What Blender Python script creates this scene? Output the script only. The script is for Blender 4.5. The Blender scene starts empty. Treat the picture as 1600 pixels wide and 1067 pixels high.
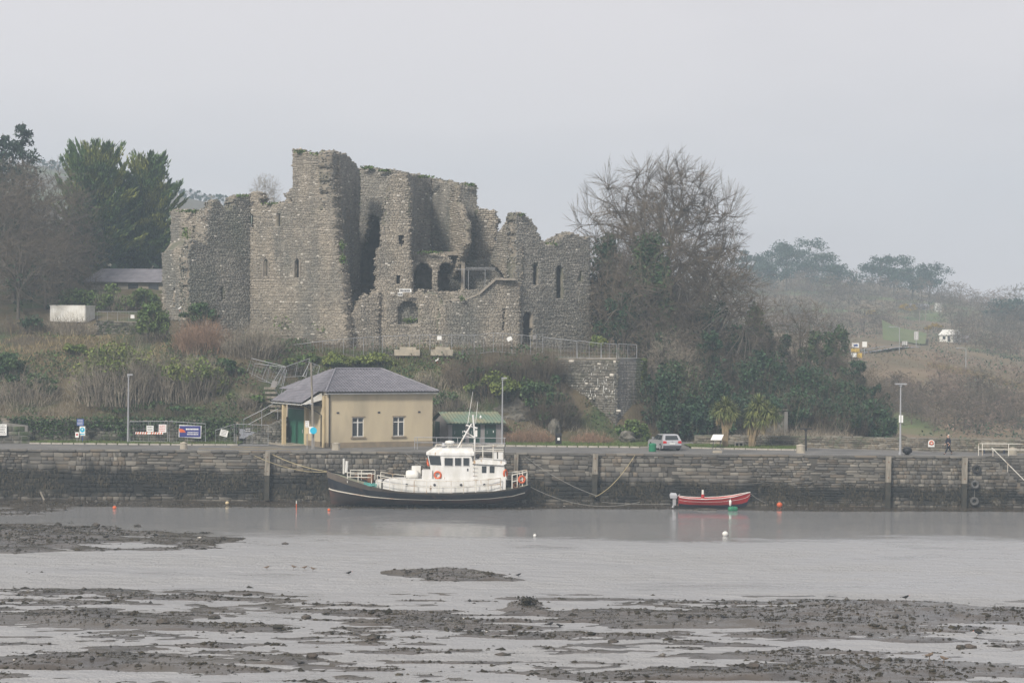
import bpy, math, random
import numpy as np
from mathutils import Matrix, Vector
S = bpy.context.scene
COL = S.collection
rad = math.radians
# ------------------------------------------------------------------ camera, sky, sun, exposure
CAMZ, FPX, ROLL = 14.1, 3000.0, rad(0.45)
CR, SR = math.cos(ROLL), math.sin(ROLL)
cam_d = bpy.data.cameras.new('camera'); cam = bpy.data.objects.new('camera', cam_d); COL.objects.link(cam)
cam_d.sensor_width = 36.0; cam_d.lens = 36.0 * FPX / 1600.0
cam_d.clip_start = 1.0; cam_d.clip_end = 5000.0
cam.matrix_world = Matrix(((CR, -SR, 0, 0), (0, 0, -1, 0), (SR, CR, 0, CAMZ), (0, 0, 0, 1)))
S.camera = cam
SUN_AZ, SUN_EL = 210.0, 38.0          # azimuth clockwise from +Y (north): behind the camera on the left
W = bpy.data.worlds.new('World'); S.world = W; W.use_nodes = True
nt = W.node_tree; nt.nodes.clear()
wo = nt.nodes.new('ShaderNodeOutputWorld'); bg = nt.nodes.new('ShaderNodeBackground')
sky = nt.nodes.new('ShaderNodeTexSky'); sky.sky_type = 'NISHITA'; sky.sun_disc = False
sky.sun_elevation = rad(SUN_EL); sky.sun_rotation = rad(SUN_AZ); sky.dust_density = 4.0
tc = nt.nodes.new('ShaderNodeTexCoord'); mp = nt.nodes.new('ShaderNodeMapping'); mp.inputs['Scale'].default_value = (1, 1, 3.2)
nz = nt.nodes.new('ShaderNodeTexNoise'); nz.inputs['Scale'].default_value = 1.7; nz.inputs['Detail'].default_value = 4; nz.inputs['Roughness'].default_value = .5
rp = nt.nodes.new('ShaderNodeValToRGB')
rp.color_ramp.elements[0].position = .36; rp.color_ramp.elements[0].color = (6.4, 6.15, 6.4, 1)
rp.color_ramp.elements[1].position = .62; rp.color_ramp.elements[1].color = (8.2, 7.75, 7.85, 1)
mx = nt.nodes.new('ShaderNodeMix'); mx.data_type = 'RGBA'; mx.inputs[0].default_value = .95
nt.links.new(tc.outputs['Generated'], mp.inputs[0]); nt.links.new(mp.outputs[0], nz.inputs['Vector'])
nt.links.new(nz.outputs['Fac'], rp.inputs[0]); nt.links.new(sky.outputs[0], mx.inputs[6]); nt.links.new(rp.outputs[0], mx.inputs[7])
nt.links.new(mx.outputs[2], bg.inputs[0]); bg.inputs[1].default_value = .078
nt.links.new(bg.outputs[0], wo.inputs[0])
sd = bpy.data.lights.new('sun', 'SUN'); sd.energy = 3.2; sd.angle = rad(9); sd.color = (1, .92, .80)
so = bpy.data.objects.new('sun', sd); COL.objects.link(so)
az, el = rad(SUN_AZ), rad(SUN_EL)
SUNV = Vector((math.sin(az) * math.cos(el), math.cos(az) * math.cos(el), math.sin(el)))
so.rotation_euler = SUNV.to_track_quat('Z', 'Y').to_euler(); so.location = SUNV * 300
S.view_settings.view_transform = 'Standard'; S.view_settings.look = 'None'
S.view_settings.gamma = 1.0; S.view_settings.use_curve_mapping = False
S.view_settings.exposure = 0.4
S.cycles.use_denoising = True
S.cycles.max_bounces = 5; S.cycles.diffuse_bounces = 2; S.cycles.glossy_bounces = 2; S.cycles.volume_bounces = 1
S.cycles.transparent_max_bounces = 4; S.cycles.caustics_reflective = False; S.cycles.caustics_refractive = False

# ------------------------------------------------------------------ helpers
def P(px, py, D):
    u = (px - 800) / FPX * D; v = (533.5 - py) / FPX * D
    return np.array((u * CR - v * SR, D, CAMZ + u * SR + v * CR))
def X(px, D, z):
    return ((px - 800) / FPX * D - (z - CAMZ) * SR) / CR
def DZ(px, py, z):
    return (z - CAMZ) / CR / ((533.5 - py) / FPX + (px - 800) / FPX * SR / CR)
def G(px, py, z=0.0):
    D = DZ(px, py, z); return np.array((X(px, D, z), D, z))

def mesh_np(name, V, F):
    me = bpy.data.meshes.new(name); V = np.asarray(V, dtype=np.float32); F = np.asarray(F, dtype=np.int32)
    k = F.shape[1]
    me.vertices.add(len(V)); me.vertices.foreach_set('co', V.ravel())
    me.loops.add(F.size); me.loops.foreach_set('vertex_index', F.ravel())
    me.polygons.add(len(F)); me.polygons.foreach_set('loop_start', np.arange(0, F.size, k, dtype=np.int32))
    me.update(calc_edges=True)
    return me
def link(name, me, m, parent=None, smooth=False):
    if m is not None and len(me.materials) == 0: me.materials.append(m)
    if smooth: me.polygons.foreach_set('use_smooth', [True] * len(me.polygons))
    o = bpy.data.objects.new(name, me); COL.objects.link(o)
    if parent is not None: setpar(o, parent)
    return o
WROOT = {}
def setpar(o, parent):
    o.parent = parent
    if parent.name in WROOT: o.matrix_parent_inverse = Matrix.Translation(parent.location).inverted()
def tag(o, label=None, cat=None, group=None, kind=None):
    if label: o['label'] = label
    if cat: o['category'] = cat
    if group: o['group'] = group
    if kind: o['kind'] = kind
    return o
def thing(name, label, cat, loc=(0, 0, 0), rz=0.0, group=None, world=False):
    o = bpy.data.objects.new(name, None); COL.objects.link(o); o.empty_display_size = .3
    o.location = Vector([float(c) for c in loc]); o.rotation_euler = (0, 0, rz)
    if world: WROOT[o.name] = 1
    return tag(o, label, cat, group)
def copy_tree(o, parent=None):
    c = o.copy(); COL.objects.link(c)
    if parent is not None: c.parent = parent
    for ch in list(o.children): copy_tree(ch, c)
    return c

class MB:
    def __init__(s): s.v = []; s.f = []
    def add(s, V, F):
        n = len(s.v); s.v += [tuple(map(float, p)) for p in V]; s.f += [tuple(int(i) + n for i in f) for f in F]; return s
    def box(s, x0, x1, y0, y1, z0, z1):
        return s.add([(x0, y0, z0), (x1, y0, z0), (x1, y1, z0), (x0, y1, z0), (x0, y0, z1), (x1, y0, z1), (x1, y1, z1), (x0, y1, z1)],
                     [(0, 3, 2, 1), (4, 5, 6, 7), (0, 1, 5, 4), (1, 2, 6, 5), (2, 3, 7, 6), (3, 0, 4, 7)])
    def prism(s, poly, vec):
        n = len(poly); p = [np.array(q, float) for q in poly]; v = np.array(vec, float)
        return s.add(p + [q + v for q in p], [tuple(range(n))[::-1], tuple(range(n, 2 * n))] + [(i, (i + 1) % n, n + (i + 1) % n, n + i) for i in range(n)])
    def obox(s, c, u, v, w):
        c, u, v, w = [np.array(q, float) for q in (c, u, v, w)]
        return s.prism([c - u - v - w, c + u - v - w, c + u + v - w, c - u + v - w], 2 * w)
    def tube(s, pts, r, n=6):
        pts = [np.array(p, float) for p in pts]; m = len(pts)
        rs = [r] * m if np.isscalar(r) else list(r)
        V = []
        for i in range(m):
            d = pts[min(i + 1, m - 1)] - pts[max(i - 1, 0)]; d /= (np.linalg.norm(d) + 1e-9)
            a = np.cross(d, (0, 0, 1) if abs(d[2]) < .9 else (1, 0, 0)); a /= np.linalg.norm(a); b = np.cross(d, a)
            for k in range(n):
                t = 2 * math.pi * k / n; V.append(pts[i] + rs[i] * (a * math.cos(t) + b * math.sin(t)))
        F = [(i * n + k, i * n + (k + 1) % n, (i + 1) * n + (k + 1) % n, (i + 1) * n + k) for i in range(m - 1) for k in range(n)]
        F += [tuple(range(n)), tuple(range((m - 1) * n, m * n))[::-1]]
        return s.add(V, F)
    def lathe(s, prof, n=14, c=(0, 0, 0), ax=(0, 0, 1)):
        ax = np.array(ax, float); ax /= np.linalg.norm(ax)
        a = np.cross(ax, (0, 1, 0) if abs(ax[1]) < .9 else (1, 0, 0)); a /= np.linalg.norm(a); b = np.cross(ax, a); c = np.array(c, float)
        V = [c + ax * h + r * (a * math.cos(2 * math.pi * k / n) + b * math.sin(2 * math.pi * k / n)) for r, h in prof for k in range(n)]
        m = len(prof)
        F = [(i * n + k, i * n + (k + 1) % n, (i + 1) * n + (k + 1) % n, (i + 1) * n + k) for i in range(m - 1) for k in range(n)]
        F += [tuple(range(n))[::-1], tuple(range((m - 1) * n, m * n))]
        return s.add(V, F)
    def loft(s, rings, closed=True, cap=True):
        n = len(rings[0]); V = [p for r in rings for p in r]; m = len(rings)
        kk = n if closed else n - 1
        F = [(i * n + k, i * n + (k + 1) % n, (i + 1) * n + (k + 1) % n, (i + 1) * n + k) for i in range(m - 1) for k in range(kk)]
        if cap: F += [tuple(range(n))[::-1], tuple(range((m - 1) * n, m * n))]
        return s.add(V, F)
    def torus(s, c, ax, R, r, n=18, k=8):
        ax = np.array(ax, float); ax /= np.linalg.norm(ax)
        a = np.cross(ax, (0, 0, 1) if abs(ax[2]) < .9 else (1, 0, 0)); a /= np.linalg.norm(a); b = np.cross(ax, a); c = np.array(c, float)
        V = []
        for i in range(n):
            t = 2 * math.pi * i / n; e = a * math.cos(t) + b * math.sin(t)
            for j in range(k):
                q = 2 * math.pi * j / k; V.append(c + e * (R + r * math.cos(q)) + ax * r * math.sin(q))
        return s.add(V, [(i * k + j, i * k + (j + 1) % k, ((i + 1) % n) * k + (j + 1) % k, ((i + 1) % n) * k + j) for i in range(n) for j in range(k)])
    def obj(s, name, m, parent=None, smooth=False):
        me = bpy.data.meshes.new(name); me.from_pydata(s.v, [], s.f); me.update()
        return link(name, me, m, parent, smooth)

def text_obj(name, txt, size, m, parent, M4, ext=.01):
    cu = bpy.data.curves.new(name, 'FONT'); cu.body = txt; cu.size = size; cu.extrude = ext; cu.align_x = 'CENTER'; cu.align_y = 'CENTER'
    o = bpy.data.objects.new(name, cu); COL.objects.link(o)
    dg = bpy.context.evaluated_depsgraph_get(); me = bpy.data.meshes.new_from_object(o.evaluated_get(dg))
    bpy.data.objects.remove(o); me.transform(M4); me.name = name
    return link(name, me, m, parent)

# ------------------------------------------------------------------ materials
def N(t, k, **kw):
    n = t.nodes.new(k)
    for a, b in kw.items():
        if a in n.inputs: n.inputs[a].default_value = b
    return n
def mat(name, c, c2=None, sc=1.0, rough=.85, island=0.0, bump=0.0, bsc=8.0, metal=0.0, spec=.3, c3=None, sc3=.2, lo3=.5, hi3=.62, stretch=(1, 1, 1), lo=.38, hi=.62, detail=4, white=0.0, translu=0.0):
    m = bpy.data.materials.new(name); m.use_nodes = True; t = m.node_tree; L = t.links.new
    b = t.nodes['Principled BSDF']; b.inputs['Roughness'].default_value = rough; b.inputs['Metallic'].default_value = metal
    b.inputs['Specular IOR Level'].default_value = spec
    geo = t.nodes.new('ShaderNodeNewGeometry'); mpn = t.nodes.new('ShaderNodeMapping'); mpn.inputs['Scale'].default_value = stretch
    L(geo.outputs['Position'], mpn.inputs[0])
    c = (*c, 1); cur = None
    rgb = t.nodes.new('ShaderNodeRGB'); rgb.outputs[0].default_value = c; cur = rgb.outputs[0]
    def blend(scale, lo, hi, colr, cur):
        n = N(t, 'ShaderNodeTexNoise', Scale=scale, Detail=detail); L(mpn.outputs[0], n.inputs['Vector'])
        mr = N(t, 'ShaderNodeMapRange'); mr.inputs[1].default_value = lo; mr.inputs[2].default_value = hi; L(n.outputs['Fac'], mr.inputs[0])
        x = t.nodes.new('ShaderNodeMix'); x.data_type = 'RGBA'; L(mr.outputs[0], x.inputs[0]); L(cur, x.inputs[6]); x.inputs[7].default_value = (*colr, 1)
        return x.outputs[2]
    if c2 is not None: cur = blend(sc, lo, hi, c2, cur)
    if c3 is not None: cur = blend(sc3, lo3, hi3, c3, cur)
    if island > 0:
        mr = N(t, 'ShaderNodeMapRange'); mr.inputs[3].default_value = 1 - island; mr.inputs[4].default_value = 1 + island
        L(geo.outputs['Random Per Island'], mr.inputs[0])
        x = t.nodes.new('ShaderNodeMix'); x.data_type = 'RGBA'; x.blend_type = 'MULTIPLY'; x.inputs[0].default_value = 1
        L(cur, x.inputs[6]); L(mr.outputs[0], x.inputs[7]); cur = x.outputs[2]
        if white > 0:
            gt = t.nodes.new('ShaderNodeMath'); gt.operation = 'MULTIPLY'; gt.inputs[1].default_value = 37.31; L(geo.outputs['Random Per Island'], gt.inputs[0])
            fr = t.nodes.new('ShaderNodeMath'); fr.operation = 'FRACT'; L(gt.outputs[0], fr.inputs[0])
            g2 = t.nodes.new('ShaderNodeMath'); g2.operation = 'LESS_THAN'; g2.inputs[1].default_value = white; L(fr.outputs[0], g2.inputs[0])
            x = t.nodes.new('ShaderNodeMix'); x.data_type = 'RGBA'; L(g2.outputs[0], x.inputs[0]); L(cur, x.inputs[6]); x.inputs[7].default_value = (.55, .52, .47, 1); cur = x.outputs[2]
    L(cur, b.inputs['Base Color'])
    if bump > 0:
        n = N(t, 'ShaderNodeTexNoise', Scale=bsc, Detail=5); L(mpn.outputs[0], n.inputs['Vector'])
        bp = t.nodes.new('ShaderNodeBump'); bp.inputs['Strength'].default_value = 1; bp.inputs['Distance'].default_value = bump
        L(n.outputs['Fac'], bp.inputs['Height']); L(bp.outputs[0], b.inputs['Normal'])
    return m
MT = {}
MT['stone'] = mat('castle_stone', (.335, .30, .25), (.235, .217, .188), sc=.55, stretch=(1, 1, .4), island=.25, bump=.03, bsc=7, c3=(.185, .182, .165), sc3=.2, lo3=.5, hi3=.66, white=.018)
MT['stone_shaded'] = mat('castle_stone_shaded', (.275, .26, .232), (.19, .184, .168), sc=.55, stretch=(1, 1, .38), island=.25, bump=.03, bsc=7, c3=(.165, .17, .145), sc3=.16, lo3=.52, hi3=.68, white=.012)  # darker copy of the castle stone: shade painted into walls turned from the sun
MT['mortar'] = mat('lime_mortar', (.27, .238, .195), (.18, .162, .135), sc=1.6, bump=.06, bsc=4, c3=(.12, .122, .09), sc3=.25)
MT['dressed'] = mat('dressed_stone', (.30, .27, .23), (.22, .2, .17), sc=2, bump=.01, bsc=12)
MT['render'] = mat('cream_render', (.50, .43, .30), (.45, .385, .275), sc=.7, bump=.012, bsc=5, c3=(.35, .305, .22), sc3=.5, lo3=.5, hi3=.7, stretch=(1, 1, .35), rough=.9)
MT['plinth'] = mat('plinth_render', (.26, .21, .15), (.2, .17, .13), sc=1.5)
MT['trim_cream'] = mat('cream_trim', (.55, .45, .28), (.47, .39, .25), sc=1)
MT['slate'] = mat('slate_grey', (.20, .195, .222), (.155, .152, .175), sc=1.6, rough=.6, island=.12, spec=.4)
MT['white'] = mat('white_paint', (.72, .72, .70), (.62, .61, .57), sc=1.5, rough=.5)
MT['boatwhite'] = mat('weathered_white', (.68, .68, .675), (.57, .565, .54), sc=1.1, rough=.45, stretch=(2, 2, .4), c3=(.36, .25, .15), sc3=1.6, lo3=.64, hi3=.74)
MT['deck'] = mat('deck_green_cream', (.30, .30, .22), (.19, .21, .15), sc=1.5, rough=.8)
MT['hullblack'] = mat('hull_navy_black', (.018, .022, .032), (.032, .035, .042), sc=.8, rough=.5, stretch=(1.6, 1.6, .3), c3=(.085, .055, .04), sc3=1.1, lo3=.58, hi3=.74)
MT['antifoul'] = mat('antifoul_red_brown', (.085, .045, .035), (.04, .032, .03), sc=.9, rough=.8, c3=(.022, .022, .024), sc3=.22, lo3=.44, hi3=.56)
MT['bulwark'] = mat('weathered_bulwark', (.14, .115, .095), (.10, .09, .08), sc=1.2, rough=.8)
MT['rust'] = mat('rust_brown', (.22, .10, .05), (.12, .06, .035), sc=3)
MT['stripe'] = mat('stripe_rust_white', (.55, .52, .45), (.40, .16, .06), sc=.9, lo=.55, hi=.66, rough=.6)
MT['railw'] = mat('rail_white_rust', (.66, .64, .58), (.30, .2, .12), sc=1.1, lo=.5, hi=.68, rough=.5)
MT['glass'] = mat('dark_glass', (.03, .035, .04), rough=.08, spec=.6)
MT['green'] = mat('green_door_paint', (.03, .135, .085), (.026, .115, .075), sc=.8, rough=.55)
MT['greendk'] = mat('dark_green_paint', (.028, .065, .05), (.022, .052, .042), sc=1, rough=.6)
MT['greenroof'] = mat('green_corrugated_roof', (.13, .19, .145), (.21, .21, .14), sc=.8, rough=.7)
MT['greywall'] = mat('grey_render', (.27, .258, .258), (.225, .215, .215), sc=.8)
MT['black'] = mat('black_paint', (.015, .015, .017), rough=.5)
MT['steel'] = mat('galvanised_steel', (.40, .41, .43), (.30, .31, .33), sc=2, rough=.5, metal=.3)
MT['wire'] = mat('fence_wire', (.30, .31, .32), rough=.6)
MT['lamp'] = mat('lamp_grey', (.33, .34, .36), rough=.5, metal=.2)
MT['timber'] = mat('weathered_timber', (.27, .245, .205), (.17, .155, .13), sc=2, stretch=(3, 3, .4), bump=.01, bsc=10)
MT['timberwet'] = mat('wet_weedy_timber', (.05, .045, .035), (.03, .03, .024), sc=2, rough=.6)
MT['orange'] = mat('orange_plastic', (.62, .13, .045), (.5, .1, .04), sc=3, rough=.5)
MT['red'] = mat('red_boat_paint', (.42, .025, .025), (.34, .02, .022), sc=1, rough=.4)
MT['navy'] = mat('navy_paint', (.03, .035, .06), rough=.5)
MT['rope'] = mat('rope_tan', (.40, .34, .2), rough=.9)
MT['ropeg'] = mat('rope_grey', (.2, .2, .19), rough=.9)
MT['teal'] = mat('teal_net', (.12, .42, .38), (.08, .3, .28), sc=6)
MT['rubber'] = mat('black_rubber', (.025, .025, .026), (.04, .04, .04), sc=4, rough=.8)
MT['rubberg'] = mat('grey_worn_rubber', (.12, .12, .12), (.06, .06, .06), sc=3, rough=.8)
MT['silver'] = mat('silver_car_paint', (.46, .47, .50), rough=.3, metal=.35, spec=.5)
MT['taillight'] = mat('red_lens', (.45, .02, .02), rough=.2)
MT['bingreen'] = mat('bin_green', (.02, .17, .09), rough=.4)
MT['cyan'] = mat('cyan_sign', (.02, .42, .62), rough=.5)
MT['blue'] = mat('blue_sign', (.03, .075, .27), rough=.5)
MT['bannerblue'] = mat('banner_blue', (.035, .04, .19), rough=.5)
MT['yellow'] = mat('yellow_paint', (.6, .42, .08), (.45, .33, .1), sc=2)
MT['gold'] = mat('gold_letters', (.42, .24, .04), rough=.5)
MT['signwhite'] = mat('sign_white', (.74, .75, .74), rough=.5)
MT['ink'] = mat('sign_ink', (.05, .05, .06), rough=.6)
MT['redink'] = mat('sign_red', (.5, .04, .04), rough=.6)
MT['concrete'] = mat('concrete', (.40, .36, .29), (.30, .275, .23), sc=1.5, bump=.01)
MT['conc_dark'] = mat('old_concrete', (.15, .145, .14), (.21, .20, .185), sc=.7, stretch=(1.5, 1.5, .3), bump=.03, bsc=4, c3=(.10, .11, .075), sc3=.4)
MT['moss'] = mat('moss_wall', (.09, .115, .04), (.12, .13, .06), sc=1.2, bump=.05)
MT['road'] = mat('tarmac', (.135, .132, .128), (.17, .165, .158), sc=.6, bump=.004, bsc=30, c3=(.11, .108, .106), sc3=.25)
MT['kerb'] = mat('kerb_stone', (.42, .40, .35), (.33, .31, .28), sc=2)
MT['grass'] = mat('short_grass', (.075, .115, .035), (.10, .12, .045), sc=1.5, bump=.03)
MT['blade'] = mat('grass_blades', (.085, .135, .035), (.12, .14, .05), sc=.8, island=.4, rough=.7)
MT['straw'] = mat('dry_grass', (.27, .215, .12), (.20, .165, .09), sc=.7, island=.4)
MT['bank'] = mat('bank_soil', (.085, .07, .042), (.12, .098, .06), sc=.6, bump=.08, c3=(.06, .08, .035), sc3=.18)
MT['rockface'] = mat('rock_outcrop', (.16, .15, .13), (.085, .082, .07), sc=1.2, bump=.1, bsc=3, white=0)
MT['twig'] = mat('brown_twigs', (.15, .122, .09), (.10, .085, .066), sc=.5, island=.35)
MT['twigred'] = mat('red_brown_twigs', (.30, .195, .135), (.22, .155, .11), sc=.7, island=.35)
MT['twigpale'] = mat('pale_stems', (.30, .265, .21), (.17, .148, .12), sc=.7, island=.4)
MT['twigwarm'] = mat('far_reddish_twigs', (.23, .17, .135), (.15, .125, .105), sc=.05, island=.3)
MT['bark'] = mat('grey_bark', (.14, .125, .105), (.09, .08, .068), sc=1.2, bump=.02)
MT['leaf'] = mat('green_leaves', (.075, .125, .035), (.105, .145, .04), sc=.6, island=.5, rough=.6)
MT['ivy'] = mat('ivy_leaves', (.036, .075, .03), (.062, .10, .033), sc=.5, island=.55, rough=.55)
MT['ivydk'] = mat('dark_evergreen_leaves', (.022, .052, .026), (.034, .07, .03), sc=.4, island=.5, rough=.6)
MT['leafyel'] = mat('yellow_green_leaves', (.15, .175, .04), (.10, .14, .034), sc=.6, island=.4, rough=.6)
MT['gorse'] = mat('gorse_yellow', (.40, .27, .05), (.2, .15, .05), sc=1, island=.4)
MT['cyp'] = mat('cypress_sprays', (.065, .115, .036), (.185, .20, .045), sc=.28, lo=.48, hi=.62, island=.45, rough=.7)
MT['pine'] = mat('pine_needles', (.024, .045, .03), (.032, .056, .034), sc=.2, island=.4, rough=.7)
MT['cord'] = mat('cabbage_palm_leaves', (.22, .235, .09), (.14, .17, .06), sc=1.5, island=.45, rough=.6)
MT['cordtrunk'] = mat('cabbage_palm_trunk', (.26, .20, .12), (.18, .14, .09), sc=2, bump=.02)
MT['weed'] = mat('seaweed', (.026, .023, .015), (.04, .033, .02), sc=1.5, island=.5, rough=.65, spec=.25)
MT['pebble'] = mat('shore_pebbles', (.085, .078, .068), (.05, .046, .04), sc=.5, island=.6, rough=.5, spec=.5, white=.004)
MT['boulder'] = mat('shore_boulder', (.085, .07, .058), (.05, .045, .038), sc=2, bump=.05, bsc=5, rough=.6, c3=(.03, .028, .02), sc3=1.3)
MT['field'] = mat('hill_grass', (.085, .115, .045), (.11, .12, .06), sc=.03, c3=(.10, .085, .06), sc3=.02, lo3=.42, hi3=.55)
MT['fieldbr'] = mat('hill_bracken', (.185, .14, .09), (.13, .11, .07), sc=.08, bump=.3, bsc=.6, c3=(.12, .15, .06), sc3=.02, lo3=.54, hi3=.6)
MT['void'] = mat('window_shade_black', (.02, .02, .021), (.03, .03, .03), sc=2)  # near-black colour standing for the shade inside castle windows
MT['skin'] = mat('skin', (.5, .32, .24), rough=.6)
MT['hair'] = mat('white_hair', (.6, .58, .54), rough=.8)
MT['coat'] = mat('navy_coat', (.016, .02, .034), (.024, .028, .042), sc=3, rough=.8)
MT['trouser'] = mat('dark_trousers', (.02, .022, .03), rough=.85)
MT['birddk'] = mat('dark_feathers', (.02, .02, .022), rough=.6)
MT['birdbr'] = mat('brown_feathers', (.16, .12, .09), rough=.8)
MT['birdwh'] = mat('white_feathers', (.6, .6, .58), rough=.8)
# ------------------------------------------------------------------ noise and scatter helpers
def vnoise(x, y, seed=0):
    xi = np.floor(x).astype(np.int64); yi = np.floor(y).astype(np.int64); fx = x - xi; fy = y - yi
    fx = fx * fx * (3 - 2 * fx); fy = fy * fy * (3 - 2 * fy)
    def h(a, b):
        n = (a * 374761393 + b * 668265263 + seed * 144665) & 0xffffffff
        n = ((n ^ (n >> 13)) * 1274126177) & 0xffffffff
        return ((n ^ (n >> 16)) & 0xffff) / 65535.0
    return (h(xi, yi) * (1 - fx) + h(xi + 1, yi) * fx) * (1 - fy) + (h(xi, yi + 1) * (1 - fx) + h(xi + 1, yi + 1) * fx) * fy
def fbm(x, y, seed=0, o=4):
    r = 0; a = .5; t = 0
    for k in range(o):
        r = r + a * vnoise(x * 2 ** k, y * 2 ** k, seed + k * 7); t += a; a *= .5
    return r / t
def smooth(a, b, x):
    t = np.clip((x - a) / (b - a), 0, 1); return t * t * (3 - 2 * t)
def grid_mesh(name, xs, ys, Z):
    XX, YY = np.meshgrid(xs, ys); V = np.stack([XX.ravel(), YY.ravel(), Z.ravel()], 1)
    nx, ny = len(xs), len(ys); i = np.arange(nx - 1)[None, :] + nx * np.arange(ny - 1)[:, None]; i = i.ravel()
    return mesh_np(name, V, np.stack([i, i + 1, i + nx + 1, i + nx], 1))
class TPS:
    def __init__(s, pts, lam=.5):
        p = np.array(pts, float); s.c = p[:, :2] / 100; n = len(p)
        K = s.k(s.c, s.c) + lam * 1e-3 * np.eye(n); Q = np.hstack([np.ones((n, 1)), s.c])
        A = np.block([[K, Q], [Q.T, np.zeros((3, 3))]]); s.w = np.linalg.solve(A, np.concatenate([p[:, 2], np.zeros(3)]))
    def k(s, a, b):
        r = np.linalg.norm(a[:, None] - b[None], axis=2); return r * r * np.log(r + 1e-9)
    def __call__(s, x, y):
        q = np.stack([np.ravel(x), np.ravel(y)], 1) / 100; n = len(s.c)
        z = s.k(q, s.c) @ s.w[:n] + s.w[n] + q @ s.w[n + 1:]
        return z.reshape(np.shape(x))
def rocks_mesh(name, pos, size, rng, flat=.6):
    # icosahedron based lumps, one joined mesh
    ph = (1 + 5 ** .5) / 2
    bv = np.array([(-1, ph, 0), (1, ph, 0), (-1, -ph, 0), (1, -ph, 0), (0, -1, ph), (0, 1, ph), (0, -1, -ph), (0, 1, -ph), (ph, 0, -1), (ph, 0, 1), (-ph, 0, -1), (-ph, 0, 1)]) / 1.9
    bf = np.array([(0, 11, 5), (0, 5, 1), (0, 1, 7), (0, 7, 10), (0, 10, 11), (1, 5, 9), (5, 11, 4), (11, 10, 2), (10, 7, 6), (7, 1, 8), (3, 9, 4), (3, 4, 2), (3, 2, 6), (3, 6, 8), (3, 8, 9), (4, 9, 5), (2, 4, 11), (6, 2, 10), (8, 6, 7), (9, 8, 1)])
    n = len(pos); V = bv[None] * rng.uniform(.7, 1.3, (n, 12, 1)); sc = np.asarray(size)[:, None] * np.stack([rng.uniform(.7, 1.4, n), rng.uniform(.7, 1.2, n), rng.uniform(flat * .6, flat * 1.2, n)], 1)
    V = V * sc[:, None]; a = rng.uniform(0, 6.28, n); c, s_ = np.cos(a)[:, None], np.sin(a)[:, None]
    V = np.stack([V[..., 0] * c - V[..., 1] * s_, V[..., 0] * s_ + V[..., 1] * c, V[..., 2]], 2) + np.asarray(pos)[:, None]
    F = bf[None] + 12 * np.arange(n)[:, None, None]
    return mesh_np(name, V.reshape(-1, 3), F.reshape(-1, 3))

def octa_mesh(name, pos, size, rng, flat=.6):
    b = np.array([(1, 0, 0), (0, 1, 0), (-1, 0, 0), (0, -1, 0), (0, 0, 1), (0, 0, -1)], float); bf = np.array([(0, 1, 4), (1, 2, 4), (2, 3, 4), (3, 0, 4), (1, 0, 5), (2, 1, 5), (3, 2, 5), (0, 3, 5)])
    n = len(pos); V = b[None] * rng.uniform(.7, 1.25, (n, 6, 1)) + rng.normal(0, .16, (n, 6, 3)); V = V * (np.asarray(size)[:, None] * np.stack([rng.uniform(.8, 1.5, n), rng.uniform(.7, 1.2, n), rng.uniform(flat * .6, flat * 1.2, n)], 1))[:, None]
    a = rng.uniform(0, 6.28, n); c, s_ = np.cos(a)[:, None], np.sin(a)[:, None]; V = np.stack([V[..., 0] * c - V[..., 1] * s_, V[..., 0] * s_ + V[..., 1] * c, V[..., 2]], 2) + np.asarray(pos)[:, None]
    return mesh_np(name, V.reshape(-1, 3), (bf[None] + 6 * np.arange(n)[:, None, None]).reshape(-1, 3))

# ------------------------------------------------------------------ seabed, mud flats, water
o = MB().add([(-420, -60, -2.5), (420, -60, -2.5), (420, 1080, -2.5), (-420, 1080, -2.5)], [(0, 1, 2, 3)]).obj('seabed', MT['bank']); tag(o, kind='structure')

BARS = []   # (px, py, half width px, half height px, height, end sharpness)
for px, py, hw, hh, h in ((150, 841, 270, 19, .42), (-60, 836, 260, 24, .5), (330, 848, 130, 10, .25), (690, 896, 118, 11, .95), (800, 905, 60, 4, .5),
                          (823, 952, 38, 11, .55), (1000, 968, 260, 17, .33), (1400, 958, 300, 15, .36), (1390, 948, 160, 8, .3), (1200, 975, 300, 13, .25),
                          (1500, 1003, 190, 9, .3), (1150, 994, 250, 8, .24), (100, 968, 170, 14, .3), (450, 950, 190, 8, .15), (700, 978, 200, 12, .24), (100, 1035, 200, 16, .36),
                          (330, 1048, 180, 9, .3), (1450, 1048, 330, 17, .22), (1000, 1052, 260, 12, .15), (40, 797, 80, 8, .3), (600, 961, 140, 7, .18)):
    c = G(px, py); D1 = DZ(px, py + hh, 0); D0 = DZ(px, py - hh, 0)
    BARS.append((c[0], (D0 + D1) / 2, hw * c[1] / FPX, (D0 - D1) / 2, h))
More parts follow.
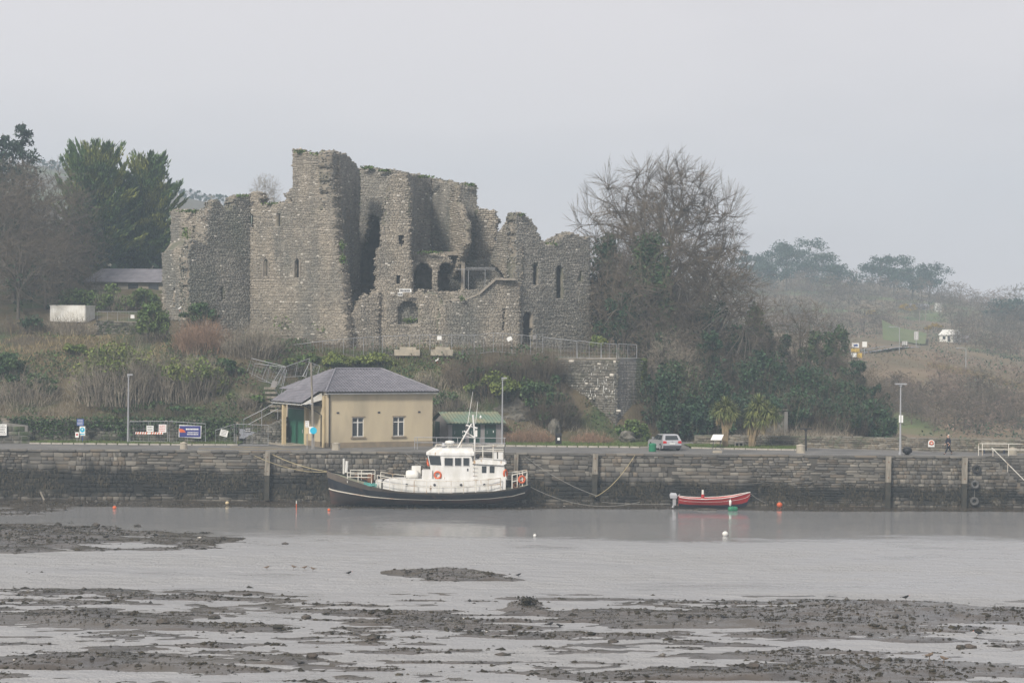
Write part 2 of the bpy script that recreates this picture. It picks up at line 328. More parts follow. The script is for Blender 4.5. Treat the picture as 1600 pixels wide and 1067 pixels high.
def mudz(x, y):
    n1 = fbm(x * .12, y * .42, 3, 5); n2 = fbm(x * .5, y * 1.1, 11, 4); n3 = fbm(x * 1.6, y * 2.6, 21, 3)
    near = 1 - smooth(104, 113, y); n4 = fbm(x * .22 + 9, y * .95, 61, 4); n5 = fbm(x * .6 + 3, y * 1.9, 67, 3)
    z = -.30 + near * .275 + (n1 - .5) * (.30 + .12 * near) + (n2 - .5) * (.1 + .04 * near) + (n4 - .5) * .50 * near + (n5 - .5) * .26 * near + (n3 - .5) * (.05 + .12 * near)
    lf = (1 - smooth(-38, -8, x)) * smooth(100, 112, y)            # left flats stay shallow
    z = z + lf * (.165 + .14 * (n2 - .5) + .22 * (n4 - .5))
    strip = smooth(157.5, 163.5, y)
    z = z + strip * .36 + smooth(163, 166, y) * .12
    z = z - .15 * smooth(-5, 12, x) * smooth(106, 112, y) * (1 - strip)
    for bx, by, rx, ry, h in BARS:
        e = ((x - bx) / rx) ** 2 + ((y - by + 1.2 * (n1 - .5) * ry) / ry) ** 2
        z = z + np.clip(1 - e, 0, 1) ** .7 * (h * .55 + .06) * (.25 + 1.5 * n2)
    return np.where(z > 0, z * .55, z)
xs = np.arange(-58, 58.01, .22); ys = np.concatenate([np.arange(66, 110, .22), np.arange(110, 167.2, .3)])
XX, YY = np.meshgrid(xs, ys); MZ = mudz(XX, YY)
def mud_material():
    m = mat('wet_mud', (.072, .058, .044), (.042, .035, .028), sc=.5, rough=.22, bump=.015, bsc=9, spec=.5, c3=(.085, .075, .062), sc3=.12, lo3=.5, hi3=.7)
    return m
mz_ = grid_mesh('mud_flat', xs, ys, MZ); import bmesh
bm_ = bmesh.new(); bm_.from_mesh(mz_); bmesh.ops.delete(bm_, geom=[v for v in bm_.verts if abs(v.co.x) > .29 * v.co.y + 5], context='VERTS'); bm_.to_mesh(mz_); bm_.free()
o = link('mud_flat', mz_, mud_material(), None, True); tag(o, kind='structure')

def water_material():
    m = bpy.data.materials.new('harbour_water'); m.use_nodes = True; t = m.node_tree; L = t.links.new; b = t.nodes['Principled BSDF']
    b.inputs['Base Color'].default_value = (.28, .283, .289, 1); b.inputs['IOR'].default_value = 2.5
    geo = t.nodes.new('ShaderNodeNewGeometry'); mpn = t.nodes.new('ShaderNodeMapping'); mpn.inputs['Scale'].default_value = (.9, 1.7, 1)
    L(geo.outputs['Position'], mpn.inputs[0])
    n1 = N(t, 'ShaderNodeTexNoise', Scale=.55, Detail=4); n2 = N(t, 'ShaderNodeTexNoise', Scale=6.0, Detail=3)
    mp2 = t.nodes.new('ShaderNodeMapping'); mp2.inputs['Scale'].default_value = (.05, .11, 1); n3 = N(t, 'ShaderNodeTexNoise', Scale=1.0, Detail=6, Roughness=.68)
    L(geo.outputs['Position'], mp2.inputs[0]); L(mp2.outputs[0], n3.inputs['Vector'])
    for n in (n1, n2): L(mpn.outputs[0], n.inputs['Vector'])
    ad = t.nodes.new('ShaderNodeMath'); ad.operation = 'MULTIPLY_ADD'; L(n2.outputs['Fac'], ad.inputs[0]); ad.inputs[1].default_value = .35; L(n1.outputs['Fac'], ad.inputs[2])
    # ripples die away in the lee of the quay and in calm streaks
    sep = t.nodes.new('ShaderNodeSeparateXYZ'); L(geo.outputs['Position'], sep.inputs[0])
    mr = N(t, 'ShaderNodeMapRange'); mr.interpolation_type = 'SMOOTHSTEP'; mr.inputs[1].default_value = 131; mr.inputs[2].default_value = 141; mr.inputs[3].default_value = 1; mr.inputs[4].default_value = .05
    ws_ = t.nodes.new('ShaderNodeMath'); ws_.operation = 'MULTIPLY_ADD'; L(n3.outputs['Fac'], ws_.inputs[0]); ws_.inputs[1].default_value = 44; sb_ = t.nodes.new('ShaderNodeMath'); sb_.operation = 'SUBTRACT'; L(sep.outputs[1], sb_.inputs[0]); sb_.inputs[1].default_value = 22; L(sb_.outputs[0], ws_.inputs[2]); L(ws_.outputs[0], mr.inputs[0])
    m3 = N(t, 'ShaderNodeMapRange'); m3.inputs[1].default_value = .38; m3.inputs[2].default_value = .58; m3.inputs[3].default_value = .2; m3.inputs[4].default_value = 1; L(n3.outputs['Fac'], m3.inputs[0])
    mu = t.nodes.new('ShaderNodeMath'); mu.operation = 'MULTIPLY'; L(mr.outputs[0], mu.inputs[0]); L(m3.outputs[0], mu.inputs[1])
    bp = t.nodes.new('ShaderNodeBump'); bp.inputs['Distance'].default_value = 1.0; L(mu.outputs[0], bp.inputs['Strength']); L(ad.outputs[0], bp.inputs['Height']); L(bp.outputs[0], b.inputs['Normal'])
    m4 = N(t, 'ShaderNodeMapRange'); m4.inputs[3].default_value = .07; m4.inputs[4].default_value = .75; L(mu.outputs[0], m4.inputs[0]); L(m4.outputs[0], b.inputs['Roughness'])
    return m
o = MB().add([(-400, -50, 0), (400, -50, 0), (400, 600, 0), (-400, 600, 0)], [(0, 1, 2, 3)]).obj('water', water_material()); tag(o, kind='structure')

rng = np.random.default_rng(5)
# pebbles and weed clumps on the mud that stands out of the water
n = 330000
x = rng.uniform(-48, 48, n); y = 60 + (167 - 60) * rng.random(n) ** 1.0
keep = np.abs(x) < y * .285 + 2; x, y = x[keep], y[keep]
z = mudz(x, y); dens = fbm(x * .35, y * .5, 77, 4)
k = (z > .015) & (y > 76) & (y < 164) & (rng.random(len(x)) < .65 * np.clip((z - .0) * 4.2 + (dens - .52) * 2.6, 0.03, .95))
xp, yp, zp = x[k][:34000], y[k][:34000], z[k][:34000]
sz = rng.gamma(1.0, .03, len(xp)) + .014; sz = np.minimum(sz, .2)
o = link('shore_pebbles', octa_mesh('shore_pebbles', np.stack([xp, yp, zp + sz * .15], 1), sz, rng), MT['pebble']); tag(o, 'dark wet pebbles and small stones lying on the mud banks', 'pebbles', kind='stuff')
streak = fbm(x * .22, y * 1.2, 83, 4)
k2 = (z > -.11) & (y > 76) & (y < 164) & (streak > .47) & (rng.random(len(x)) < np.clip((z + .11) * 4, .12, 1) * .75)
xw, yw, zw = x[k2][:34000], y[k2][:34000], np.maximum(z[k2][:34000], -.015)
sz = rng.gamma(1.0, .04, len(xw)) + .015; sz = np.minimum(sz, .3)
me = octa_mesh('seaweed', np.stack([xw, yw, zw], 1), sz, rng, flat=.5)
o = link('seaweed', me, MT['weed']); tag(o, 'dark brown seaweed clumps strewn over the mud', 'seaweed', kind='stuff')

# ------------------------------------------------------------------ terrain behind the quay
QZ = 4.5          # quay level
ctl = []
for xx in (-75, -60, -46, -32, -24):
    ctl += [(xx, 178, 6.0), (xx, 183, 8.2), (xx, 190, 12.0), (xx, 196, 13.7), (xx, 205, 14.4), (xx, 215, 16.0), (xx, 242, 20.4), (xx, 285, 23.5), (xx, 340, 26)]
for xx in (-17, -10, -4, 3):
    ctl += [(xx, 184, 4.6), (xx, 188, 7.4), (xx, 194, 12.2), (xx, 198, 13.0), (xx, 210, 13.2), (xx, 240, 14.5), (xx, 285, 18), (xx, 340, 22)]
for xx in (8.5, 11.6):
    ctl += [(xx, 184, 4.6), (xx, 188, 5.2), (xx, 192, 11.4), (xx, 196, 12.3), (xx, 210, 13.0), (xx, 240, 14), (xx, 285, 16), (xx, 340, 20)]
for xx in (13.9, 22, 33):
    ctl += [(xx, 182, 4.3), (xx, 190, 4.6), (xx, 200, 5.4), (xx, 215, 7.0), (xx, 240, 8.5), (xx, 285, 9), (xx, 340, 11)]
for xx in (45, 60, 80):
    ctl += [(xx, 180, 1.5), (xx, 200, .5), (xx, 240, 1.0), (xx, 285, 2), (xx, 340, 9)]
terr = TPS(ctl, .3)
def TZ(x, y):
    x = np.asarray(x, float); y = np.asarray(y, float)
    return terr(x, y) + (fbm(x * .3, y * .3, 5, 4) - .5) * .9 * smooth(185, 190, y) + (fbm(x * 1.1, y * 1.1, 9, 3) - .5) * .35
xs = np.arange(-80, 80.1, .8); ys = np.concatenate([np.arange(177.2, 215, .55), np.arange(215, 345, 2.5)])
XX, YY = np.meshgrid(xs, ys); o = link('castle_mound', grid_mesh('castle_mound', xs, ys, TZ(XX, YY)), MT['bank'], None, True); tag(o, kind='structure')

def FD(D): return np.where(np.asarray(D) < 330, D, 330 + (np.asarray(D) - 330) * 1.7) if not np.isscalar(D) else (D if D < 330 else 330 + (D - 330) * 1.7)
rc = [(x_, 236, .5) for x_ in (10, 40, 80, 140, 220)]
for px, py, D in ((900, 560, 262), (1000, 565, 262), (1150, 610, 262), (1250, 650, 262), (1400, 680, 262), (1600, 690, 262), (1750, 690, 262),
                  (1420, 640, 296), (1520, 650, 296), (1600, 662, 292), (1750, 670, 292), (1250, 600, 300),
                  (1180, 548, 330), (1340, 556, 340), (1450, 562, 336), (1500, 588, 328), (1600, 612, 320), (1750, 630, 315),
                  (1340, 547, 352), (1450, 548, 352), (1550, 590, 350), (1650, 600, 350),
                  (1180, 520, 400), (1340, 527, 390), (1400, 528, 400), (1470, 530, 410), (1550, 545, 410), (1650, 560, 410),
                  (1050, 480, 520), (1250, 468, 520), (1400, 478, 510), (1480, 482, 510), (1590, 500, 510), (1750, 520, 510),
                  (1000, 440, 640), (1200, 432, 640), (1300, 440, 640), (1420, 455, 640), (1500, 468, 630), (1600, 490, 620), (1750, 520, 620),
                  (1000, 455, 760), (1300, 465, 760), (1600, 505, 760), (1750, 525, 760)):
    rc.append(tuple(P(px, py, FD(D))))
rt = TPS(rc, .2)
xs = np.arange(8, 340.1, 3.5); ys = np.arange(238, 1058, 5.0); XX, YY = np.meshgrid(xs, ys)
def RZ(x, y): return rt(np.asarray(x, float), np.asarray(y, float)) + (fbm(np.asarray(x, float) * .045, np.asarray(y, float) * .045, 31, 4) - .5) * 4.0
o = link('far_hill_terrain', grid_mesh('far_hill_terrain', xs, ys, RZ(XX, YY)), MT['fieldbr'], None, True); tag(o, kind='structure')
lc = [(x_, 345, 25.5) for x_ in (-330, -200, -120, -60, 0)]
for px, py, D in ((-60, 330, 600), (100, 345, 600), (260, 348, 600), (400, 360, 600), (-60, 285, 720), (80, 282, 720), (180, 300, 720), (270, 322, 720), (350, 333, 720), (500, 352, 720),
                  (-60, 262, 820), (60, 259, 820), (110, 266, 820), (200, 284, 820), (280, 306, 820), (350, 324, 820), (480, 345, 820), (700, 400, 820), (-60, 270, 900), (100, 275, 900), (350, 330, 900), (700, 410, 900), (750, 430, 600)):
    lc.append(tuple(P(px, py, D)))
lt = TPS(lc, .2)
xs = np.arange(-330, 10.1, 5.0); ys = np.arange(346, 900, 8.0); XX, YY = np.meshgrid(xs, ys)
o = link('left_hill_terrain', grid_mesh('left_hill_terrain', xs, ys, lt(XX, YY)), MT['field'], None, True); tag(o, kind='structure')
def LZ(x, y): return float(lt(np.array([x]), np.array([y]))[0])

# ------------------------------------------------------------------ stone walls
def unit_stones(nv, seed):
    r = np.random.default_rng(seed); out = []
    for k in range(nv):
        j = lambda a: r.uniform(-a, a)
        V = [(-.5, 0, -.5), (.5, 0, -.5), (.5, 0, .5), (-.5, 0, .5)]
        fr = [(-.47 + j(.03), -.62 + j(.2), -.44 + j(.05)), (.47 + j(.03), -.62 + j(.2), -.44 + j(.05)), (.47 + j(.03), -.62 + j(.2), .44 + j(.05)), (-.47 + j(.03), -.62 + j(.2), .44 + j(.05))]
        md = [(-.41 + j(.05), -1 + j(.2), -.34 + j(.06)), (.41 + j(.05), -1 + j(.2), -.34 + j(.06)), (.41 + j(.05), -1 + j(.2), .34 + j(.06)), (-.41 + j(.05), -1 + j(.2), .34 + j(.06))]
        F = [(8, 9, 10, 11)]
        for a in (0, 4):
            F += [(a + i, a + (i + 1) % 4, a + 4 + (i + 1) % 4, a + 4 + i) for i in range(4)]
        out.append((np.array(V + fr + md, float), np.array(F)))
    return out
US = unit_stones(16, 3)
USM = {}
def courses(rng, L, z0f, z1f, hr, wr, mask=None):
    """random coursed stones on a wall s in 0..L, z up to z1f; returns array (s, z, w, h)"""
    out = []; z = z0f
    while z < z1f - .08:
        h = rng.uniform(*hr); h = min(h, z1f - z)
        s = -rng.uniform(0, wr[1])
        while s < L:
            w = rng.uniform(*wr) * (1.0 if rng.random() > .15 else 1.4)
            out.append((s + w / 2, z + h / 2 + rng.uniform(-.02, .02), w, h)); s += w
        z += h
    a = np.array(out)
    if mask is not None: a = a[mask(a)]
    return a
def stones_mesh(name, st, A, U, Nn, proud, rng, gap=.93):
    """st (s,z,w,h) on the wall from A along U (unit, plan), outward normal Nn; one joined mesh"""
    n = len(st); V = np.stack([US[k % 16][0] for k in rng.integers(0, 16, n)]); F0 = US[0][1]
    sx = st[:, 2] * gap; sz = st[:, 3] * gap; pr = rng.uniform(.5, 1.3, n) * proud
    s = st[:, 0][:, None] + V[..., 0] * sx[:, None]; z = st[:, 1][:, None] + V[..., 2] * sz[:, None]; d = -V[..., 1] * pr[:, None]
    Pn = np.stack([A[0] + U[0] * s + Nn[0] * d, A[1] + U[1] * s + Nn[1] * d, z], 2)
    F = F0[None] + 12 * np.arange(n)[:, None, None]
    return mesh_np(name, Pn.reshape(-1, 3), F.reshape(-1, 4))
def stone_parts(parent, name, st, A, U, Nn, proud, m, rng, gap=.965, mats=None):
    a = math.atan2(U[1], U[0])
    flip = -1 if (U[0] * Nn[1] - U[1] * Nn[0]) > 0 else 1
    for k, (s, z, w, h) in enumerate(st):
        v = int(rng.integers(0, 16)); mm = m if mats is None else mats[int(rng.integers(0, len(mats)))]
        key = (v, mm.name)
        if key not in USM:
            me = mesh_np(name, US[v][0], US[v][1]); me.materials.append(mm); USM[key] = me
        o = bpy.data.objects.new(name, USM[key]); COL.objects.link(o)
        o.location = (A[0] + U[0] * s, A[1] + U[1] * s, z); o.rotation_euler = (0, 0, a); o.scale = (w * gap, proud * rng.uniform(.6, 1.3) * flip, h * gap)
        setpar(o, parent)

def quay_stone_mat(name, c, c2):
    m = mat(name, c, c2, sc=.8, island=.38, bump=.02, bsc=8, rough=.8)
    t = m.node_tree; L = t.links.new; b = t.nodes['Principled BSDF']
    src = b.inputs['Base Color'].links[0].from_socket
    geo = t.nodes.new('ShaderNodeNewGeometry'); sep = t.nodes.new('ShaderNodeSeparateXYZ'); L(geo.outputs['Position'], sep.inputs[0])
    mpn = t.nodes.new('ShaderNodeMapping'); mpn.inputs['Scale'].default_value = (1, 1, .35); L(geo.outputs['Position'], mpn.inputs[0])
    n = N(t, 'ShaderNodeTexNoise', Scale=.9, Detail=5); L(mpn.outputs[0], n.inputs['Vector'])
    a1 = t.nodes.new('ShaderNodeMath'); a1.operation = 'MULTIPLY_ADD'; L(n.outputs['Fac'], a1.inputs[0]); a1.inputs[1].default_value = 2.2; L(sep.outputs[2], a1.inputs[2])
    a2 = t.nodes.new('ShaderNodeMath'); a2.operation = 'MULTIPLY_ADD'; L(sep.outputs[0], a2.inputs[0]); a2.inputs[1].default_value = .015; L(a1.outputs[0], a2.inputs[2])
    mr = N(t, 'ShaderNodeMapRange'); mr.inputs[1].default_value = 3.05; mr.inputs[2].default_value = 3.75; mr.inputs[3].default_value = 1; mr.inputs[4].default_value = 0; L(a2.outputs[0], mr.inputs[0])
    m2 = N(t, 'ShaderNodeMapRange'); m2.inputs[1].default_value = 1.35; m2.inputs[2].default_value = 1.9; L(a1.outputs[0], m2.inputs[0])
    m2.inputs[3].default_value = .25; m2.inputs[4].default_value = 1
    mu = t.nodes.new('ShaderNodeMath'); mu.operation = 'MULTIPLY'; L(mr.outputs[0], mu.inputs[0]); L(m2.outputs[0], mu.inputs[1])
    x = t.nodes.new('ShaderNodeMix'); x.data_type = 'RGBA'; L(mu.outputs[0], x.inputs[0]); L(src, x.inputs[6]); x.inputs[7].default_value = (.018, .018, .016, 1)
    L(x.outputs[2], b.inputs['Base Color'])
    return m
QM = [quay_stone_mat('quay_stone', (.14, .13, .115), (.10, .095, .087)), quay_stone_mat('quay_stone_pale', (.19, .175, .15), (.13, .123, .11)), quay_stone_mat('quay_stone_dark', (.105, .10, .092), (.078, .075, .07)), quay_stone_mat('quay_stone_brown', (.145, .122, .096), (.10, .09, .076))]
QJ = quay_stone_mat('quay_joints', (.085, .08, .07), (.06, .056, .05))
QY = 166.0
STX0 = X(1549, QY, QZ)           # top of the landing stair
rng = np.random.default_rng(12)
quay = thing('quay_wall', 'long coursed stone harbour wall with dark weed along its foot', 'harbour wall', (0, QY, 0), world=True)
m = MB(); x0, x1 = -62, STX0
m.add([(x0, QY, -1), (x1, QY, -1), (x1, QY, QZ - .03), (x0, QY, QZ - .03)], [(0, 1, 2, 3)])
xb = 60
zs = lambda x_: QZ - (x_ - STX0) * .98
m.add([(x1, QY, -1), (xb, QY, -1), (xb, QY, max(zs(xb), -1)), (x1 + 4.6, QY, zs(x1 + 4.6) - .1), (x1, QY, QZ - .1)], [(0, 1, 2, 3, 4)])
m.obj('wall_core', QJ, quay)
def qmask(a): return a[:, 1] + a[:, 3] / 2 < np.where(a[:, 0] - 62 + a[:, 2] / 2 > STX0, zs(a[:, 0] - 62) - .12, 9)
seg = []; s0 = 0.0
while s0 < 122:
    L_ = rng.uniform(3, 8); q = courses(rng, L_, -.15 - rng.uniform(0, .3), QZ - .24, [(.15, .36), (.2, .5), (.12, .3)][int(rng.integers(0, 3))], [(.25, .9), (.4, 1.3), (.2, .7)][int(rng.integers(0, 3))]); q = q[(q[:, 0] - q[:, 2] * .5 > -.25) & (q[:, 0] < L_)]; q[:, 0] += s0; q[:, 1] += rng.uniform(-.02, .02, len(q)); seg.append(q); s0 += L_
st = np.concatenate(seg); st = st[qmask(st)]; st = st[rng.random(len(st)) > .03]
vis = np.abs((st[:, 0] - 62) / QY * FPX) < 812
st = st[vis]
cop = courses(rng, 122, QZ - .24, QZ + .0, (.24, .24), (.9, 2.0)); cop = cop[(cop[:, 0] - 62 < STX0 - .9) & (np.abs((cop[:, 0] - 62) / QY * FPX) < 812)]
order = np.argsort(-st[:, 2] * st[:, 3]); big = st[order[:300]]; rest = st[order[300:]]
stone_parts(quay, 'stone', big, (-62, QY), (1, 0), (0, -1), .10, QM[0], rng, mats=QM)
for k in range(4):
    o = link('small_stones', stones_mesh('small_stones', rest[k::4], (-62, QY), (1, 0), (0, -1), .09, rng, .96), QM[k], quay); o['kind'] = 'stuff'
stone_parts(quay, 'coping_stone', cop, (-62, QY), (1, 0), (0, -1), .14, QM[1], rng, gap=.985, mats=QM)
# hanging weed
n = 9000; xw = rng.uniform(-46, 44, n); zw = rng.uniform(.2, 2.5, n) - .012 * (xw + 10); k = (fbm(xw * .5, zw * .4, 8) > .46); xw, zw = xw[k], zw[k]; n = len(xw)
ln = rng.uniform(.12, .5, n); wd = rng.uniform(.03, .09, n); yw = QY - rng.uniform(.10, .2, n); jx = rng.normal(0, .05, n)
V = np.stack([np.stack([xw - wd, yw + .08, zw], 1), np.stack([xw + wd, yw + .08, zw], 1), np.stack([xw + jx, yw - .02, zw - ln], 1)], 1).reshape(-1, 3)
o = link('hanging_seaweed', mesh_np('hanging_seaweed', V, np.arange(3 * n).reshape(-1, 3)), MT['weed'], quay); o['kind'] = 'stuff'

# landing stair cut into the quay
stair = thing('landing_stair', 'narrow stone landing stair cut into harbour wall at right edge', 'stairs', (STX0 + 1, QY + .8, 3), world=True)
for k in range(9):
    xa = STX0 + .30 * k; zt = QZ - .22 * (k + 1) * 1.3
    MB().box(xa + .02, xa + .42, QY - .02 - .01 * (k % 2), QY + 1.25, max(zt - .5, -.5), zt).obj('step', QM[k % 4], stair)
m = MB().add([(STX0 - .2, QY + 1.3, -.5), (60, QY + 1.3, -.5), (60, QY + 1.3, QZ - .02), (STX0 - .2, QY + 1.3, QZ - .02)], [(0, 1, 2, 3)])
m.add([(STX0 - .02, QY, 3), (STX0 - .02, QY + 1.3, 3), (STX0 - .02, QY + 1.3, QZ - .1), (STX0 - .02, QY, QZ - .1)], [(0, 1, 2, 3)])
m.obj('stair_back_wall', QJ, stair)
st2 = courses(rng, 8, 1.0, QZ - .02, (.2, .4), (.4, 1.0))
o = link('back_stones', stones_mesh('back_stones', st2, (STX0, QY + 1.3), (1, 0), (0, -1), .06, rng), QM[2], stair); o['kind'] = 'stuff'

# quay road, kerbs, verges
PW = [(X(1085, 181.5, 4.5), 181.5), (X(1250, 178.0, 4.5), 178.0), (X(1400, 174.5, 4.5), 174.5), (X(1640, 170.6, 4.5), 170.6)]   # parapet line
m = MB().add([(-80, QY + .0, QZ), (STX0 - .1, QY, QZ), (STX0 - .1, QY + 1.32, QZ), (60, QY + 1.32, QZ), (60, 186, QZ), (-80, 186, QZ)], [(0, 1, 2, 3, 4, 5)])
o = m.obj('quay_road', MT['road']); tag(o, kind='structure')
def strip(name, pts0, pts1, z0, z1, mm):
    m = MB(); n = len(pts0)
    V = [(*p, z1) for p in pts0] + [(*p, z1) for p in pts1] + [(*p, z0) for p in pts0]
    F = [(i, i + 1, n + i + 1, n + i) for i in range(n - 1)] + [(2 * n + i, 2 * n + i + 1, i + 1, i) for i in range(n - 1)]
    o = m.add(V, F).obj(name, mm); tag(o, kind='structure'); return o
KL = [(X(45, 173.6, 4.5), 173.6), (X(150, 173.4, 4.5), 173.4), (X(300, 173.2, 4.5), 173.2), (X(372, 173.8, 4.5), 173.8)]
strip('left_verge', [(a, b + .15) for a, b in KL], [(a, 178.5) for a, b in KL], 4.4, 4.62, MT['grass'])
KM = [(X(790, 175.5, 4.5), 175.5), (X(870, 175.3, 4.5), 175.3), (X(1000, 174.9, 4.5), 174.9), (X(1022, 175.8, 4.5), 175.8)]
strip('middle_verge', [(a, b + .15) for a, b in KM], [(a, 188) for a, b in KM], 4.4, 4.62, MT['grass'])
KR = [(X(1080, 174.6, 4.5), 174.6), (X(1130, 173.9, 4.5), 173.9), (X(1200, 173.0, 4.5), 173.0), (X(1262, 172.6, 4.5), 172.6)]
strip('right_verge', [(a, b + .15) for a, b in KR], [(a - .2, 181) for a, b in KR[:2]] + [(KR[2][0], 179.2), (KR[3][0], 177.6)], 4.4, 4.62, MT['grass'])
for nm, K in (('left_kerb', KL), ('middle_kerb', KM), ('right_kerb', KR)):
    root = bpy.data.objects.new(nm, None); COL.objects.link(root); root['kind'] = 'structure'
    for (a, b), (c, d) in zip(K[:-1], K[1:]):
        Lk = math.hypot(c - a, d - b); nk = max(1, int(Lk / .92))
        for i in range(nk):
            t0, t1 = i / nk + .008, (i + 1) / nk - .008
            MB().prism([(a + (c - a) * t0, b + (d - b) * t0, 4.4), (a + (c - a) * t1, b + (d - b) * t1, 4.4), (a + (c - a) * t1, b + (d - b) * t1 + .16, 4.4), (a + (c - a) * t0, b + (d - b) * t0 + .16, 4.4)], (0, 0, .235)).obj('kerb_stone', MT['kerb'], root)
# grass blades on verges
def blades(name, x, y, z, hmin, hmax, wd, m, rng, lean=.3):
    n = len(x); h = rng.uniform(hmin, hmax, n); a = rng.uniform(0, 6.28, n); w = wd * rng.uniform(.6, 1.4, n)
    lx, ly = rng.normal(0, lean, n) * h, rng.normal(0, lean, n) * h
    V = np.stack([np.stack([x - np.cos(a) * w, y - np.sin(a) * w, z], 1), np.stack([x + np.cos(a) * w, y + np.sin(a) * w, z], 1), np.stack([x + lx, y + ly, z + h], 1)], 1).reshape(-1, 3)
    return link(name, mesh_np(name, V, np.arange(3 * n).reshape(-1, 3)), m)
xa = []; ya = []
for K, dep, cnt in ((KL, 4.0, 9000), (KM, 6, 7000), (KR, 4.0, 6000)):
    t = rng.uniform(0, len(K) - 1.001, cnt); i = t.astype(int); K_ = np.array(K); f = (t - i)[:, None]; p = K_[i] * (1 - f) + K_[i + 1] * f
    xa.append(p[:, 0]); ya.append(p[:, 1] + .2 + rng.random(cnt) ** 1.6 * dep)
xa, ya = np.concatenate(xa), np.concatenate(ya)
o = blades('verge_grass', xa, ya, np.full(len(xa), 4.62), .05, .22, .03, MT['blade'], rng); tag(o, 'short green grass on the quay verges', 'grass', kind='stuff')
# painted edge line by the house
o = MB().add([(X(310, 168.3, 4.5), 168.3, QZ + .004), (X(470, 168.3, 4.5), 168.3, QZ + .004), (X(470, 168.55, 4.5), 168.55, QZ + .004), (X(310, 168.55, 4.5), 168.55, QZ + .004)], [(0, 1, 2, 3)]).obj('yellow_line', MT['yellow']); tag(o, kind='structure')
o = MB().add([(X(360, 171.5, 4.5), 171.5, QZ + .004), (X(440, 170.6, 4.5), 170.6, QZ + .004), (X(440, 170.8, 4.5), 170.8, QZ + .004), (X(360, 171.8, 4.5), 171.8, QZ + .004)], [(0, 1, 2, 3)]).obj('yellow_line', MT['yellow']); tag(o, kind='structure')

# parapet at the back of the pier, and the rubble retaining wall on the left
def free_wall(name, label, pts, z0, z1, th, hr, wr, ms, mj, rng, cap=None, nparts=0):
    root = thing(name, label, 'stone wall', (*pts[0], z0), world=True)
    for k, ((a, b), (c, d)) in enumerate(zip(pts[:-1], pts[1:])):
        L_ = math.hypot(c - a, d - b); U = ((c - a) / L_, (d - b) / L_); Nn = (U[1], -U[0])
        za, zb = (z1[k], z1[k + 1]) if not np.isscalar(z1) else (z1, z1)
        MB().prism([(a, b, z0), (c, d, z0), (c, d, zb), (a, b, za)], (-Nn[0] * th, -Nn[1] * th, 0)).obj('wall_core', mj, root)
        def msk(q): return (q[:, 1] + q[:, 3] * .5 < za + (zb - za) * q[:, 0] / L_ + .06) & (q[:, 0] > 0) & (q[:, 0] < L_)
        st = courses(rng, L_, z0, max(za, zb) + .05, hr, wr, msk)
        for q, mm in enumerate(ms):
            o = link('rubble_stones', stones_mesh('rubble_stones', st[q::len(ms)], (a, b), U, Nn, .07, rng), mm, root); o['kind'] = 'stuff'
        if cap is not None:
            nk = int(L_ / 1.0) + 1
            for i in range(nk):
                t0, t1 = i / nk, (i + 1) / nk - .01; e = rng.uniform(-.03, .05)
                q0 = (a + (c - a) * t0 + Nn[0] * .05, b + (d - b) * t0 + Nn[1] * .05); q1 = (a + (c - a) * t1 + Nn[0] * .05, b + (d - b) * t1 + Nn[1] * .05)
                zz0, zz1 = za + (zb - za) * t0, za + (zb - za) * t1; w = th + .1
                MB().prism([(*q0, zz0), (*q1, zz1), (q1[0] - Nn[0] * w, q1[1] - Nn[1] * w, zz1), (q0[0] - Nn[0] * w, q0[1] - Nn[1] * w, zz0)], (0, 0, .1 + e)).obj('cap_stone', cap, root)
    return root
WM = [mat('wall_rubble', (.20, .185, .155), (.145, .135, .12), sc=1, island=.45, bump=.02, c3=(.12, .125, .09), sc3=.5), mat('wall_rubble_brown', (.18, .155, .12), (.13, .12, .1), sc=1, island=.45, bump=.02)]
rng = np.random.default_rng(33)
free_wall('pier_parapet', 'low rubble stone parapet along the back of the pier', PW, 4.4, [5.3, 5.45, 5.55, 5.65], .5, (.12, .26), (.2, .6), WM, MT['mortar'], rng, cap=WM[0])
RW = [(X(-30, 176.3, 4.5), 176.3), (X(150, 176.6, 4.5), 176.6), (X(290, 176.6, 4.5), 176.6), (X(372, 176.4, 4.5), 176.4)]
LW = [mat('bank_rubble', (.115, .11, .095), (.08, .08, .068), sc=1, island=.55, bump=.03, c3=(.045, .06, .03), sc3=.55, lo3=.48, hi3=.6), mat('bank_rubble_grey', (.15, .142, .125), (.10, .098, .085), sc=1, island=.5, bump=.02, c3=(.05, .065, .03), sc3=.5)]
free_wall('bank_retaining_wall', 'rough overgrown rubble wall at the foot of the left bank', RW, 4.4, [6.7, 6.5, 6.7, 6.5], .6, (.16, .36), (.22, .7), LW, MT['mortar'], rng)
ivr = np.random.default_rng(71); n = 5200; xi = ivr.uniform(RW[0][0], RW[-1][0], n); zi = 4.6 + 2.3 * ivr.random(n) ** .7; kq = fbm(xi * .45, zi * .9, 66, 4) + .16 * (zi - 5.6) > .52; xi, zi = xi[kq], zi[kq]; n = len(xi)
yi = 176.35 - ivr.uniform(0, .3, n); a_ = ivr.normal(0, 1, (n, 3)); a_ /= np.linalg.norm(a_, axis=1)[:, None]; b_ = np.cross(a_, ivr.normal(0, 1, (n, 3))); b_ /= np.linalg.norm(b_, axis=1)[:, None]; p_ = np.stack([xi, yi, zi], 1); s_ = ivr.uniform(.06, .16, n)[:, None]
V = np.stack([p_ - a_ * s_, p_ + b_ * s_ * .6, p_ + a_ * s_, p_ - b_ * s_ * .6], 1).reshape(-1, 3); o = link('retaining_wall_ivy', mesh_np('retaining_wall_ivy', V, np.arange(4 * n).reshape(-1, 4)), MT['ivy']); tag(o, 'ivy hanging over the rubble wall at the left bank foot', 'ivy', kind='stuff')
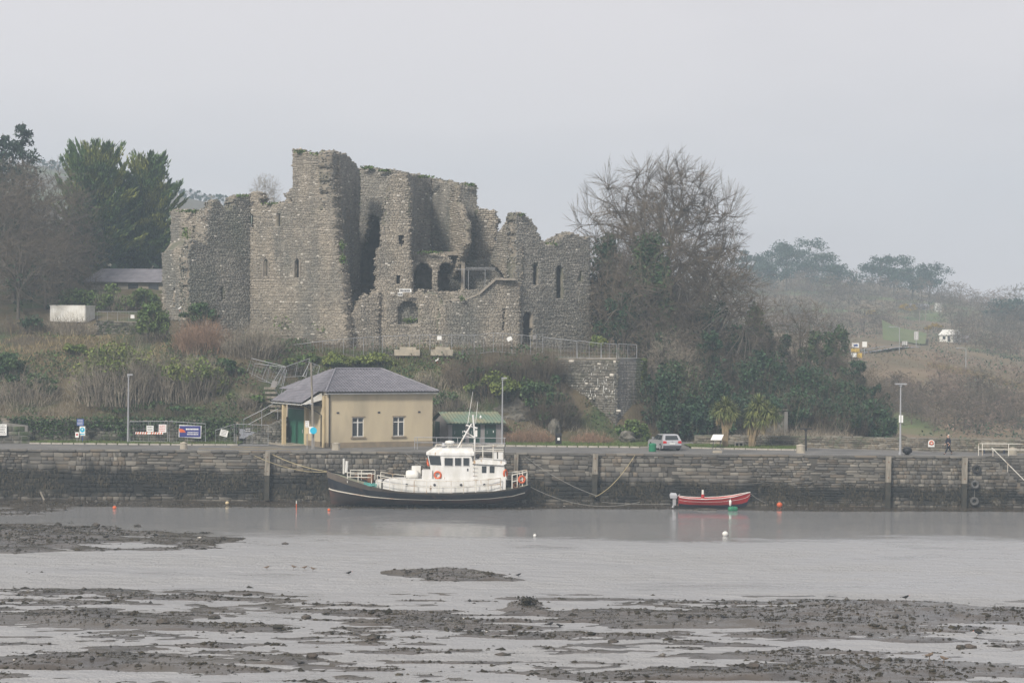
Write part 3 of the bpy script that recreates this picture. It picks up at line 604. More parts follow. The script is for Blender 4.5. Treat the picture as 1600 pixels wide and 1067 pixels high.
free_wall('end_wall', 'plain grey rendered wall at the left edge behind the quay', [(X(-40, 174.6, 4.5), 174.6), (X(43, 174.6, 4.5), 174.6)], 4.4, [6.7, 6.1], .4, (.3, .5), (.5, 1.2), [LW[0]], MT['conc_dark'], rng)
# ------------------------------------------------------------------ the ruined castle
rng = np.random.default_rng(101)
def inpoly(x, y, poly):
    c = np.zeros(x.shape, bool); n = len(poly); j = n - 1
    for i in range(n):
        xi, yi = poly[i]; xj, yj = poly[j]
        if yi != yj:
            c ^= ((yi > y) != (yj > y)) & (x < (xj - xi) * (y - yi) / (yj - yi) + xi)
        j = i
    return c
def rect(x0, x1, y0, y1): return [(x0, y0), (x1, y0), (x1, y1), (x0, y1)]
def arch(x0, x1, y0, y1, pointed=False):
    c = (x0 + x1) / 2; r = (x1 - x0) / 2
    if pointed: return [(x0, y1), (x0, y0 + 1.6 * r), (x0 + r * .35, y0 + r * .6), (c, y0), (x1 - r * .35, y0 + r * .6), (x1, y0 + 1.6 * r), (x1, y1)]
    return [(x0, y1)] + [(c - r * math.cos(math.pi * k / 8), y0 + r - r * math.sin(math.pi * k / 8)) for k in range(9)] + [(x1, y1)]
castle = thing('ruined_castle', 'large roofless grey stone castle ruin on the mound', 'castle', (*P(600, 545, 205)[:2], 13), world=True)
class Facet:
    """vertical wall plane through two (pixel column, depth) plan points"""
    def __init__(s, a, b):
        s.A = np.array([X(a[0], a[1], 18), a[1]]); s.B = np.array([X(b[0], b[1], 18), b[1]])
        d = s.B - s.A; s.L = np.linalg.norm(d); s.U = d / s.L; s.N = np.array([s.U[1], -s.U[0]])
    def sz(s, px, py):
        # ray from the camera point through the pixel meets the plane
        r = P(px, py, 1.0) - np.array((0, 0, CAMZ)); D = s.A @ s.N / (r[:2] @ s.N); q = r * D
        return ((q[:2] - s.A) @ s.U, q[2] + CAMZ)
    def pt(s, ss, z, d=0): q = s.A + s.U * ss + s.N * d; return (q[0], q[1], z)
def facet(name, a, b, poly, holes=(), th=1.5, m='stone', cell=.2, label=None, rag=.16, proud=.07, hr=(.09, .2), wr=(.13, .42), void=True):
    f = Facet(a, b); pl = [f.sz(*p) for p in poly]; hl = [[f.sz(*p) for p in h] for h in holes]
    q = np.array(pl); s0, s1, z0, z1 = q[:, 0].min() - .3, q[:, 0].max() + .3, q[:, 1].min(), q[:, 1].max() + .3
    ns, nz_ = int((s1 - s0) / cell) + 1, int((z1 - z0) / cell) + 1
    sc_ = s0 + (np.arange(ns) + .5) * cell; zc = z0 + (np.arange(nz_) + .5) * cell
    SS, ZZ = np.meshgrid(sc_, zc)
    def inside(SS, ZZ, r=rag):
        jx = (fbm(SS * 1.7 + a[0], ZZ * 1.7, 3) - .5) * 2.2 * r; jz = (fbm(SS * 1.7, ZZ * 1.7 + a[0], 4) - .5) * 2.2 * r
        k = inpoly(SS + jx, ZZ + jz, pl)
        for h in hl: k &= ~inpoly(SS + jx * .25, ZZ + jz * .25, h)
        return k
    I = inside(SS, ZZ)
    # nodes
    gs = s0 + np.arange(ns + 1) * cell; gz = z0 + np.arange(nz_ + 1) * cell; GS, GZ = np.meshgrid(gs, gz)
    nd = (fbm(GS * 1.2 + a[0], GZ * 1.2, 14) - .5) * .16; js = (vnoise(GS * 5, GZ * 5, 6) - .5) * cell * .7; jz = (vnoise(GS * 5, GZ * 5, 7) - .5) * cell * .7
    Sx = GS + js; Zx = GZ + jz
    def lay(d): return np.stack([f.A[0] + f.U[0] * Sx + f.N[0] * d, f.A[1] + f.U[1] * Sx + f.N[1] * d, Zx], 2).reshape(-1, 3)
    V = np.concatenate([lay(nd), lay(nd * 0 - th)]); nn = (ns + 1) * (nz_ + 1)
    id_ = np.arange(nn).reshape(nz_ + 1, ns + 1)
    jz_, js_ = np.nonzero(I); p00, p10, p11, p01 = id_[jz_, js_], id_[jz_, js_ + 1], id_[jz_ + 1, js_ + 1], id_[jz_ + 1, js_]
    Fs = [np.stack([p00, p10, p11, p01], 1), np.stack([p01, p11, p10, p00], 1) + nn]
    Ip = np.pad(I, 1)
    for dz, ds, e0, e1 in ((-1, 0, p00, p10), (0, 1, p10, p11), (1, 0, p11, p01), (0, -1, p01, p00)):
        k = ~Ip[jz_ + 1 + dz, js_ + 1 + ds]; x0, x1 = e0[k], e1[k]
        Fs.append(np.stack([x1, x0, x0 + nn, x1 + nn], 1))
    F = np.concatenate(Fs); used, inv = np.unique(F, return_inverse=True)
    w = link(name, mesh_np(name, V[used], inv.reshape(F.shape)), MT['mortar'], castle)
    if label: w['label'] = label
    # broken core showing on ends, tops and reveals
    pts = []
    for dz, ds in ((0, 1), (0, -1), (1, 0)):
        kk = ~Ip[jz_ + 1 + dz, js_ + 1 + ds]; cs, cz = sc_[js_[kk]] + ds * cell * .5, zc[jz_[kk]] + dz * cell * .5
        hole = np.zeros(len(cs), bool)
        for h in hl: hole |= inpoly(cs + ds * .2, cz + dz * .2, h)
        cs, cz = cs[~hole], cz[~hole]; nr = int((5 if dz == 0 else 2.2) * th)
        if len(cs): pts.append(np.stack([np.repeat(cs, nr) + rng.uniform(-.12, .12, len(cs) * nr), rng.uniform(-th, .05, len(cs) * nr), np.repeat(cz, nr) + rng.uniform(-.12, .12, len(cs) * nr)], 1))
    if pts:
        q_ = np.concatenate(pts); q_ = np.stack([f.A[0] + f.U[0] * q_[:, 0] + f.N[0] * q_[:, 1], f.A[1] + f.U[1] * q_[:, 0] + f.N[1] * q_[:, 1], q_[:, 2]], 1)
        o = link('core_rubble', octa_mesh('core_rubble', q_, rng.uniform(.06, .17, len(q_)), rng, .75), MT[m], w); o['kind'] = 'stuff'
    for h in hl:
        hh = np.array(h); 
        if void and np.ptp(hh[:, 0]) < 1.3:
            MB().prism([f.pt(hh[:, 0].min() - .1, hh[:, 1].min() - .1, -.38), f.pt(hh[:, 0].max() + .1, hh[:, 1].min() - .1, -.38), f.pt(hh[:, 0].max() + .1, hh[:, 1].max() + .1, -.38), f.pt(hh[:, 0].min() - .1, hh[:, 1].max() + .1, -.38)], tuple(-f.N * .08) + (0,)).obj('window_shade_panel', MT['void'], w)  # added black panel, shade of the opening put in as colour
    st = courses(rng, s1 - s0, z0, z1, hr, wr); st[:, 0] += s0
    k = inside(st[:, 0], st[:, 1])
    for sx in (-.38, .38): k &= inside(st[:, 0] + st[:, 2] * sx, st[:, 1])
    st = st[k]; 
    if len(st):
        ms = stones_mesh('rubble_stones', st, f.A, f.U, f.N, proud + .025, rng, gap=.93)
        o = link('rubble_stones', ms, MT[m], w); o['kind'] = 'stuff'
    return f, w
# left tower
facet('tower_base_wall', (254, 206.5), (293, 201.3), [(254, 500), (254, 397), (261, 391), (270, 391), (293, 388), (293, 500)], holes=[rect(271.5, 273.5, 450, 480)])
facet('tower_upper_wall', (267, 207), (322, 202.6), [(267, 400), (267, 330), (272, 328), (300, 329), (322, 331), (322, 400)], holes=[rect(301, 303.5, 352, 366)])
m = MB(); q = [P(254, 397, 206.5), P(293, 388, 201.3), P(322, 386, 202.6), P(304, 372, 203.9), P(267, 380, 207)]
m.add(q + [p - np.array((0, 0, 3)) for p in q], [(0, 1, 2, 3, 4), (0, 5, 6, 1), (1, 6, 7, 2), (4, 9, 5, 0)]).obj('broach', MT['mortar'], castle)
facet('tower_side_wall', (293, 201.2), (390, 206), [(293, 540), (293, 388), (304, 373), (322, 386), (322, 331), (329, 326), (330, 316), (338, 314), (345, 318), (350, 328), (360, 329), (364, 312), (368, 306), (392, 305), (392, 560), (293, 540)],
      holes=[rect(345.5, 348.5, 449, 468)], m='stone_shaded', label='shaded grey side of the left tower')
facet('great_wall', (390, 206), (541, 199.6), [(390, 560), (390, 303), (394, 299), (402, 301), (407, 308), (405, 314), (404, 320), (425, 318), (445, 317), (447, 303), (458, 292), (458, 238), (464, 234), (474, 238), (500, 241), (508, 237), (517, 238), (520, 300), (523, 360), (528, 400), (535, 450), (539, 500), (546, 560)],
      holes=[rect(391.5, 395, 334, 356), rect(432, 438, 333, 354), arch(413, 419.5, 403, 433, True), arch(461.5, 469, 403, 433, True), rect(451, 456, 309, 317)], label='broad warm grey front wall of the castle with lancet windows')
for x0, x1 in ((413, 419.5), (461.5, 469)):
    f = Facet((390, 206), (541, 199.6)); c0 = f.sz((x0 + x1) / 2, 433); c1 = f.sz((x0 + x1) / 2, 406)
    m = MB(); p0, p1 = f.pt(c0[0], c0[1], -.25), f.pt(c1[0], c1[1], -.25); m.tube([p0, p1], .05, 5); m.obj('window_mullion', MT['dressed'], castle)
    f0 = f.sz(x0, 420); f1 = f.sz(x1, 420); w = (f1[0] - f0[0]) / 2; cx = (f0[0] + f1[0]) / 2
    pts = [f.pt(cx - w - .08, c0[1], .08), f.pt(cx - w - .08, c1[1] - .2, .08), f.pt(cx, c1[1] + .38, .08), f.pt(cx + w + .08, c1[1] - .2, .08), f.pt(cx + w + .08, c0[1], .08)]
    MB().tube(pts, .09, 4).obj('window_surround', MT['dressed'], castle)
MB().tube([P(457, 254.5, 203.2), P(517.5, 254.5, 200.4), P(538, 254.5, 204.5)], .09, 4).obj('string_course', MT['dressed'], castle)
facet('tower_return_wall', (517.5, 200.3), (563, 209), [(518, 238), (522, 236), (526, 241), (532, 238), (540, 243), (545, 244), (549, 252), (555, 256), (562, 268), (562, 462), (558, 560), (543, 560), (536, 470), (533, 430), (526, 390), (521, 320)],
      holes=[arch(523, 528.5, 270, 314), rect(541, 546, 326, 372)], m='stone_shaded')
facet('tower_back_wall', (552, 213), (642, 211), [(552, 275), (562, 264), (575, 260), (590, 264), (600, 266), (610, 264), (620, 269), (628, 269), (642, 276), (642, 460), (594, 460), (594, 420), (597, 370), (592, 338), (578, 336), (566, 380), (557, 400), (552, 400)], m='stone_shaded')
# closed boxes added behind the castle openings to keep light out
def shade_box(x0, x1, y0, y1, Df, Db, mt):
    a, b = P(x0, y1, Df), P(x1, y0, Df); c, d = P(x0, y1, Db), P(x1, y0, Db); xl, xr, zb, zt = a[0] - .6, b[0] + .6, a[2] - .3, b[2] + .4
    m = MB(); t = .4
    m.box(xl - t, xr + t, Db, Db + t, zb, zt); m.box(xl - t, xl, Df, Db, zb, zt); m.box(xr, xr + t, Df, Db, zb, zt); m.box(xl - t, xr + t, Df, Db + t, zt, zt + t); m.box(xl - t, xr + t, Df, Db + t, zb - t, zb)
    return m.obj('added_shade_box', mt, castle)
shade_box(556, 596, 345, 457, 214.8, 222, MT['mortar'])
facet('pier_wall', (588, 202.0), (643, 202.2), [(587, 560), (588, 455), (589, 392), (596, 386), (596, 346), (600, 340), (602, 312), (606, 290), (612, 275), (622, 273), (636, 270), (639, 300), (640, 330), (641, 400), (643, 460), (643, 560)],
      holes=[rect(618.5, 625, 429, 444), rect(624, 630, 368, 386), arch(621, 654, 470, 508)], m='stone', th=2.6, label='pale broken pier of masonry beside the tall dark opening')
facet('pier_return_wall', (636, 204.1), (650, 211), [(636, 271), (650, 276), (650, 400), (636, 400)], m='stone_shaded', th=.8)
facet('inner_wall', (644, 210.5), (674, 213), [(644, 273), (655, 274), (674, 278), (674, 420), (644, 420)], m='stone_shaded', th=1.2)
facet('inner_wall', (673, 213), (706, 210.5), [(673, 278), (684, 281), (695, 286), (706, 288), (706, 425), (673, 425)], m='stone_shaded', th=1.2)
facet('broken_wall_end', (704, 210.6), (733, 204.4), [(700, 284), (708, 287), (713, 292), (713, 316), (720, 325), (723, 340), (729, 352), (728, 380), (722, 400), (717, 410), (712, 430), (704, 440)], th=.6, m='stone', rag=.25, proud=.12, hr=(.13, .26))
facet('rear_wall', (700, 215), (750, 216), [(700, 288), (715, 289), (735, 288), (744, 291), (745, 322), (748, 330), (750, 450), (700, 450)], m='stone_shaded', th=1.2)
facet('rear_wall', (742, 213.6), (780, 213.2), [(744, 328), (752, 327), (760, 329), (774, 330), (777, 344), (775, 352), (773, 366), (774, 384), (769, 402), (768, 450), (744, 450)], th=1.0, m='stone', rag=.22, proud=.11, hr=(.13, .26))
facet('arcade_wall', (636, 205), (714, 205.4), [(636, 396), (648, 392), (672, 395), (692, 397), (702, 404), (708, 415), (712, 428), (714, 475), (636, 475)], holes=[arch(647, 674.5, 411, 453), [(685, 456), (685, 425), (687, 416), (692, 411), (700, 410), (716, 420), (716, 456)]], th=1.0)
shade_box(640, 712, 405, 470, 207.6, 212.5, MT['mortar'])
facet('court_wall', (702, 210), (785, 209.6), [(702, 415), (720, 420), (742, 405), (768, 404), (785, 410), (785, 460), (702, 460)], m='stone_shaded', th=.8)
facet('curtain_base_wall', (538, 200.6), (592, 201.6), [(538, 560), (540, 512), (546, 496), (553, 484), (560, 470), (570, 460), (577, 463), (584, 455), (592, 452), (592, 560)], th=1.0, m='stone')
facet('curtain_base_wall', (639.6, 202.0), (700, 201.6), [(640, 560), (640, 453), (648, 459), (656, 453), (664, 460), (674, 455), (683, 462), (690, 470), (697, 482), (697, 560)], holes=[arch(621, 654, 470, 508)], th=1.0, m='stone')
facet('arch_blocking', (612, 202.9), (662, 202.9), [(612, 560), (612, 462), (662, 462), (662, 560)], th=.6, m='stone_shaded')
facet('low_ramped_wall', (684, 201.4), (812, 202.7), [(684, 560), (684, 474), (706, 472), (730, 468), (748, 461), (762, 449), (774, 438), (780, 436), (800, 438), (812, 438), (812, 560)], holes=[rect(786.5, 789, 482, 516)], th=1.4, m='stone')
for a, b in (((684, 473), (730, 468)), ((730, 468), (748, 461)), ((748, 461), (774, 438)), ((774, 437.5), (806, 438))):
    p0, p1 = P(*a, 202.0), P(*b, 202.2); d = p1 - p0; d /= np.linalg.norm(d); MB().obox((p0 + p1) / 2 + np.array((0, .4, .08)), (p1 - p0) / 2, (0, .7, 0), np.cross(d, (0, 1, 0)) * -.1).obj('coping', MT['dressed'], castle)
facet('rubble_heap_wall', (700, 203), (760, 203), [(702, 474), (706, 458), (720, 453), (745, 455), (757, 460), (752, 474)], th=1.0, rag=.3, m='stone')
facet('gable_side_wall', (768, 209), (808, 202.9), [(766, 412), (772, 392), (777, 370), (782, 358), (792, 345), (802, 336), (808, 333), (808, 440), (794, 440), (780, 420)], th=.7, m='stone', rag=.14, proud=.11, hr=(.13, .26))
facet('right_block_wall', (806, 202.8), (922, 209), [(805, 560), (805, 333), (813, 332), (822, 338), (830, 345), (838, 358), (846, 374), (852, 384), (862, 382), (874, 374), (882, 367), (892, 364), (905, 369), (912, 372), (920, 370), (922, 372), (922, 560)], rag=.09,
      holes=[arch(833, 839.5, 411, 446), arch(869, 879, 415, 466), arch(817.5, 831.5, 487, 540), rect(906, 908.5, 424, 440)], m='stone_shaded', label='shaded right block of the castle with a gabled top and doorway')
facet('right_end_wall', (846, 208), (905, 214), [(846, 392), (858, 378), (885, 366), (905, 370), (905, 440), (846, 440)], m='stone_shaded', th=1)
shade_box(815, 895, 405, 545, 211.5, 214, MT['mortar'])
# floor slab of the court and infill so the ruin stands on the mound
MB().box(X(260, 206, 13), X(915, 206, 13), 202.8, 216, 12.2, 12.7).obj('court_floor', MT['mortar'], castle)
# scaffold rail in the court
m = MB()
m.tube([P(712, 421, 206), P(774, 421, 206)], .035, 5); m.tube([P(728, 418.5, 207), P(774, 418.5, 207)], .035, 5)
for px in (725, 732, 758): m.tube([P(px, 421, 206), P(px, 452, 206)], .035, 5)
tag(m.obj('scaffold_rail', MT['steel']), 'steel tube guard rail inside the roofless castle court', 'railing')
# plates on the pier
for k, (x0, x1, y0, y1) in enumerate(((624, 643, 451.5, 456.5), (621.5, 629, 457, 462.5))):
    a, b = P(x0, y1, 200.9), P(x1, y0, 200.9); o = MB().box(a[0], b[0], 200.85, 200.95, a[2], b[2]).obj('notice_plate', MT['signwhite'])
    tag(o, ['long narrow white notice on the castle wall left of the arch', 'small square white notice under the long one on castle wall'][k], 'sign')
    m = MB(); w = b[0] - a[0]; h = b[2] - a[2]; r_ = random.Random(k); xx = a[0] + .08 * w
    while xx < b[0] - .12 * w:
        d = r_.uniform(.05, .16); m.box(xx, min(xx + d, b[0] - .06 * w), 200.82, 200.849, a[2] + h * .22, a[2] + h * r_.uniform(.65, .8)); xx += d + .05
    lt_ = m.obj('lettering', MT['ink'], o)
# tufts of grass and ivy on the wall tops and ledges
def leafquads(pos, size, rng, aspect=.6, up=0.0):
    n = len(pos); a = rng.normal(0, 1, (n, 3)); a[:, 2] += up; a /= np.linalg.norm(a, axis=1)[:, None]; b = rng.normal(0, 1, (n, 3)); b -= a * (a * b).sum(1)[:, None]; b /= np.linalg.norm(b, axis=1)[:, None]
    s = (np.asarray(size) * rng.uniform(.6, 1.4, n))[:, None]; a = a * s; b = b * s * aspect
    V = np.stack([pos - a, pos + b, pos + a, pos - b], 1).reshape(-1, 3); return V, np.arange(4 * n).reshape(-1, 4)
pos = []
for px, py, D, sx, sy, c in ((575, 262, 212, 10, 2, 120), (600, 267, 211.5, 10, 2, 90), (470, 237, 202.5, 8, 2, 100), (500, 240, 201, 12, 2, 90), (660, 276, 211, 18, 2, 110), (300, 330, 204, 25, 2, 130), (380, 306, 205, 10, 2, 60), (735, 289, 215, 8, 2, 60),
                             (534, 385, 200.8, 5, 6, 140), (536, 405, 200.4, 5, 5, 80), (860, 382, 206, 10, 3, 110), (555, 330, 208.2, 5, 30, 260), (560, 300, 210, 4, 25, 160), (430, 318, 204.5, 20, 1.5, 80), (640, 500, 202.9, 12, 3, 120), (290, 365, 203.5, 8, 8, 100),
                             (670, 394, 204.7, 20, 1.5, 110), (722, 466, 201.3, 4, 2, 40), (510, 512, 200.9, 25, 8, 60), (440, 505, 203.3, 20, 14, 60), (815, 335, 203, 6, 2, 40)):
    for k in range(c):
        q = P(px + rng.normal(0, sx * .5), py + rng.normal(0, sy * .6), D); q[1] -= abs(rng.normal(0, .15)); pos.append(q)
V, F = leafquads(np.array(pos), np.full(len(pos), .13), rng)
o = link('wall_ivy', mesh_np('wall_ivy', V, F), MT['leaf'], castle); o['kind'] = 'stuff'

# bastion and terrace wall
rng = np.random.default_rng(55)
bast = thing('bastion_wall', 'tall rubble bastion with white droppings below the terrace fence', 'bastion', (X(930, 189, 5), 189, 4.6), world=True)
BF = [(X(872, 191.5, 9), 191.5), (X(963, 188.5, 9), 188.5), (X(1001, 191.5, 9), 191.5), (X(1010, 193.5, 9), 193.5)]
for k, (mm, mj) in enumerate(((MT['stone_shaded'], MT['mortar']), (MT['conc_dark'], MT['conc_dark']), (MT['moss'], MT['moss']))):
    (a, b), (c, d) = BF[k], BF[k + 1]; L_ = math.hypot(c - a, d - b); U = np.array(((c - a) / L_, (d - b) / L_)); Nn = np.array((U[1], -U[0])); e = 3
    zt = [12.25, 12.45, 12.4, 12.4]
    MB().prism([(a, b, 3.8), (c, d, 3.8), (c, d, zt[k + 1]), (a, b, zt[k])], (-Nn[0] * e, -Nn[1] * e, 0)).obj(['rubble_face', 'concrete_face', 'mossy_face'][k], mj, bast)
    if k == 1:
        st = courses(rng, L_, 4.0, 12.3, (.14, .3), (.2, .6)); o = link('weathered_stones', stones_mesh('weathered_stones', st, (a, b), U, Nn, .045, rng, .95), MT['conc_dark'], bast); o['kind'] = 'stuff'
    if k == 2:
        n = 900; s = rng.uniform(0, L_, n); z = rng.uniform(4.5, 12.4, n); V, F = leafquads(np.stack([a + U[0] * s + Nn[0] * .06, b + U[1] * s + Nn[1] * .06, z], 1), np.full(n, .14), rng); o = link('moss_leaves', mesh_np('moss_leaves', V, F), MT['leafyel'], bast); o['kind'] = 'stuff'
    if k == 0:
        st = courses(rng, L_, 4.0, 12.3, (.12, .3), (.18, .5))
        o = link('rubble_stones', stones_mesh('rubble_stones', st, (a, b), U, Nn, .1, rng), mat('bastion_stone', (.175, .165, .145), (.125, .12, .105), sc=1, island=.35, bump=.02, white=.02, c3=(.12, .12, .1), sc3=.3), bast); o['kind'] = 'stuff'
        # white splashes
        n = 110; s = np.clip(rng.normal(.7 * L_, .17 * L_, n), .2 * L_, .98 * L_); z = 9.9 + rng.normal(0, .75, n) - .2 * abs(s - .72 * L_); h = rng.gamma(1.2, .1, n) + .02; w = rng.uniform(.01, .035, n)
        q = lambda ss, zz: np.stack([a + U[0] * ss + Nn[0] * .16, b + U[1] * ss + Nn[1] * .16, zz], 1)
        V = np.stack([q(s - w, z), q(s + w, z), q(s + w * .5, z - h), q(s - w * .5, z - h)], 1).reshape(-1, 3)
        o = link('bird_droppings', mesh_np('bird_droppings', V, np.arange(4 * n).reshape(-1, 4)), MT['signwhite'], bast); o['kind'] = 'stuff'
m = MB()
for k in range(3):
    (a, b), (c, d) = BF[k], BF[k + 1]
    m.prism([(a, b - .08, 12.3), (c, d - .08, 12.42), (c, d + 2.5, 12.42), (a, b + 2.5, 12.3)], (0, 0, .14))
    m.obj('coping', [MT['dressed'], MT['conc_dark'], MT['moss']][k], bast); m = MB()
# ------------------------------------------------------------------ harbour house
HA = rad(28.0); hx, hy = X(512, 170.6, QZ), 170.6
house = thing('harbour_house', 'cream rendered house with grey hipped roof and green door', 'house', (hx, hy, QZ), HA)
HL, HD, HH = 10.3, 10.6, 5.0
def frame_wall(m, openings):
    """front wall y=0 facing -y with rectangular openings (x0,x1,z0,z1), reveals .18 deep"""
    xs_ = sorted({0, HL, *[o_[0] for o_ in openings], *[o_[1] for o_ in openings]}); zs_ = sorted({0, HH, *[o_[2] for o_ in openings], *[o_[3] for o_ in openings]})
    for i in range(len(xs_) - 1):
        for j in range(len(zs_) - 1):
            if any(o_[0] <= xs_[i] < o_[1] and o_[2] <= zs_[j] < o_[3] for o_ in openings): continue
            m.add([(xs_[i], 0, zs_[j]), (xs_[i + 1], 0, zs_[j]), (xs_[i + 1], 0, zs_[j + 1]), (xs_[i], 0, zs_[j + 1])], [(0, 1, 2, 3)])
    for a, b, c, d in openings:
        m.add([(a, 0, c), (b, 0, c), (b, .2, c), (a, .2, c)], [(0, 1, 2, 3)]); m.add([(a, 0, d), (b, 0, d), (b, .2, d), (a, .2, d)], [(3, 2, 1, 0)])
        m.add([(a, 0, c), (a, .2, c), (a, .2, d), (a, 0, d)], [(0, 1, 2, 3)]); m.add([(b, 0, c), (b, .2, c), (b, .2, d), (b, 0, d)], [(3, 2, 1, 0)])
WIN = [(2.35, 3.5, .95, 2.7), (6.35, 7.5, .95, 2.7)]
m = MB(); frame_wall(m, WIN)
m.add([(0, 0, 0), (0, HD, 0), (0, HD, HH), (0, 0, HH)], [(0, 3, 2, 1)][::-1]); m.add([(HL, 0, 0), (HL, HD, 0), (HL, HD, HH), (HL, 0, HH)], [(0, 1, 2, 3)]); m.add([(0, HD, 0), (HL, HD, 0), (HL, HD, HH), (0, HD, HH)], [(0, 1, 2, 3)])
m.obj('wall', MT['render'], house)
MB().box(-.04, HL + .04, -.04, HD + .04, -.05, .48).obj('plinth', MT['plinth'], house)
for a, b, c, d in WIN:
    wf = MB()
    wf.box(a, b, .1, .17, c, c + .07).box(a, b, .1, .17, d - .07, d).box(a, a + .07, .1, .17, c + .07, d - .07).box(b - .07, b, .1, .17, c + .07, d - .07)
    wf.box((a + b) / 2 - .05, (a + b) / 2 + .05, .095, .175, c + .07, d - .07).box(a + .07, (a + b) / 2 - .05, .1, .17, d - .5, d - .42).box((a + b) / 2 + .05, b - .07, .1, .17, d - .5, d - .42)
    w = wf.obj('window', MT['white'], house)
    for x0, x1 in ((a + .07, (a + b) / 2 - .05), ((a + b) / 2 + .05, b - .07)):
        MB().box(x0, x1, .14, .15, c + .07, d - .5).obj('pane', MT['glass'], w); MB().box(x0, x1, .14, .15, d - .42, d - .07).obj('pane', MT['glass'], w)
    MB().box(a - .15, b + .15, -.1, .12, c - .14, c).obj('sill', MT['plinth'], w)
    MB().box(a - .05, b + .12, -.035, -.005, d, d + .1).obj('hood', MT['plinth'], w)
for x_ in (.95, 4.95, 8.95):
    MB().box(x_ - .12, x_ + .12, -.03, .01, 3.05, 3.2).obj('air_vent', MT['ink'], house)
# roof: hipped, ridge at y=5, left slope runs on as a canopy
EX0, EX1, EY0, EY1, RZ_, RY = -.4, HL + .4, -.45, HD + .4, 6.95, 4.9
RXa, RXb = 2.75, 7.3
def tiles(m, e0, e1, r0, r1, pitch=.3, rows=16):
    """corrugated stepped tile plane between eave e0-e1 and ridge r0-r1"""
    e0, e1, r0, r1 = [np.array(q, float) for q in (e0, e1, r0, r1)]
    nu = max(8, int(np.linalg.norm(e1 - e0) / pitch * 6)); Nn = np.cross(e1 - e0, r0 - e0); Nn /= np.linalg.norm(Nn)
    V = []; F = []
    for j in range(rows):
        for lift, t in ((.045, j / rows), (.0, (j + 1) / rows)):
            a = e0 + (r0 - e0) * t; b = e1 + (r1 - e1) * t
            for i in range(nu + 1):
                p = a + (b - a) * i / nu; s = (p - e0) @ ((e1 - e0) / np.linalg.norm(e1 - e0))
                V.append(p + Nn * (lift + .035 * math.sin(s / pitch * 2 * math.pi)))
    n = nu + 1
    for j in range(2 * rows - 1):
        F += [(j * n + i, j * n + i + 1, (j + 1) * n + i + 1, (j + 1) * n + i) for i in range(nu)]
    m.add(V, F)
roofm = MT['slate']
m = MB(); tiles(m, (EX0, EY0, HH), (EX1, EY0, HH), (RXa, RY, RZ_), (RXb, RY, RZ_)); rf = m.obj('roof', roofm, house)
m = MB(); tiles(m, (EX1, EY0, HH), (EX1, EY1, HH), (RXb, RY, RZ_), (RXb, RY + .8, RZ_)); m.obj('roof_slope', roofm, rf)
m = MB(); tiles(m, (EX0, EY1, HH), (EX0, EY0, HH), (RXa, RY + .8, RZ_), (RXa, RY, RZ_), rows=14); m.obj('roof_slope', roofm, rf)
m = MB(); m.add([(EX0, EY1, HH), (EX1, EY1, HH), (RXb, RY + .8, RZ_), (RXa, RY + .8, RZ_), (RXa, RY, RZ_), (RXb, RY, RZ_)], [(1, 0, 3, 2), (3, 4, 5, 2)]); m.obj('roof_slope', roofm, rf)
m = MB(); sl = (RZ_ - HH) / (RXa - EX0); cx = -2.05
tiles(m, (cx, 8.7, HH + (cx - EX0) * sl), (cx, 1.1, HH + (cx - EX0) * sl), (EX0, 8.7, HH), (EX0, 1.1, HH), rows=8); can = m.obj('canopy_roof', roofm, house)
ze = HH + (cx - EX0) * sl
MB().box(cx - .03, cx + .06, 1.15, 8.65, ze - .2, ze - .04).obj('fascia', MT['white'], can)
MB().prism([(cx, 1.12, ze - .12), (EX0 + .3, 1.12, HH - .1), (EX0 + .3, 1.12, HH - .75), (cx + .4, 1.12, ze - .14)], (0, .06, 0)).obj('gable_board', MT['white'], can)
MB().box(cx + .05, -.01, 1.3, 8.6, ze - .26, ze - .2).obj('soffit', MT['black'], can)
MB().tube([(RXa, RY, RZ_ + .05), (RXb, RY, RZ_ + .05)], .1, 6).obj('ridge_tiles', roofm, rf)
for a, b in (((EX0, EY0, HH), (RXa, RY, RZ_)), ((EX1, EY0, HH), (RXb, RY, RZ_))):
    MB().tube([np.array(a) + (0, 0, .05), np.array(b) + (0, 0, .05)], .1, 6).obj('hip_tiles', roofm, rf)
MB().box(EX0 + .05, EX1 - .05, EY0 + .03, EY0 + .08, HH - .22, HH - .06).obj('fascia', MT['white'], house)
MB().box(EX0 + .05, EX1 - .05, EY0 + .08, 0, HH - .2, HH - .16).obj('soffit', MT['white'], house)
MB().tube([(EX0, EY0 - .03, HH - .06), (EX1, EY0 - .03, HH - .06)], .055, 6).obj('gutter', MT['black'], house)
MB().tube([(cx - .07, 1.1, ze - .04), (cx - .07, 8.7, ze - .04)], .05, 6).obj('gutter', MT['black'], house)
MB().tube([(.12, -.1, HH - .1), (.12, -.08, .1)], .05, 6).obj('downpipe', MT['black'], house)
MB().tube([(cx + .3, 1.5, ze - .2), (-.5, 1.4, 3.2), (-.12, 1.3, 2.9), (-.12, 1.3, .1)], .05, 6).obj('downpipe', MT['black'], house)
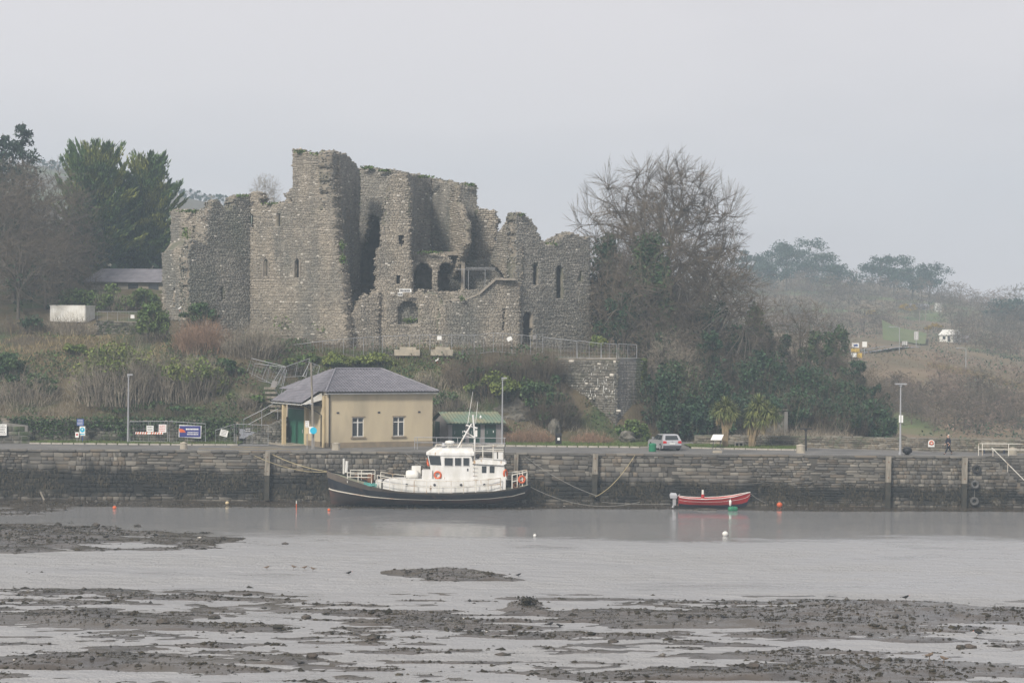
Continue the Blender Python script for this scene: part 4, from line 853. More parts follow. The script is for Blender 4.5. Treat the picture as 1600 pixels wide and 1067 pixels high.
# entrance on the left side wall
MB().box(-.06, .02, 4.95, 9.7, 0, 4.0).obj('door_frame', MT['greywall'], house)
dr = MB().box(-.12, -.04, 5.3, 9.3, .05, 3.2).obj('door', MT['green'], house)
MB().box(-.14, -.12, 5.6, 5.75, 1.1, 1.4).obj('handle', MT['steel'], dr)
MB().box(-.1, -.05, 5.1, 9.5, 3.3, 3.85).obj('sign_board', MT['black'], house)
text_obj('lettering', 'TPA OFFICES', .62, MT['gold'], house, Matrix.Translation((-.13, 7.0, 3.58)) @ Matrix.Rotation(-math.pi / 2, 4, 'Z') @ Matrix.Rotation(math.pi / 2, 4, 'X') @ Matrix.Diagonal((.98, .9, 1, 1)))
for y_, x_, s_ in ((4.55, -.25, .5), (.55, -.12, .5)): MB().box(x_, .02, y_, y_ + s_, 0, 4.6).obj('pilaster', MT['trim_cream'], house)
MB().box(-1.95, -1.65, 5.9, 6.25, 0, ze - .2).obj('pillar', MT['trim_cream'], house)
MB().box(-2.3, .1, 4.7, 10.2, -.02, .08).obj('doorstep', MT['concrete'], house)

# ------------------------------------------------------------------ block of lavatories with a green roof
tb = thing('toilet_block', 'small grey block with dark green doors and green ribbed roof', 'building', (X(700, 180.5, QZ), 180.5, QZ), rad(20))
TL, TD, TH = 5.35, 4.2, 2.0
m = MB().box(0, TL, 0, TD, 0, TH); m.prism([(0, 0, TH), (0, TD, TH), (0, TD * .5, TH + .75)], (TL, 0, 0)); m.obj('wall', MT['greywall'], tb)
for k, (a, b) in enumerate(((.42, 1.7), (2.1, 3.2), (3.65, 4.75))):
    d = MB().box(a, b, -.04, .01, .02, 1.9).obj('door', MT['greendk'], tb)
    MB().box(a + .2, a + .24, -.07, -.041, .85, 1.15).obj('handle', MT['steel'], d)
    if k != 1: MB().box(b - .3, b - .22, -.06, -.041, .95, 1.15).obj('door_sign', MT['signwhite'], d)
MB().box(-.04, .01, 2.6, 3.9, .02, 1.9).obj('side_door', MT['greendk'], tb)
for sgn in (0, 1):
    m = MB(); V = []; nu = 72
    for t in (0, 1):
        for i in range(nu + 1):
            x_ = -.3 + (TL + .6) * i / nu; y_ = (-.45 + (TD / 2 + .45) * t) if sgn == 0 else (TD + .45 - (TD / 2 + .45) * t)
            V.append((x_, y_, TH - .1 + .97 * t + .035 * math.sin(i * math.pi / 2)))
    m.add(V, [(i, i + 1, nu + 2 + i, nu + 1 + i) for i in range(nu)])
    m.obj('roof_sheet', MT['greenroof'], tb)
MB().box(-.28, TL + .28, -.44, -.38, TH - .22, TH - .14).obj('fascia', MT['greendk'], tb)

# ------------------------------------------------------------------ low slate roofed building behind, left of the castle
sb = thing('slate_roofed_building', 'long low building with grey slate roof behind the hedge', 'building', (*P(140, 455, 241)[:2], 20.2), 0)
SL = 12.5
m = MB().box(0, SL, 0, 6, -1.5, 1.0); m.obj('wall', mat('tan_wall', (.30, .27, .22), (.24, .22, .18), sc=.8), sb)
m = MB().add([(-.9, -.6, .95), (SL, -.6, .95), (SL, 3, 2.75), (.9, 3, 2.75), (-.9, 6.6, .95), (SL, 6.6, .95)], [(0, 1, 2, 3), (5, 4, 3, 2), (4, 0, 3)]); m.obj('roof', MT['slate'], sb)
for k in range(9):
    m = MB(); t = (k + 1) / 10; y_ = -.6 + 3.6 * t; z_ = .95 + 1.8 * t; m.box(-.9 + 1.8 * t, SL, y_ - .02, y_ + .02, z_ + .0, z_ + .04); m.obj('slate_course', MT['slate'], sb)
for k in range(4): MB().box(2.3 + k * 2.55, 3.55 + k * 2.55, -.05, .02, -.35, .75).obj('window', MT['glass'], sb)
# white site cabin
ct = thing('site_cabin', 'white ribbed steel site cabin on the bank behind bare shrubs', 'container', (*P(133, 502, 214)[:2], 15.9), rad(-14))
m = MB(); m.box(-4.3, 0, 0, 2.4, 0, 1.75); m.obj('body', MT['white'], ct)
m = MB()
for k in range(22): m.box(-4.25 + k * .195, -4.17 + k * .195, -.045, -.001, .1, 1.65)
for k in range(10): m.box(.001, .04, .1 + k * .23, .2 + k * .23, .1, 1.65)
o = m.obj('ribs', MT['white'], ct)
MB().box(-4.34, .04, -.05, 2.44, 1.75, 1.85).obj('roof', MT['white'], ct)

# ------------------------------------------------------------------ the work boat
BD = 162.6; bs = BD / FPX
boat = thing('work_boat', 'black hulled work boat with white wheelhouse aground beside the quay', 'boat', (X(510, BD, 1.0), BD, .28), 0)
Z0 = 14.1 - (788.5 - 533.5 - (-2.0)) * bs + 0.0
def bx(px): return (px - 510) * bs
def bz(px, py): return (P(px, py, BD)[2]) - .28
ST = [(510, 735, 787), (516, 737, 788), (530, 741, 788.5), (550, 748, 788.5), (580, 757, 788.5), (620, 764, 788.5), (670, 768, 788), (720, 768, 787.5), (765, 765.5, 786.5), (800, 761, 784), (820, 757.5, 778), (829, 755, 768)]
hb = [.06, .55, 1.15, 1.7, 2.1, 2.25, 2.3, 2.28, 2.15, 1.8, 1.25, .5]
rowsets = []
for (px, ys_, yk), b in zip(ST, hb):
    zs_, zk = bz(px, ys_), bz(px, yk); px2 = px
    fl = .55 if px < 560 else .8
    ring = []
    for side in (-1, 1):
        pts = []
        for t in (0, .12, .3, .45, .52, .75, .88, 1.0):
            w = b * (fl * t ** .45 + (1 - fl) * t ** 1.4) if t > 0 else .04
            xo = 0.0
            if px <= 530: xo = (1 - t) * .02 * (530 - px)
            pts.append((bx(px2) + xo, side * w, zk + (zs_ - zk) * t))
        ring.append(pts)
    rowsets.append(ring)
def hullrows(i0, i1):
    m = MB()
    for side in (0, 1):
        V = [r[side][k] for r in rowsets for k in range(i0, i1 + 1)]; n = i1 - i0 + 1
        F = [(i * n + k, (i + 1) * n + k, (i + 1) * n + k + 1, i * n + k + 1) for i in range(len(rowsets) - 1) for k in range(n - 1)]
        m.add(V, F if side == 0 else [f[::-1] for f in F])
    return m
hullrows(3, 7).obj('hull', MT['hullblack'], boat, True)
hullrows(0, 3).obj('hull_bottom', MT['antifoul'], boat, True)
m = MB()
for side in (0, 1):
    pts = [np.array(r[side][3]) + np.array((0, (-1, 1)[side] * .02, .03)) for r in rowsets[:-1]]; m.tube(pts, .055, 6)
m.obj('rubbing_stripe', MT['stripe'], boat)
m = MB()   # grey bulwark at the bow, tapering aft
for side in (0, 1):
    V = []
    for i, r in enumerate(rowsets[:11]):
        f_ = [.40, .40, .42, .45, .40, .25, .16, .14, .14, .16, .2][i]; t1 = np.array(r[side][7]); t0 = np.array(r[side][5]); q = t1 + (t0 - t1) * f_ * 2.0
        e = np.array((0, (-1, 1)[side] * .025, 0)); V += [q + e, t1 + e + np.array((0, 0, .02)), t1 + np.array((0, -(-1, 1)[side] * .1, .02))]
    m.add(V, [(i * 3 + k, (i + 1) * 3 + k, (i + 1) * 3 + k + 1, i * 3 + k + 1) for i in range(10) for k in range(2)])
m.obj('bulwark', MT['bulwark'], boat)
m = MB(); V = []
for r in rowsets: V += [np.array(r[0][7]) * (1, .98, 1) - (0, 0, .1), np.array(r[1][7]) * (1, .98, 1) - (0, 0, .1)]
m.add(V, [(2 * i, 2 * i + 2, 2 * i + 3, 2 * i + 1) for i in range(len(rowsets) - 1)]); m.obj('deck', MT['deck'], boat)
def cab(name, poly, w0, w1=None, mt='boatwhite', parent=None):
    """side outline in photo columns and rows, half width w0 at the foot and w1 at the top"""
    z_ = [bz(*p) for p in poly]; lo_, hi_ = min(z_), max(z_); w1 = w0 if w1 is None else w1
    L_ = [(bx(p[0]), -(w0 + (w1 - w0) * (zz - lo_) / (hi_ - lo_ + 1e-6)), zz) for p, zz in zip(poly, z_)]; Rr = [(a, -b, c) for a, b, c in L_]
    n = len(poly); return MB().add(L_ + Rr, [tuple(range(n)), tuple(range(n, 2 * n))[::-1]] + [(i, n + i, n + (i + 1) % n, (i + 1) % n) for i in range(n)]).obj(name, MT[mt], parent or boat)
cab('trunk_cabin', [(600, 766), (600, 750), (612, 747.5), (700, 746), (790, 745), (790, 764), (700, 768)], 1.62, 1.55)
# wheelhouse with angled front panes: plan outline lofted
def ring(z, xf, xs_, xa, wf, ws): return [(xf, -wf, z), (xs_, -ws, z), (xa, -ws, z), (xa, ws, z), (xs_, ws, z), (xf, wf, z)]
z1, z2, z3, z4 = bz(700, 748), bz(700, 727), bz(700, 710), bz(700, 706)
wh = MB().loft([ring(z1, bx(676), bx(694), bx(742), .75, 1.4), ring(z2, bx(672), bx(692), bx(741), .75, 1.4), ring(z3, bx(668), bx(690), bx(736), .75, 1.38)]).obj('wheelhouse', MT['boatwhite'], boat)
MB().loft([ring(z3 + .005, bx(666), bx(689), bx(741), .8, 1.45), ring(z4, bx(666), bx(690), bx(741), .8, 1.45), ring(bz(700, 699), bx(678), bx(697), bx(738), .6, 1.1)]).obj('roof', MT['boatwhite'], wh)
for x0, x1, y0, y1 in ((695, 708, 713.5, 726), (711, 721, 713.5, 726), (724, 733.5, 713.5, 726)):
    w = MB().box(bx(x0), bx(x1), -1.43, -1.385, bz(x0, y1), bz(x0, y0)).obj('window', MT['glass'], wh)
    a, b, c, d = bx(x0), bx(x1), bz(x0, y1), bz(x0, y0); MB().tube([(a, -1.44, c), (b, -1.44, c), (b, -1.44, d), (a, -1.44, d), (a, -1.44, c)], .025, 4).obj('window_frame', MT['boatwhite'], w)
    MB().box(bx(x0), bx(x1), 1.385, 1.43, bz(x0, y1), bz(x0, y0)).obj('window', MT['glass'], wh)
def quad_on(p00, p10, p11, p01, u0, u1, v0, v1, off):
    p00, p10, p11, p01 = [np.array(q, float) for q in (p00, p10, p11, p01)]
    f = lambda u, v: (p00 * (1 - u) + p10 * u) * (1 - v) + (p01 * (1 - u) + p11 * u) * v
    Nn = np.cross(p10 - p00, p01 - p00); Nn /= np.linalg.norm(Nn)
    return MB().prism([f(u0, v0) + Nn * off, f(u1, v0) + Nn * off, f(u1, v1) + Nn * off, f(u0, v1) + Nn * off], Nn * .03)
for s_ in (-1, 1):
    a, b, c, d = (bx(672), s_ * .75, z2), (bx(692), s_ * 1.4, z2), (bx(690), s_ * 1.38, z3), (bx(668), s_ * .75, z3)
    for u0, u1 in ((.08, .92),): quad_on(*((a, b, c, d) if s_ < 0 else (b, a, d, c)), u0, u1, .12, .92, .012).obj('window', MT['glass'], wh)
a, b, c, d = (bx(672), -.75, z2), (bx(672), .75, z2), (bx(668), .75, z3), (bx(668), -.75, z3)
for u0, u1 in ((.05, .46), (.54, .95)): quad_on(b, a, d, c, u0, u1, .12, .92, .012).obj('window', MT['glass'], wh)
aft = cab('aft_cabin', [(741, 748), (741, 722), (786, 722), (792, 748)], 1.38, 1.3)
cab('cabin_roof', [(738, 722.5), (740, 717.5), (752, 716), (788, 719), (791, 722), (786, 725)], 1.5, 1.42, parent=aft)
for x0, x1 in ((753, 760), (765, 772.5)): MB().box(bx(x0), bx(x1), -1.36, -1.3, bz(x0, 737), bz(x0, 726.5)).obj('window', MT['glass'], aft)
m = MB()
for y_ in (728, 734.5, 741): m.tube([(bx(739), -1.46, bz(740, y_)), (bx(746), -1.46, bz(740, y_))], .025, 4)
m.obj('ladder_rungs', MT['railw'], aft)
MB().box(bx(730), bx(732), -1.44, -1.41, bz(730, 734), bz(730, 730)).obj('port_light', MT['ink'], wh)
# mast and aerials
m = MB()
m.tube([(bx(715), -.5, bz(715, 699)), (bx(736), -.25, bz(736, 662))], .07); m.tube([(bx(715), .5, bz(715, 699)), (bx(736), .25, bz(736, 662))], .07)
m.tube([(bx(741), 0, bz(741, 745)), (bx(741), 0, bz(741, 680)), (bx(738), 0, bz(738, 648))], .085)
m.tube([(bx(727), 0, bz(727, 664)), (bx(745), 0, bz(745, 669))], .08); m.tube([(bx(724), 0, bz(724, 673)), (bx(742), 0, bz(742, 684))], .06); m.tube([(bx(722), -.3, bz(722, 680)), (bx(741), -.1, bz(741, 684))], .04)
mast = m.obj('mast', MT['boatwhite'], boat)
MB().tube([(bx(730), -.2, bz(730, 662)), (bx(737.5), -.2, bz(737.5, 612))], [.03, .012], 5).obj('aerial', MT['signwhite'], mast)
MB().tube([(bx(742), .2, bz(742, 662)), (bx(745.5), .2, bz(745.5, 627))], [.03, .012], 5).obj('aerial', MT['signwhite'], mast)
MB().lathe([(.05, 0), (.09, .08), (.05, .22)], 8, (bx(750), 0, bz(750, 653))).obj('mast_lamp', MT['signwhite'], mast)
MB().box(bx(742), bx(745), -.15, .15, bz(742, 682), bz(742, 672)).obj('lamp_box', MT['white'], mast)
MB().lathe([(.1, 0), (.1, .25), (.38, .3), (.42, .42), (.36, .55), (.1, .6)], 14, (bx(702), -.1, bz(702, 699))).obj('radar_dome', MT['white'], boat, True)
MB().lathe([(.12, 0), (.18, .12), (.2, .3), (.1, .42)], 10, (bx(693), -.5, bz(693, 699))).obj('search_light', MT['steel'], boat, True)
MB().lathe([(.06, 0), (.2, .05), (.22, .2), (.1, .3)], 10, (bx(749), -1.0, bz(749, 712)), (-1, -.3, .2)).obj('deck_light', MT['black'], boat, True)
def rail(pts, zr, posts, r=.035, name='railing', mt='railw'):
    m = MB()
    for h in zr: m.tube([(x_, y_, z_ + h) for x_, y_, z_ in pts], r, 5)
    for (x_, y_, z_) in posts: m.tube([(x_, y_, z_), (x_, y_, z_ + max(zr))], r, 5)
    return m.obj(name, MT[mt], boat)
for s_ in (-1, 1):
    T = [np.array(r[0 if s_ < 0 else 1][7]) * (1, .96, 1) for r in rowsets]
    TX = np.array([t[0] for t in T]); f = lambda x_: (x_, np.interp(x_, TX, [t[1] for t in T]), np.interp(x_, TX, [t[2] for t in T]) + .0)
    xs_ = [bx(p) for p in range(592, 800, 19)]; pts = [f(x_) for x_ in xs_]
    rail(pts, (1.05, .55), pts)
    xs_ = [bx(p) for p in (545, 562, 583)]; pts = [f(x_) for x_ in xs_]; pts = [(a, b, bz(545, 752)) for a, b, c in pts]; rail(pts, (.85, .5), pts, name='bow_rail')
    xs_ = [bx(p) for p in (800, 808, 816, 823)]; pts = [f(x_) for x_ in xs_]; rail(pts, (1.15, .6), pts, .045, 'stern_rail')
    pts = [(bx(p), s_ * 1.3, bz(745, 717)) for p in (741, 754, 770, 787)]; rail(pts, (1.15, .75), pts, .035, 'roof_rail')
    pts = [(bx(p), s_ * .9, bz(700, 699)) for p in (680, 700, 720, 738)]; rail(pts, (.22,), pts, .03, 'roof_rail')
pts = [(bx(787), y_, bz(745, 717)) for y_ in (-1.3, 0, 1.3)]; rail(pts, (1.15, .75), pts, .035, 'roof_rail')
pts = [(bx(p), 1.4, bz(790, 760)) for p in (790, 800, 812)]; rail(pts, (1.1, .5), pts, .04, 'stern_rail')
m = MB().lathe([(.02, 0), (.34, .04), (.4, .25), (.4, .85), (.34, 1.06), (.02, 1.1)], 14, (bx(634), -.4, bz(640, 741)), (1, .0, 0)); m.box(bx(638), bx(640), -.7, -.1, bz(640, 748), bz(640, 741)); m.box(bx(647), bx(649), -.7, -.1, bz(640, 748), bz(640, 741)); m.obj('liferaft_canister', MT['white'], boat, True)
MB().box(bx(643), bx(657), -.1, .7, bz(643, 747), bz(643, 728)).obj('deck_locker', MT['white'], boat)
MB().box(bx(660), bx(676), -1.0, .3, bz(660, 748), bz(660, 733)).obj('companionway', MT['boatwhite'], boat)
for px, py, y_, ax in ((684.5, 740.5, -1.22, (-.3, -1, 0)), (789.5, 738, -1.1, (1, -.5, 0)), (815, 747, -1.3, (.5, -1, 0)), (669, 722, .2, (-1, -.3, 0))):
    r_ = MB().torus((bx(px), y_ - .05, bz(px, py)), ax, .28, .085, 16, 8).obj('lifebuoy', MT['orange'], boat, True)
m = MB().tube([(bx(537), -.1, bz(540, 740)), (bx(537), -.1, bz(540, 716))], .09, 8); m.tube([(bx(541), -.1, bz(540, 738)), (bx(542), -.1, bz(540, 720))], .13, 8); m.obj('bow_bollard', MT['boatwhite'], boat)
m = MB(); rr = random.Random(4)
for k in range(9): m.torus((bx(572 + k * 2), -1.45 + .2 * rr.random(), bz(575, 755) + rr.uniform(-.1, .12) - .015 * k), (rr.uniform(-.3, .3), rr.uniform(-.6, -.2), 1), rr.uniform(.15, .3), .04, 12, 5)
m.obj('coiled_net', MT['teal'], boat)
m = MB().tube([(bx(556), -1, bz(556, 741)), (bx(575), -1.2, bz(575, 748))], .05, 5); m.box(bx(575), bx(583), -.9, .4, bz(575, 757), bz(575, 741)); m.obj('winch', MT['rust'], boat)
m = MB().box(bx(588), bx(597), -1.2, .6, bz(590, 762), bz(590, 749)); m.lathe([(.2, 0), (.2, .9)], 10, (bx(607), -1.3, bz(607, 751)), (1, 0, .15)); m.obj('deck_gear', MT['boatwhite'], boat)
for px in (637, 680, 721, 757): MB().lathe([(.02, 0), (.11, .02), (.11, .05), (.02, .06)], 10, (bx(px), -1.6, bz(px, 755)), (0, -1, 0)).obj('porthole', MT['ink'], boat)
m = MB().torus((bx(806), -1.35, bz(806, 757)), (.2, -1, .2), .2, .09, 12, 6); m.obj('tyre_fender', MT['rust'], boat)
m = MB().box(bx(770), bx(776), -1.25, -.9, bz(770, 716), bz(770, 703)); m.box(bx(778), bx(786), -1.25, -.9, bz(780, 716), bz(780, 705)); m.obj('roof_boxes', MT['boatwhite'], boat)

# ------------------------------------------------------------------ the red open boat
rs = 163.2; rk = rs / FPX
rb = thing('red_dinghy', 'small red open boat with outboard motor afloat by the wall', 'boat', (X(1060, rs, .4), rs, .05), 0)
def rx(px): return (px - 1060) * rk
def rz(px, py): return P(px, py, rs)[2] - .05
RS = [(1060, 775.5, 790.5), (1075, 777.5, 792), (1100, 778.5, 792.5), (1125, 777.5, 793), (1145, 775, 793), (1158, 772, 793), (1167, 770, 790), (1172, 769, 778)]
RB = [.75, .9, 1.0, .98, .82, .55, .25, .05]
rows = []
for (px, a, b), w in zip(RS, RB):
    zt, zb = rz(px, a), rz(px, b); pr = []
    for side in (-1, 1): pr.append([(rx(px), side * w * t ** .5 if t > 0 else side * .02, zb + (zt - zb) * t) for t in (0, .15, .32, .34, .68, .7, 1.0)])
    rows.append(pr)
def rrows(i0, i1, ins=0):
    m = MB()
    for side in (0, 1):
        n = i1 - i0 + 1; V = [np.array(r[side][k]) * (1, 1 - ins, 1) for r in rows for k in range(i0, i1 + 1)]
        F = [(i * n + k, (i + 1) * n + k, (i + 1) * n + k + 1, i * n + k + 1) for i in range(len(rows) - 1) for k in range(n - 1)]; m.add(V, F if side == 0 else [f[::-1] for f in F])
    return m
h = rrows(2, 6); r0 = rows[0]; h.add([r0[0][k] for k in range(7)] + [r0[1][k] for k in range(7)], [(0, 1, 2, 3, 4, 5, 6, 13, 12, 11, 10, 9, 8, 7)]); h.obj('hull', MT['red'], rb, True)
rrows(0, 2).obj('hull_bottom', MT['navy'], rb, True)
m = MB()
for side in (0, 1): m.tube([np.array(r[side][6]) + (0, 0, .01) for r in rows], .032, 6)
m.obj('gunwale', MT['white'], rb)
m = MB()
for side in (0, 1): m.tube([np.array(r[side][4]) + (0, (-1, 1)[side] * .004, 0) for r in rows], .01, 4)
m.obj('pinstripe', MT['signwhite'], rb)
m = MB(); V = []
for r in rows: V += [np.array(r[0][4]) * (1, .9, 1), np.array(r[1][4]) * (1, .9, 1)]
m.add(V, [(2 * i, 2 * i + 2, 2 * i + 3, 2 * i + 1) for i in range(len(rows) - 1)]); m.obj('floor', MT['concrete'], rb)
for px in (1080, 1108, 1135): MB().box(rx(px), rx(px + 5), -.8, .8, rz(px, 780.5), rz(px, 779.5)).obj('thwart', MT['timber'], rb)
m = MB().tube([(rx(1098), 0, rz(1098, 784)), (rx(1098), 0, rz(1097, 765))], [.14, .09], 8); m.obj('upright_fender', MT['white'], rb)
MB().tube([(rx(1098), -.02, rz(1098, 778)), (rx(1098), -.02, rz(1097, 772))], [.15, .13], 8).obj('seat_post', MT['red'], rb)
m = MB().loft([[(rx(1047), -.17, rz(1050, 778)), (rx(1057), -.17, rz(1050, 778)), (rx(1057), .17, rz(1050, 778)), (rx(1047), .17, rz(1050, 778))], [(rx(1046), -.2, rz(1050, 773)), (rx(1057.5), -.2, rz(1050, 773)), (rx(1057.5), .2, rz(1050, 773)), (rx(1046), .2, rz(1050, 773))], [(rx(1048), -.14, rz(1050, 769.5)), (rx(1056), -.14, rz(1050, 770)), (rx(1056), .14, rz(1050, 770)), (rx(1048), .14, rz(1050, 769.5))]])
eng = m.obj('outboard_motor', MT['silver'], rb)
m = MB().box(rx(1051), rx(1056), -.08, .08, rz(1050, 789), rz(1050, 778)); m.tube([(rx(1053), 0, rz(1050, 788)), (rx(1051), 0, rz(1050, 793))], .1, 6); m.tube([(rx(1057), 0, rz(1050, 777)), (rx(1062), .1, rz(1050, 772))], .035, 5); m.obj('motor_leg', MT['lamp'], eng)
m = MB().lathe([(.03, 0), (.1, .08), (.11, .45), (.04, .52)], 10, (rx(1139), -.95, rz(1139, 789))); m.tube([(rx(1139), -.95, rz(1139, 781)), (rx(1139), -.86, rz(1139, 776))], .015, 4); m.obj('hull_fender', MT['white'], rb, True)

# ------------------------------------------------------------------ ropes
def rope(name, label, a, b, sag, r, m, n=14):
    a, b = np.array(a, float), np.array(b, float); pts = [a + (b - a) * t + np.array((0, 0, -sag * 4 * t * (1 - t))) for t in np.linspace(0, 1, n)]
    tag(MB().tube(pts, r, 5).obj(name, MT[m]), label, 'rope')
rope('mooring_rope', 'pale yellow mooring rope from quay post to the bow of work boat', P(420, 707, 166.2), P(513, 736.5, BD), .25, .03, 'rope')
rope('mooring_rope', 'second thinner bow rope running flat from the quay edge leftwards', P(385, 705, 166.3), P(512, 737.5, BD), .5, .02, 'rope')
rope('mooring_rope', 'grey stern rope from quay edge falling to the mud right of the boat', P(818, 711, 166.0), P(932, 774, 163.2), .35, .025, 'ropeg')
rope('mooring_rope', 'tan rope hanging from the quay edge towards the left beside post', P(992, 711, 165.8), P(930, 776, 163.2), .5, .025, 'rope')
rope('mooring_rope', 'grey rope from the stern of the work boat lying to the right', P(828, 760, BD), P(1000, 784, 163.0), .9, .025, 'ropeg')
rope('mooring_rope', 'short grey bow rope from red boat down to the mud', P(1172, 770, rs), P(1196, 785, 163.3), .1, .02, 'ropeg')
rope('mooring_rope', 'thin grey rope from quay edge down to the wheelhouse deck', P(632, 706, 166.0), P(664, 729, BD + .8), .1, .02, 'ropeg')
rope('mooring_rope', 'long slack grey rope from outboard motor along the wall foot', P(1047, 787, rs), P(940, 784, 164.3), .1, .02, 'ropeg')
# ------------------------------------------------------------------ fender timbers, tyres
for k, (px, pt, pb, w, lb) in enumerate(((418, 706, 772, 7.5, 'weathered fender timber on the wall left of the work boat'), (806, 709.5, 762, 6.5, 'weathered fender timber rising behind the stern of the work boat'), (929.5, 709, 766, 8, 'weathered fender timber midway between work boat and red boat'),
                                      (1387, 712.5, 786, 8, 'leaning fender timber on the wall below the right lamp post'), (1506, 715, 788, 8, 'fender timber on the wall beside the hanging tyres'))):
    t = thing('fender_timber', lb, 'timber post', (X(px, 165.7, 2), 165.7, 0), group='fender timbers on the quay wall')
    a, b = P(px + .8, pt, 165.7), P(px - .8, pb, 165.7); w_ = w * 165.7 / FPX / 2; o_ = np.array(t.location); mid = a + (b - a) * .55
    MB().prism([a - o_ + (-w_, 0, 0), mid - o_ + (-w_, 0, 0), mid - o_ + (w_, 0, 0), a - o_ + (w_, 0, 0)], (0, -.32, 0)).obj('post', MT['timber'], t)
    MB().prism([mid - o_ + (-w_, 0, 0), b - o_ + (-w_, 0, -.5), b - o_ + (w_, 0, -.5), mid - o_ + (w_, 0, 0)], (0, -.3, 0)).obj('weedy_foot', MT['timberwet'], t)
    m = MB()
    for f_ in (.12, .45): c = a + (b - a) * f_ - o_; m.lathe([(.05, 0), (.05, .06)], 6, c + (0, -.3, 0), (0, -1, 0))
    m.obj('bolt', MT['rust'], t)
for k, (py, lb, mm) in enumerate(((733, 'topmost of three old tyres hung on the quay wall', 'rubber'), (757, 'middle tyre of three, paler and worn, hung on wall', 'rubberg'), (783, 'lowest of three old tyres hung on the quay wall', 'rubberg'))):
    c = P([1526, 1523.5, 1522.5][k], py, 165.75)
    t = thing('hanging_tyre', lb, 'tyre', c, group='tyres hung on the quay wall')
    MB().torus((0, 0, 0), (0, -1, .12), .27, .13, 20, 10).obj('tread', MT[mm], t, True)
    MB().tube([(0, -.02, .28), (.02, .02, 1.1 if k else 1.0)], .018, 4).obj('chain', MT['ropeg'], t)
# ------------------------------------------------------------------ lamp posts
def lamp(px, py0, D, H, label, twin=False, arm=0, signs=None, mm='lamp'):
    b = G(px, py0, QZ) if D is None else P(px, py0, D); t = thing('lamp_post', label, 'lamp post', b, group='street lamps')
    MB().tube([(0, 0, 0), (0, 0, 1.3), (0, 0, H)], [.11, .09, .055], 8).obj('pole', MT[mm], t); MB().lathe([(.16, -.05), (.16, .12), (.11, .15)], 8).obj('base', MT[mm], t)
    hd = MB()
    if arm: hd.tube([(0, 0, H - .05), (arm * .5, 0, H + .12), (arm, 0, H + .1)], .05, 6); hd.box(min(arm, arm * 1.5), max(arm, arm * 1.5), -.15, .15, H + .06, H + .18)
    elif twin: hd.box(-.5, .5, -.18, .18, H, H + .12); hd.box(-.1, .1, -.1, .1, H - .15, H)
    else: hd.box(-.1, .4, -.18, .18, H, H + .12); hd.box(-.1, .1, -.1, .1, H - .15, H)
    hd.obj('lantern', MT[mm], t)
    if signs: MB().box(-.16, -.02, -.16, -.12, *signs).obj('sign_plate', MT['signwhite'], t); MB().box(.05, .2, -.16, -.12, *signs).obj('sign_plate', MT['signwhite'], t)
    return t
lamp(200, 693.5, 175.0, 6.25, 'tall grey lamp post on the left verge before the bank')
lamp(784.5, 695, 180, 6.2, 'tall grey lamp post beside the green roofed block')
lamp(1406.5, 709.5, 167.2, 6.05, 'tall grey lamp post on the pier with flat twin head', True, 0, (2.75, 3.4))
lamp(1405, 566, FD(344), 6.4, 'far lamp post with bracket arm beside the hillside road', arm=-1.3); lamp(1509, 590, 329, 5.0, 'far lamp post on the crest right of the hillside road', arm=-1.2)
lamp(1259, 711, 172.0, 2.3, 'short dark lamp standard before the pier parapet', True, mm='rubber')
# ------------------------------------------------------------------ fence panels
def panel(name, c00, c10, c11, c01, label, cat='fence panel', group='wire site fence panels', wires=True, mid=None):
    c00, c10, c11, c01 = [np.array(q, float) for q in (c00, c10, c11, c01)]; r0 = c00.copy()
    t = thing(name, label, cat, r0, group=group); q = [c - r0 for c in (c00, c10, c11, c01)]
    MB().tube([q[0], q[3], q[2], q[1]], .035, 5).obj('frame', MT['steel'], t); MB().tube([q[0] * .97 + q[3] * .03, q[1] * .97 + q[2] * .03], .025, 4).obj('bottom_rail', MT['steel'], t)
    if wires:
        m = MB(); w = np.linalg.norm(q[1] - q[0]); nv = max(3, int(w / .3)); 
        def bar(a, b, r=.0045): 
            d = (b - a) / np.linalg.norm(b - a); s_ = np.cross(d, (0, 1, 0)); s_ = s_ / (np.linalg.norm(s_) + 1e-9) * r
            m.add([a - s_, a + s_, b + s_, b - s_, a + (0, .008, 0)], [(0, 1, 2, 3), (0, 4, 1)])
        for i in range(1, nv): f_ = i / nv; bar(q[0] * (1 - f_) + q[1] * f_, q[3] * (1 - f_) + q[2] * f_)
        for f_ in np.linspace(.15, .85, 4): bar(q[0] * (1 - f_) + q[3] * f_, q[1] * (1 - f_) + q[2] * f_, .0045)
        m.obj('wire_mesh', MT['wire'], t)
        a, b = (q[0] + q[1]) / 2, (q[3] + q[2]) / 2; MB().tube([a, b], .02, 4).obj('middle_bar', MT['steel'], t)
    return t
FP = [(448, 540, 195.2), (504, 533, 195.0), (537, 529.5, 195.0), (568, 527.5, 195), (598, 525.5, 195.2), (640, 524, 195.2), (672, 523.5, 195.4), (706, 523, 195.4), (741, 524, 195.2), (771, 520, 195.2), (800, 522, 195.2), (829, 525, 195), (848, 521, 194.8)]
ordn = ['first', 'second', 'third', 'fourth', 'fifth', 'sixth', 'seventh', 'eighth', 'ninth', 'tenth', 'eleventh', 'twelfth']
for k in range(len(FP) - 1):
    a, b = P(*FP[k]), P(*FP[k + 1]); h = 1.95
    panel('site_fence', a - (0, 0, h), b - (0, 0, h), b, a, '%s wire fence panel from the left along the castle terrace' % ordn[k])
FQ = [(850, 527, 191.6), (901, 533, 190.3), (902.5, 532, 190.2), (939, 537, 189.3), (940, 536, 189.3), (964, 538, 189), (967, 537, 189.1), (995, 539, 190.8)]
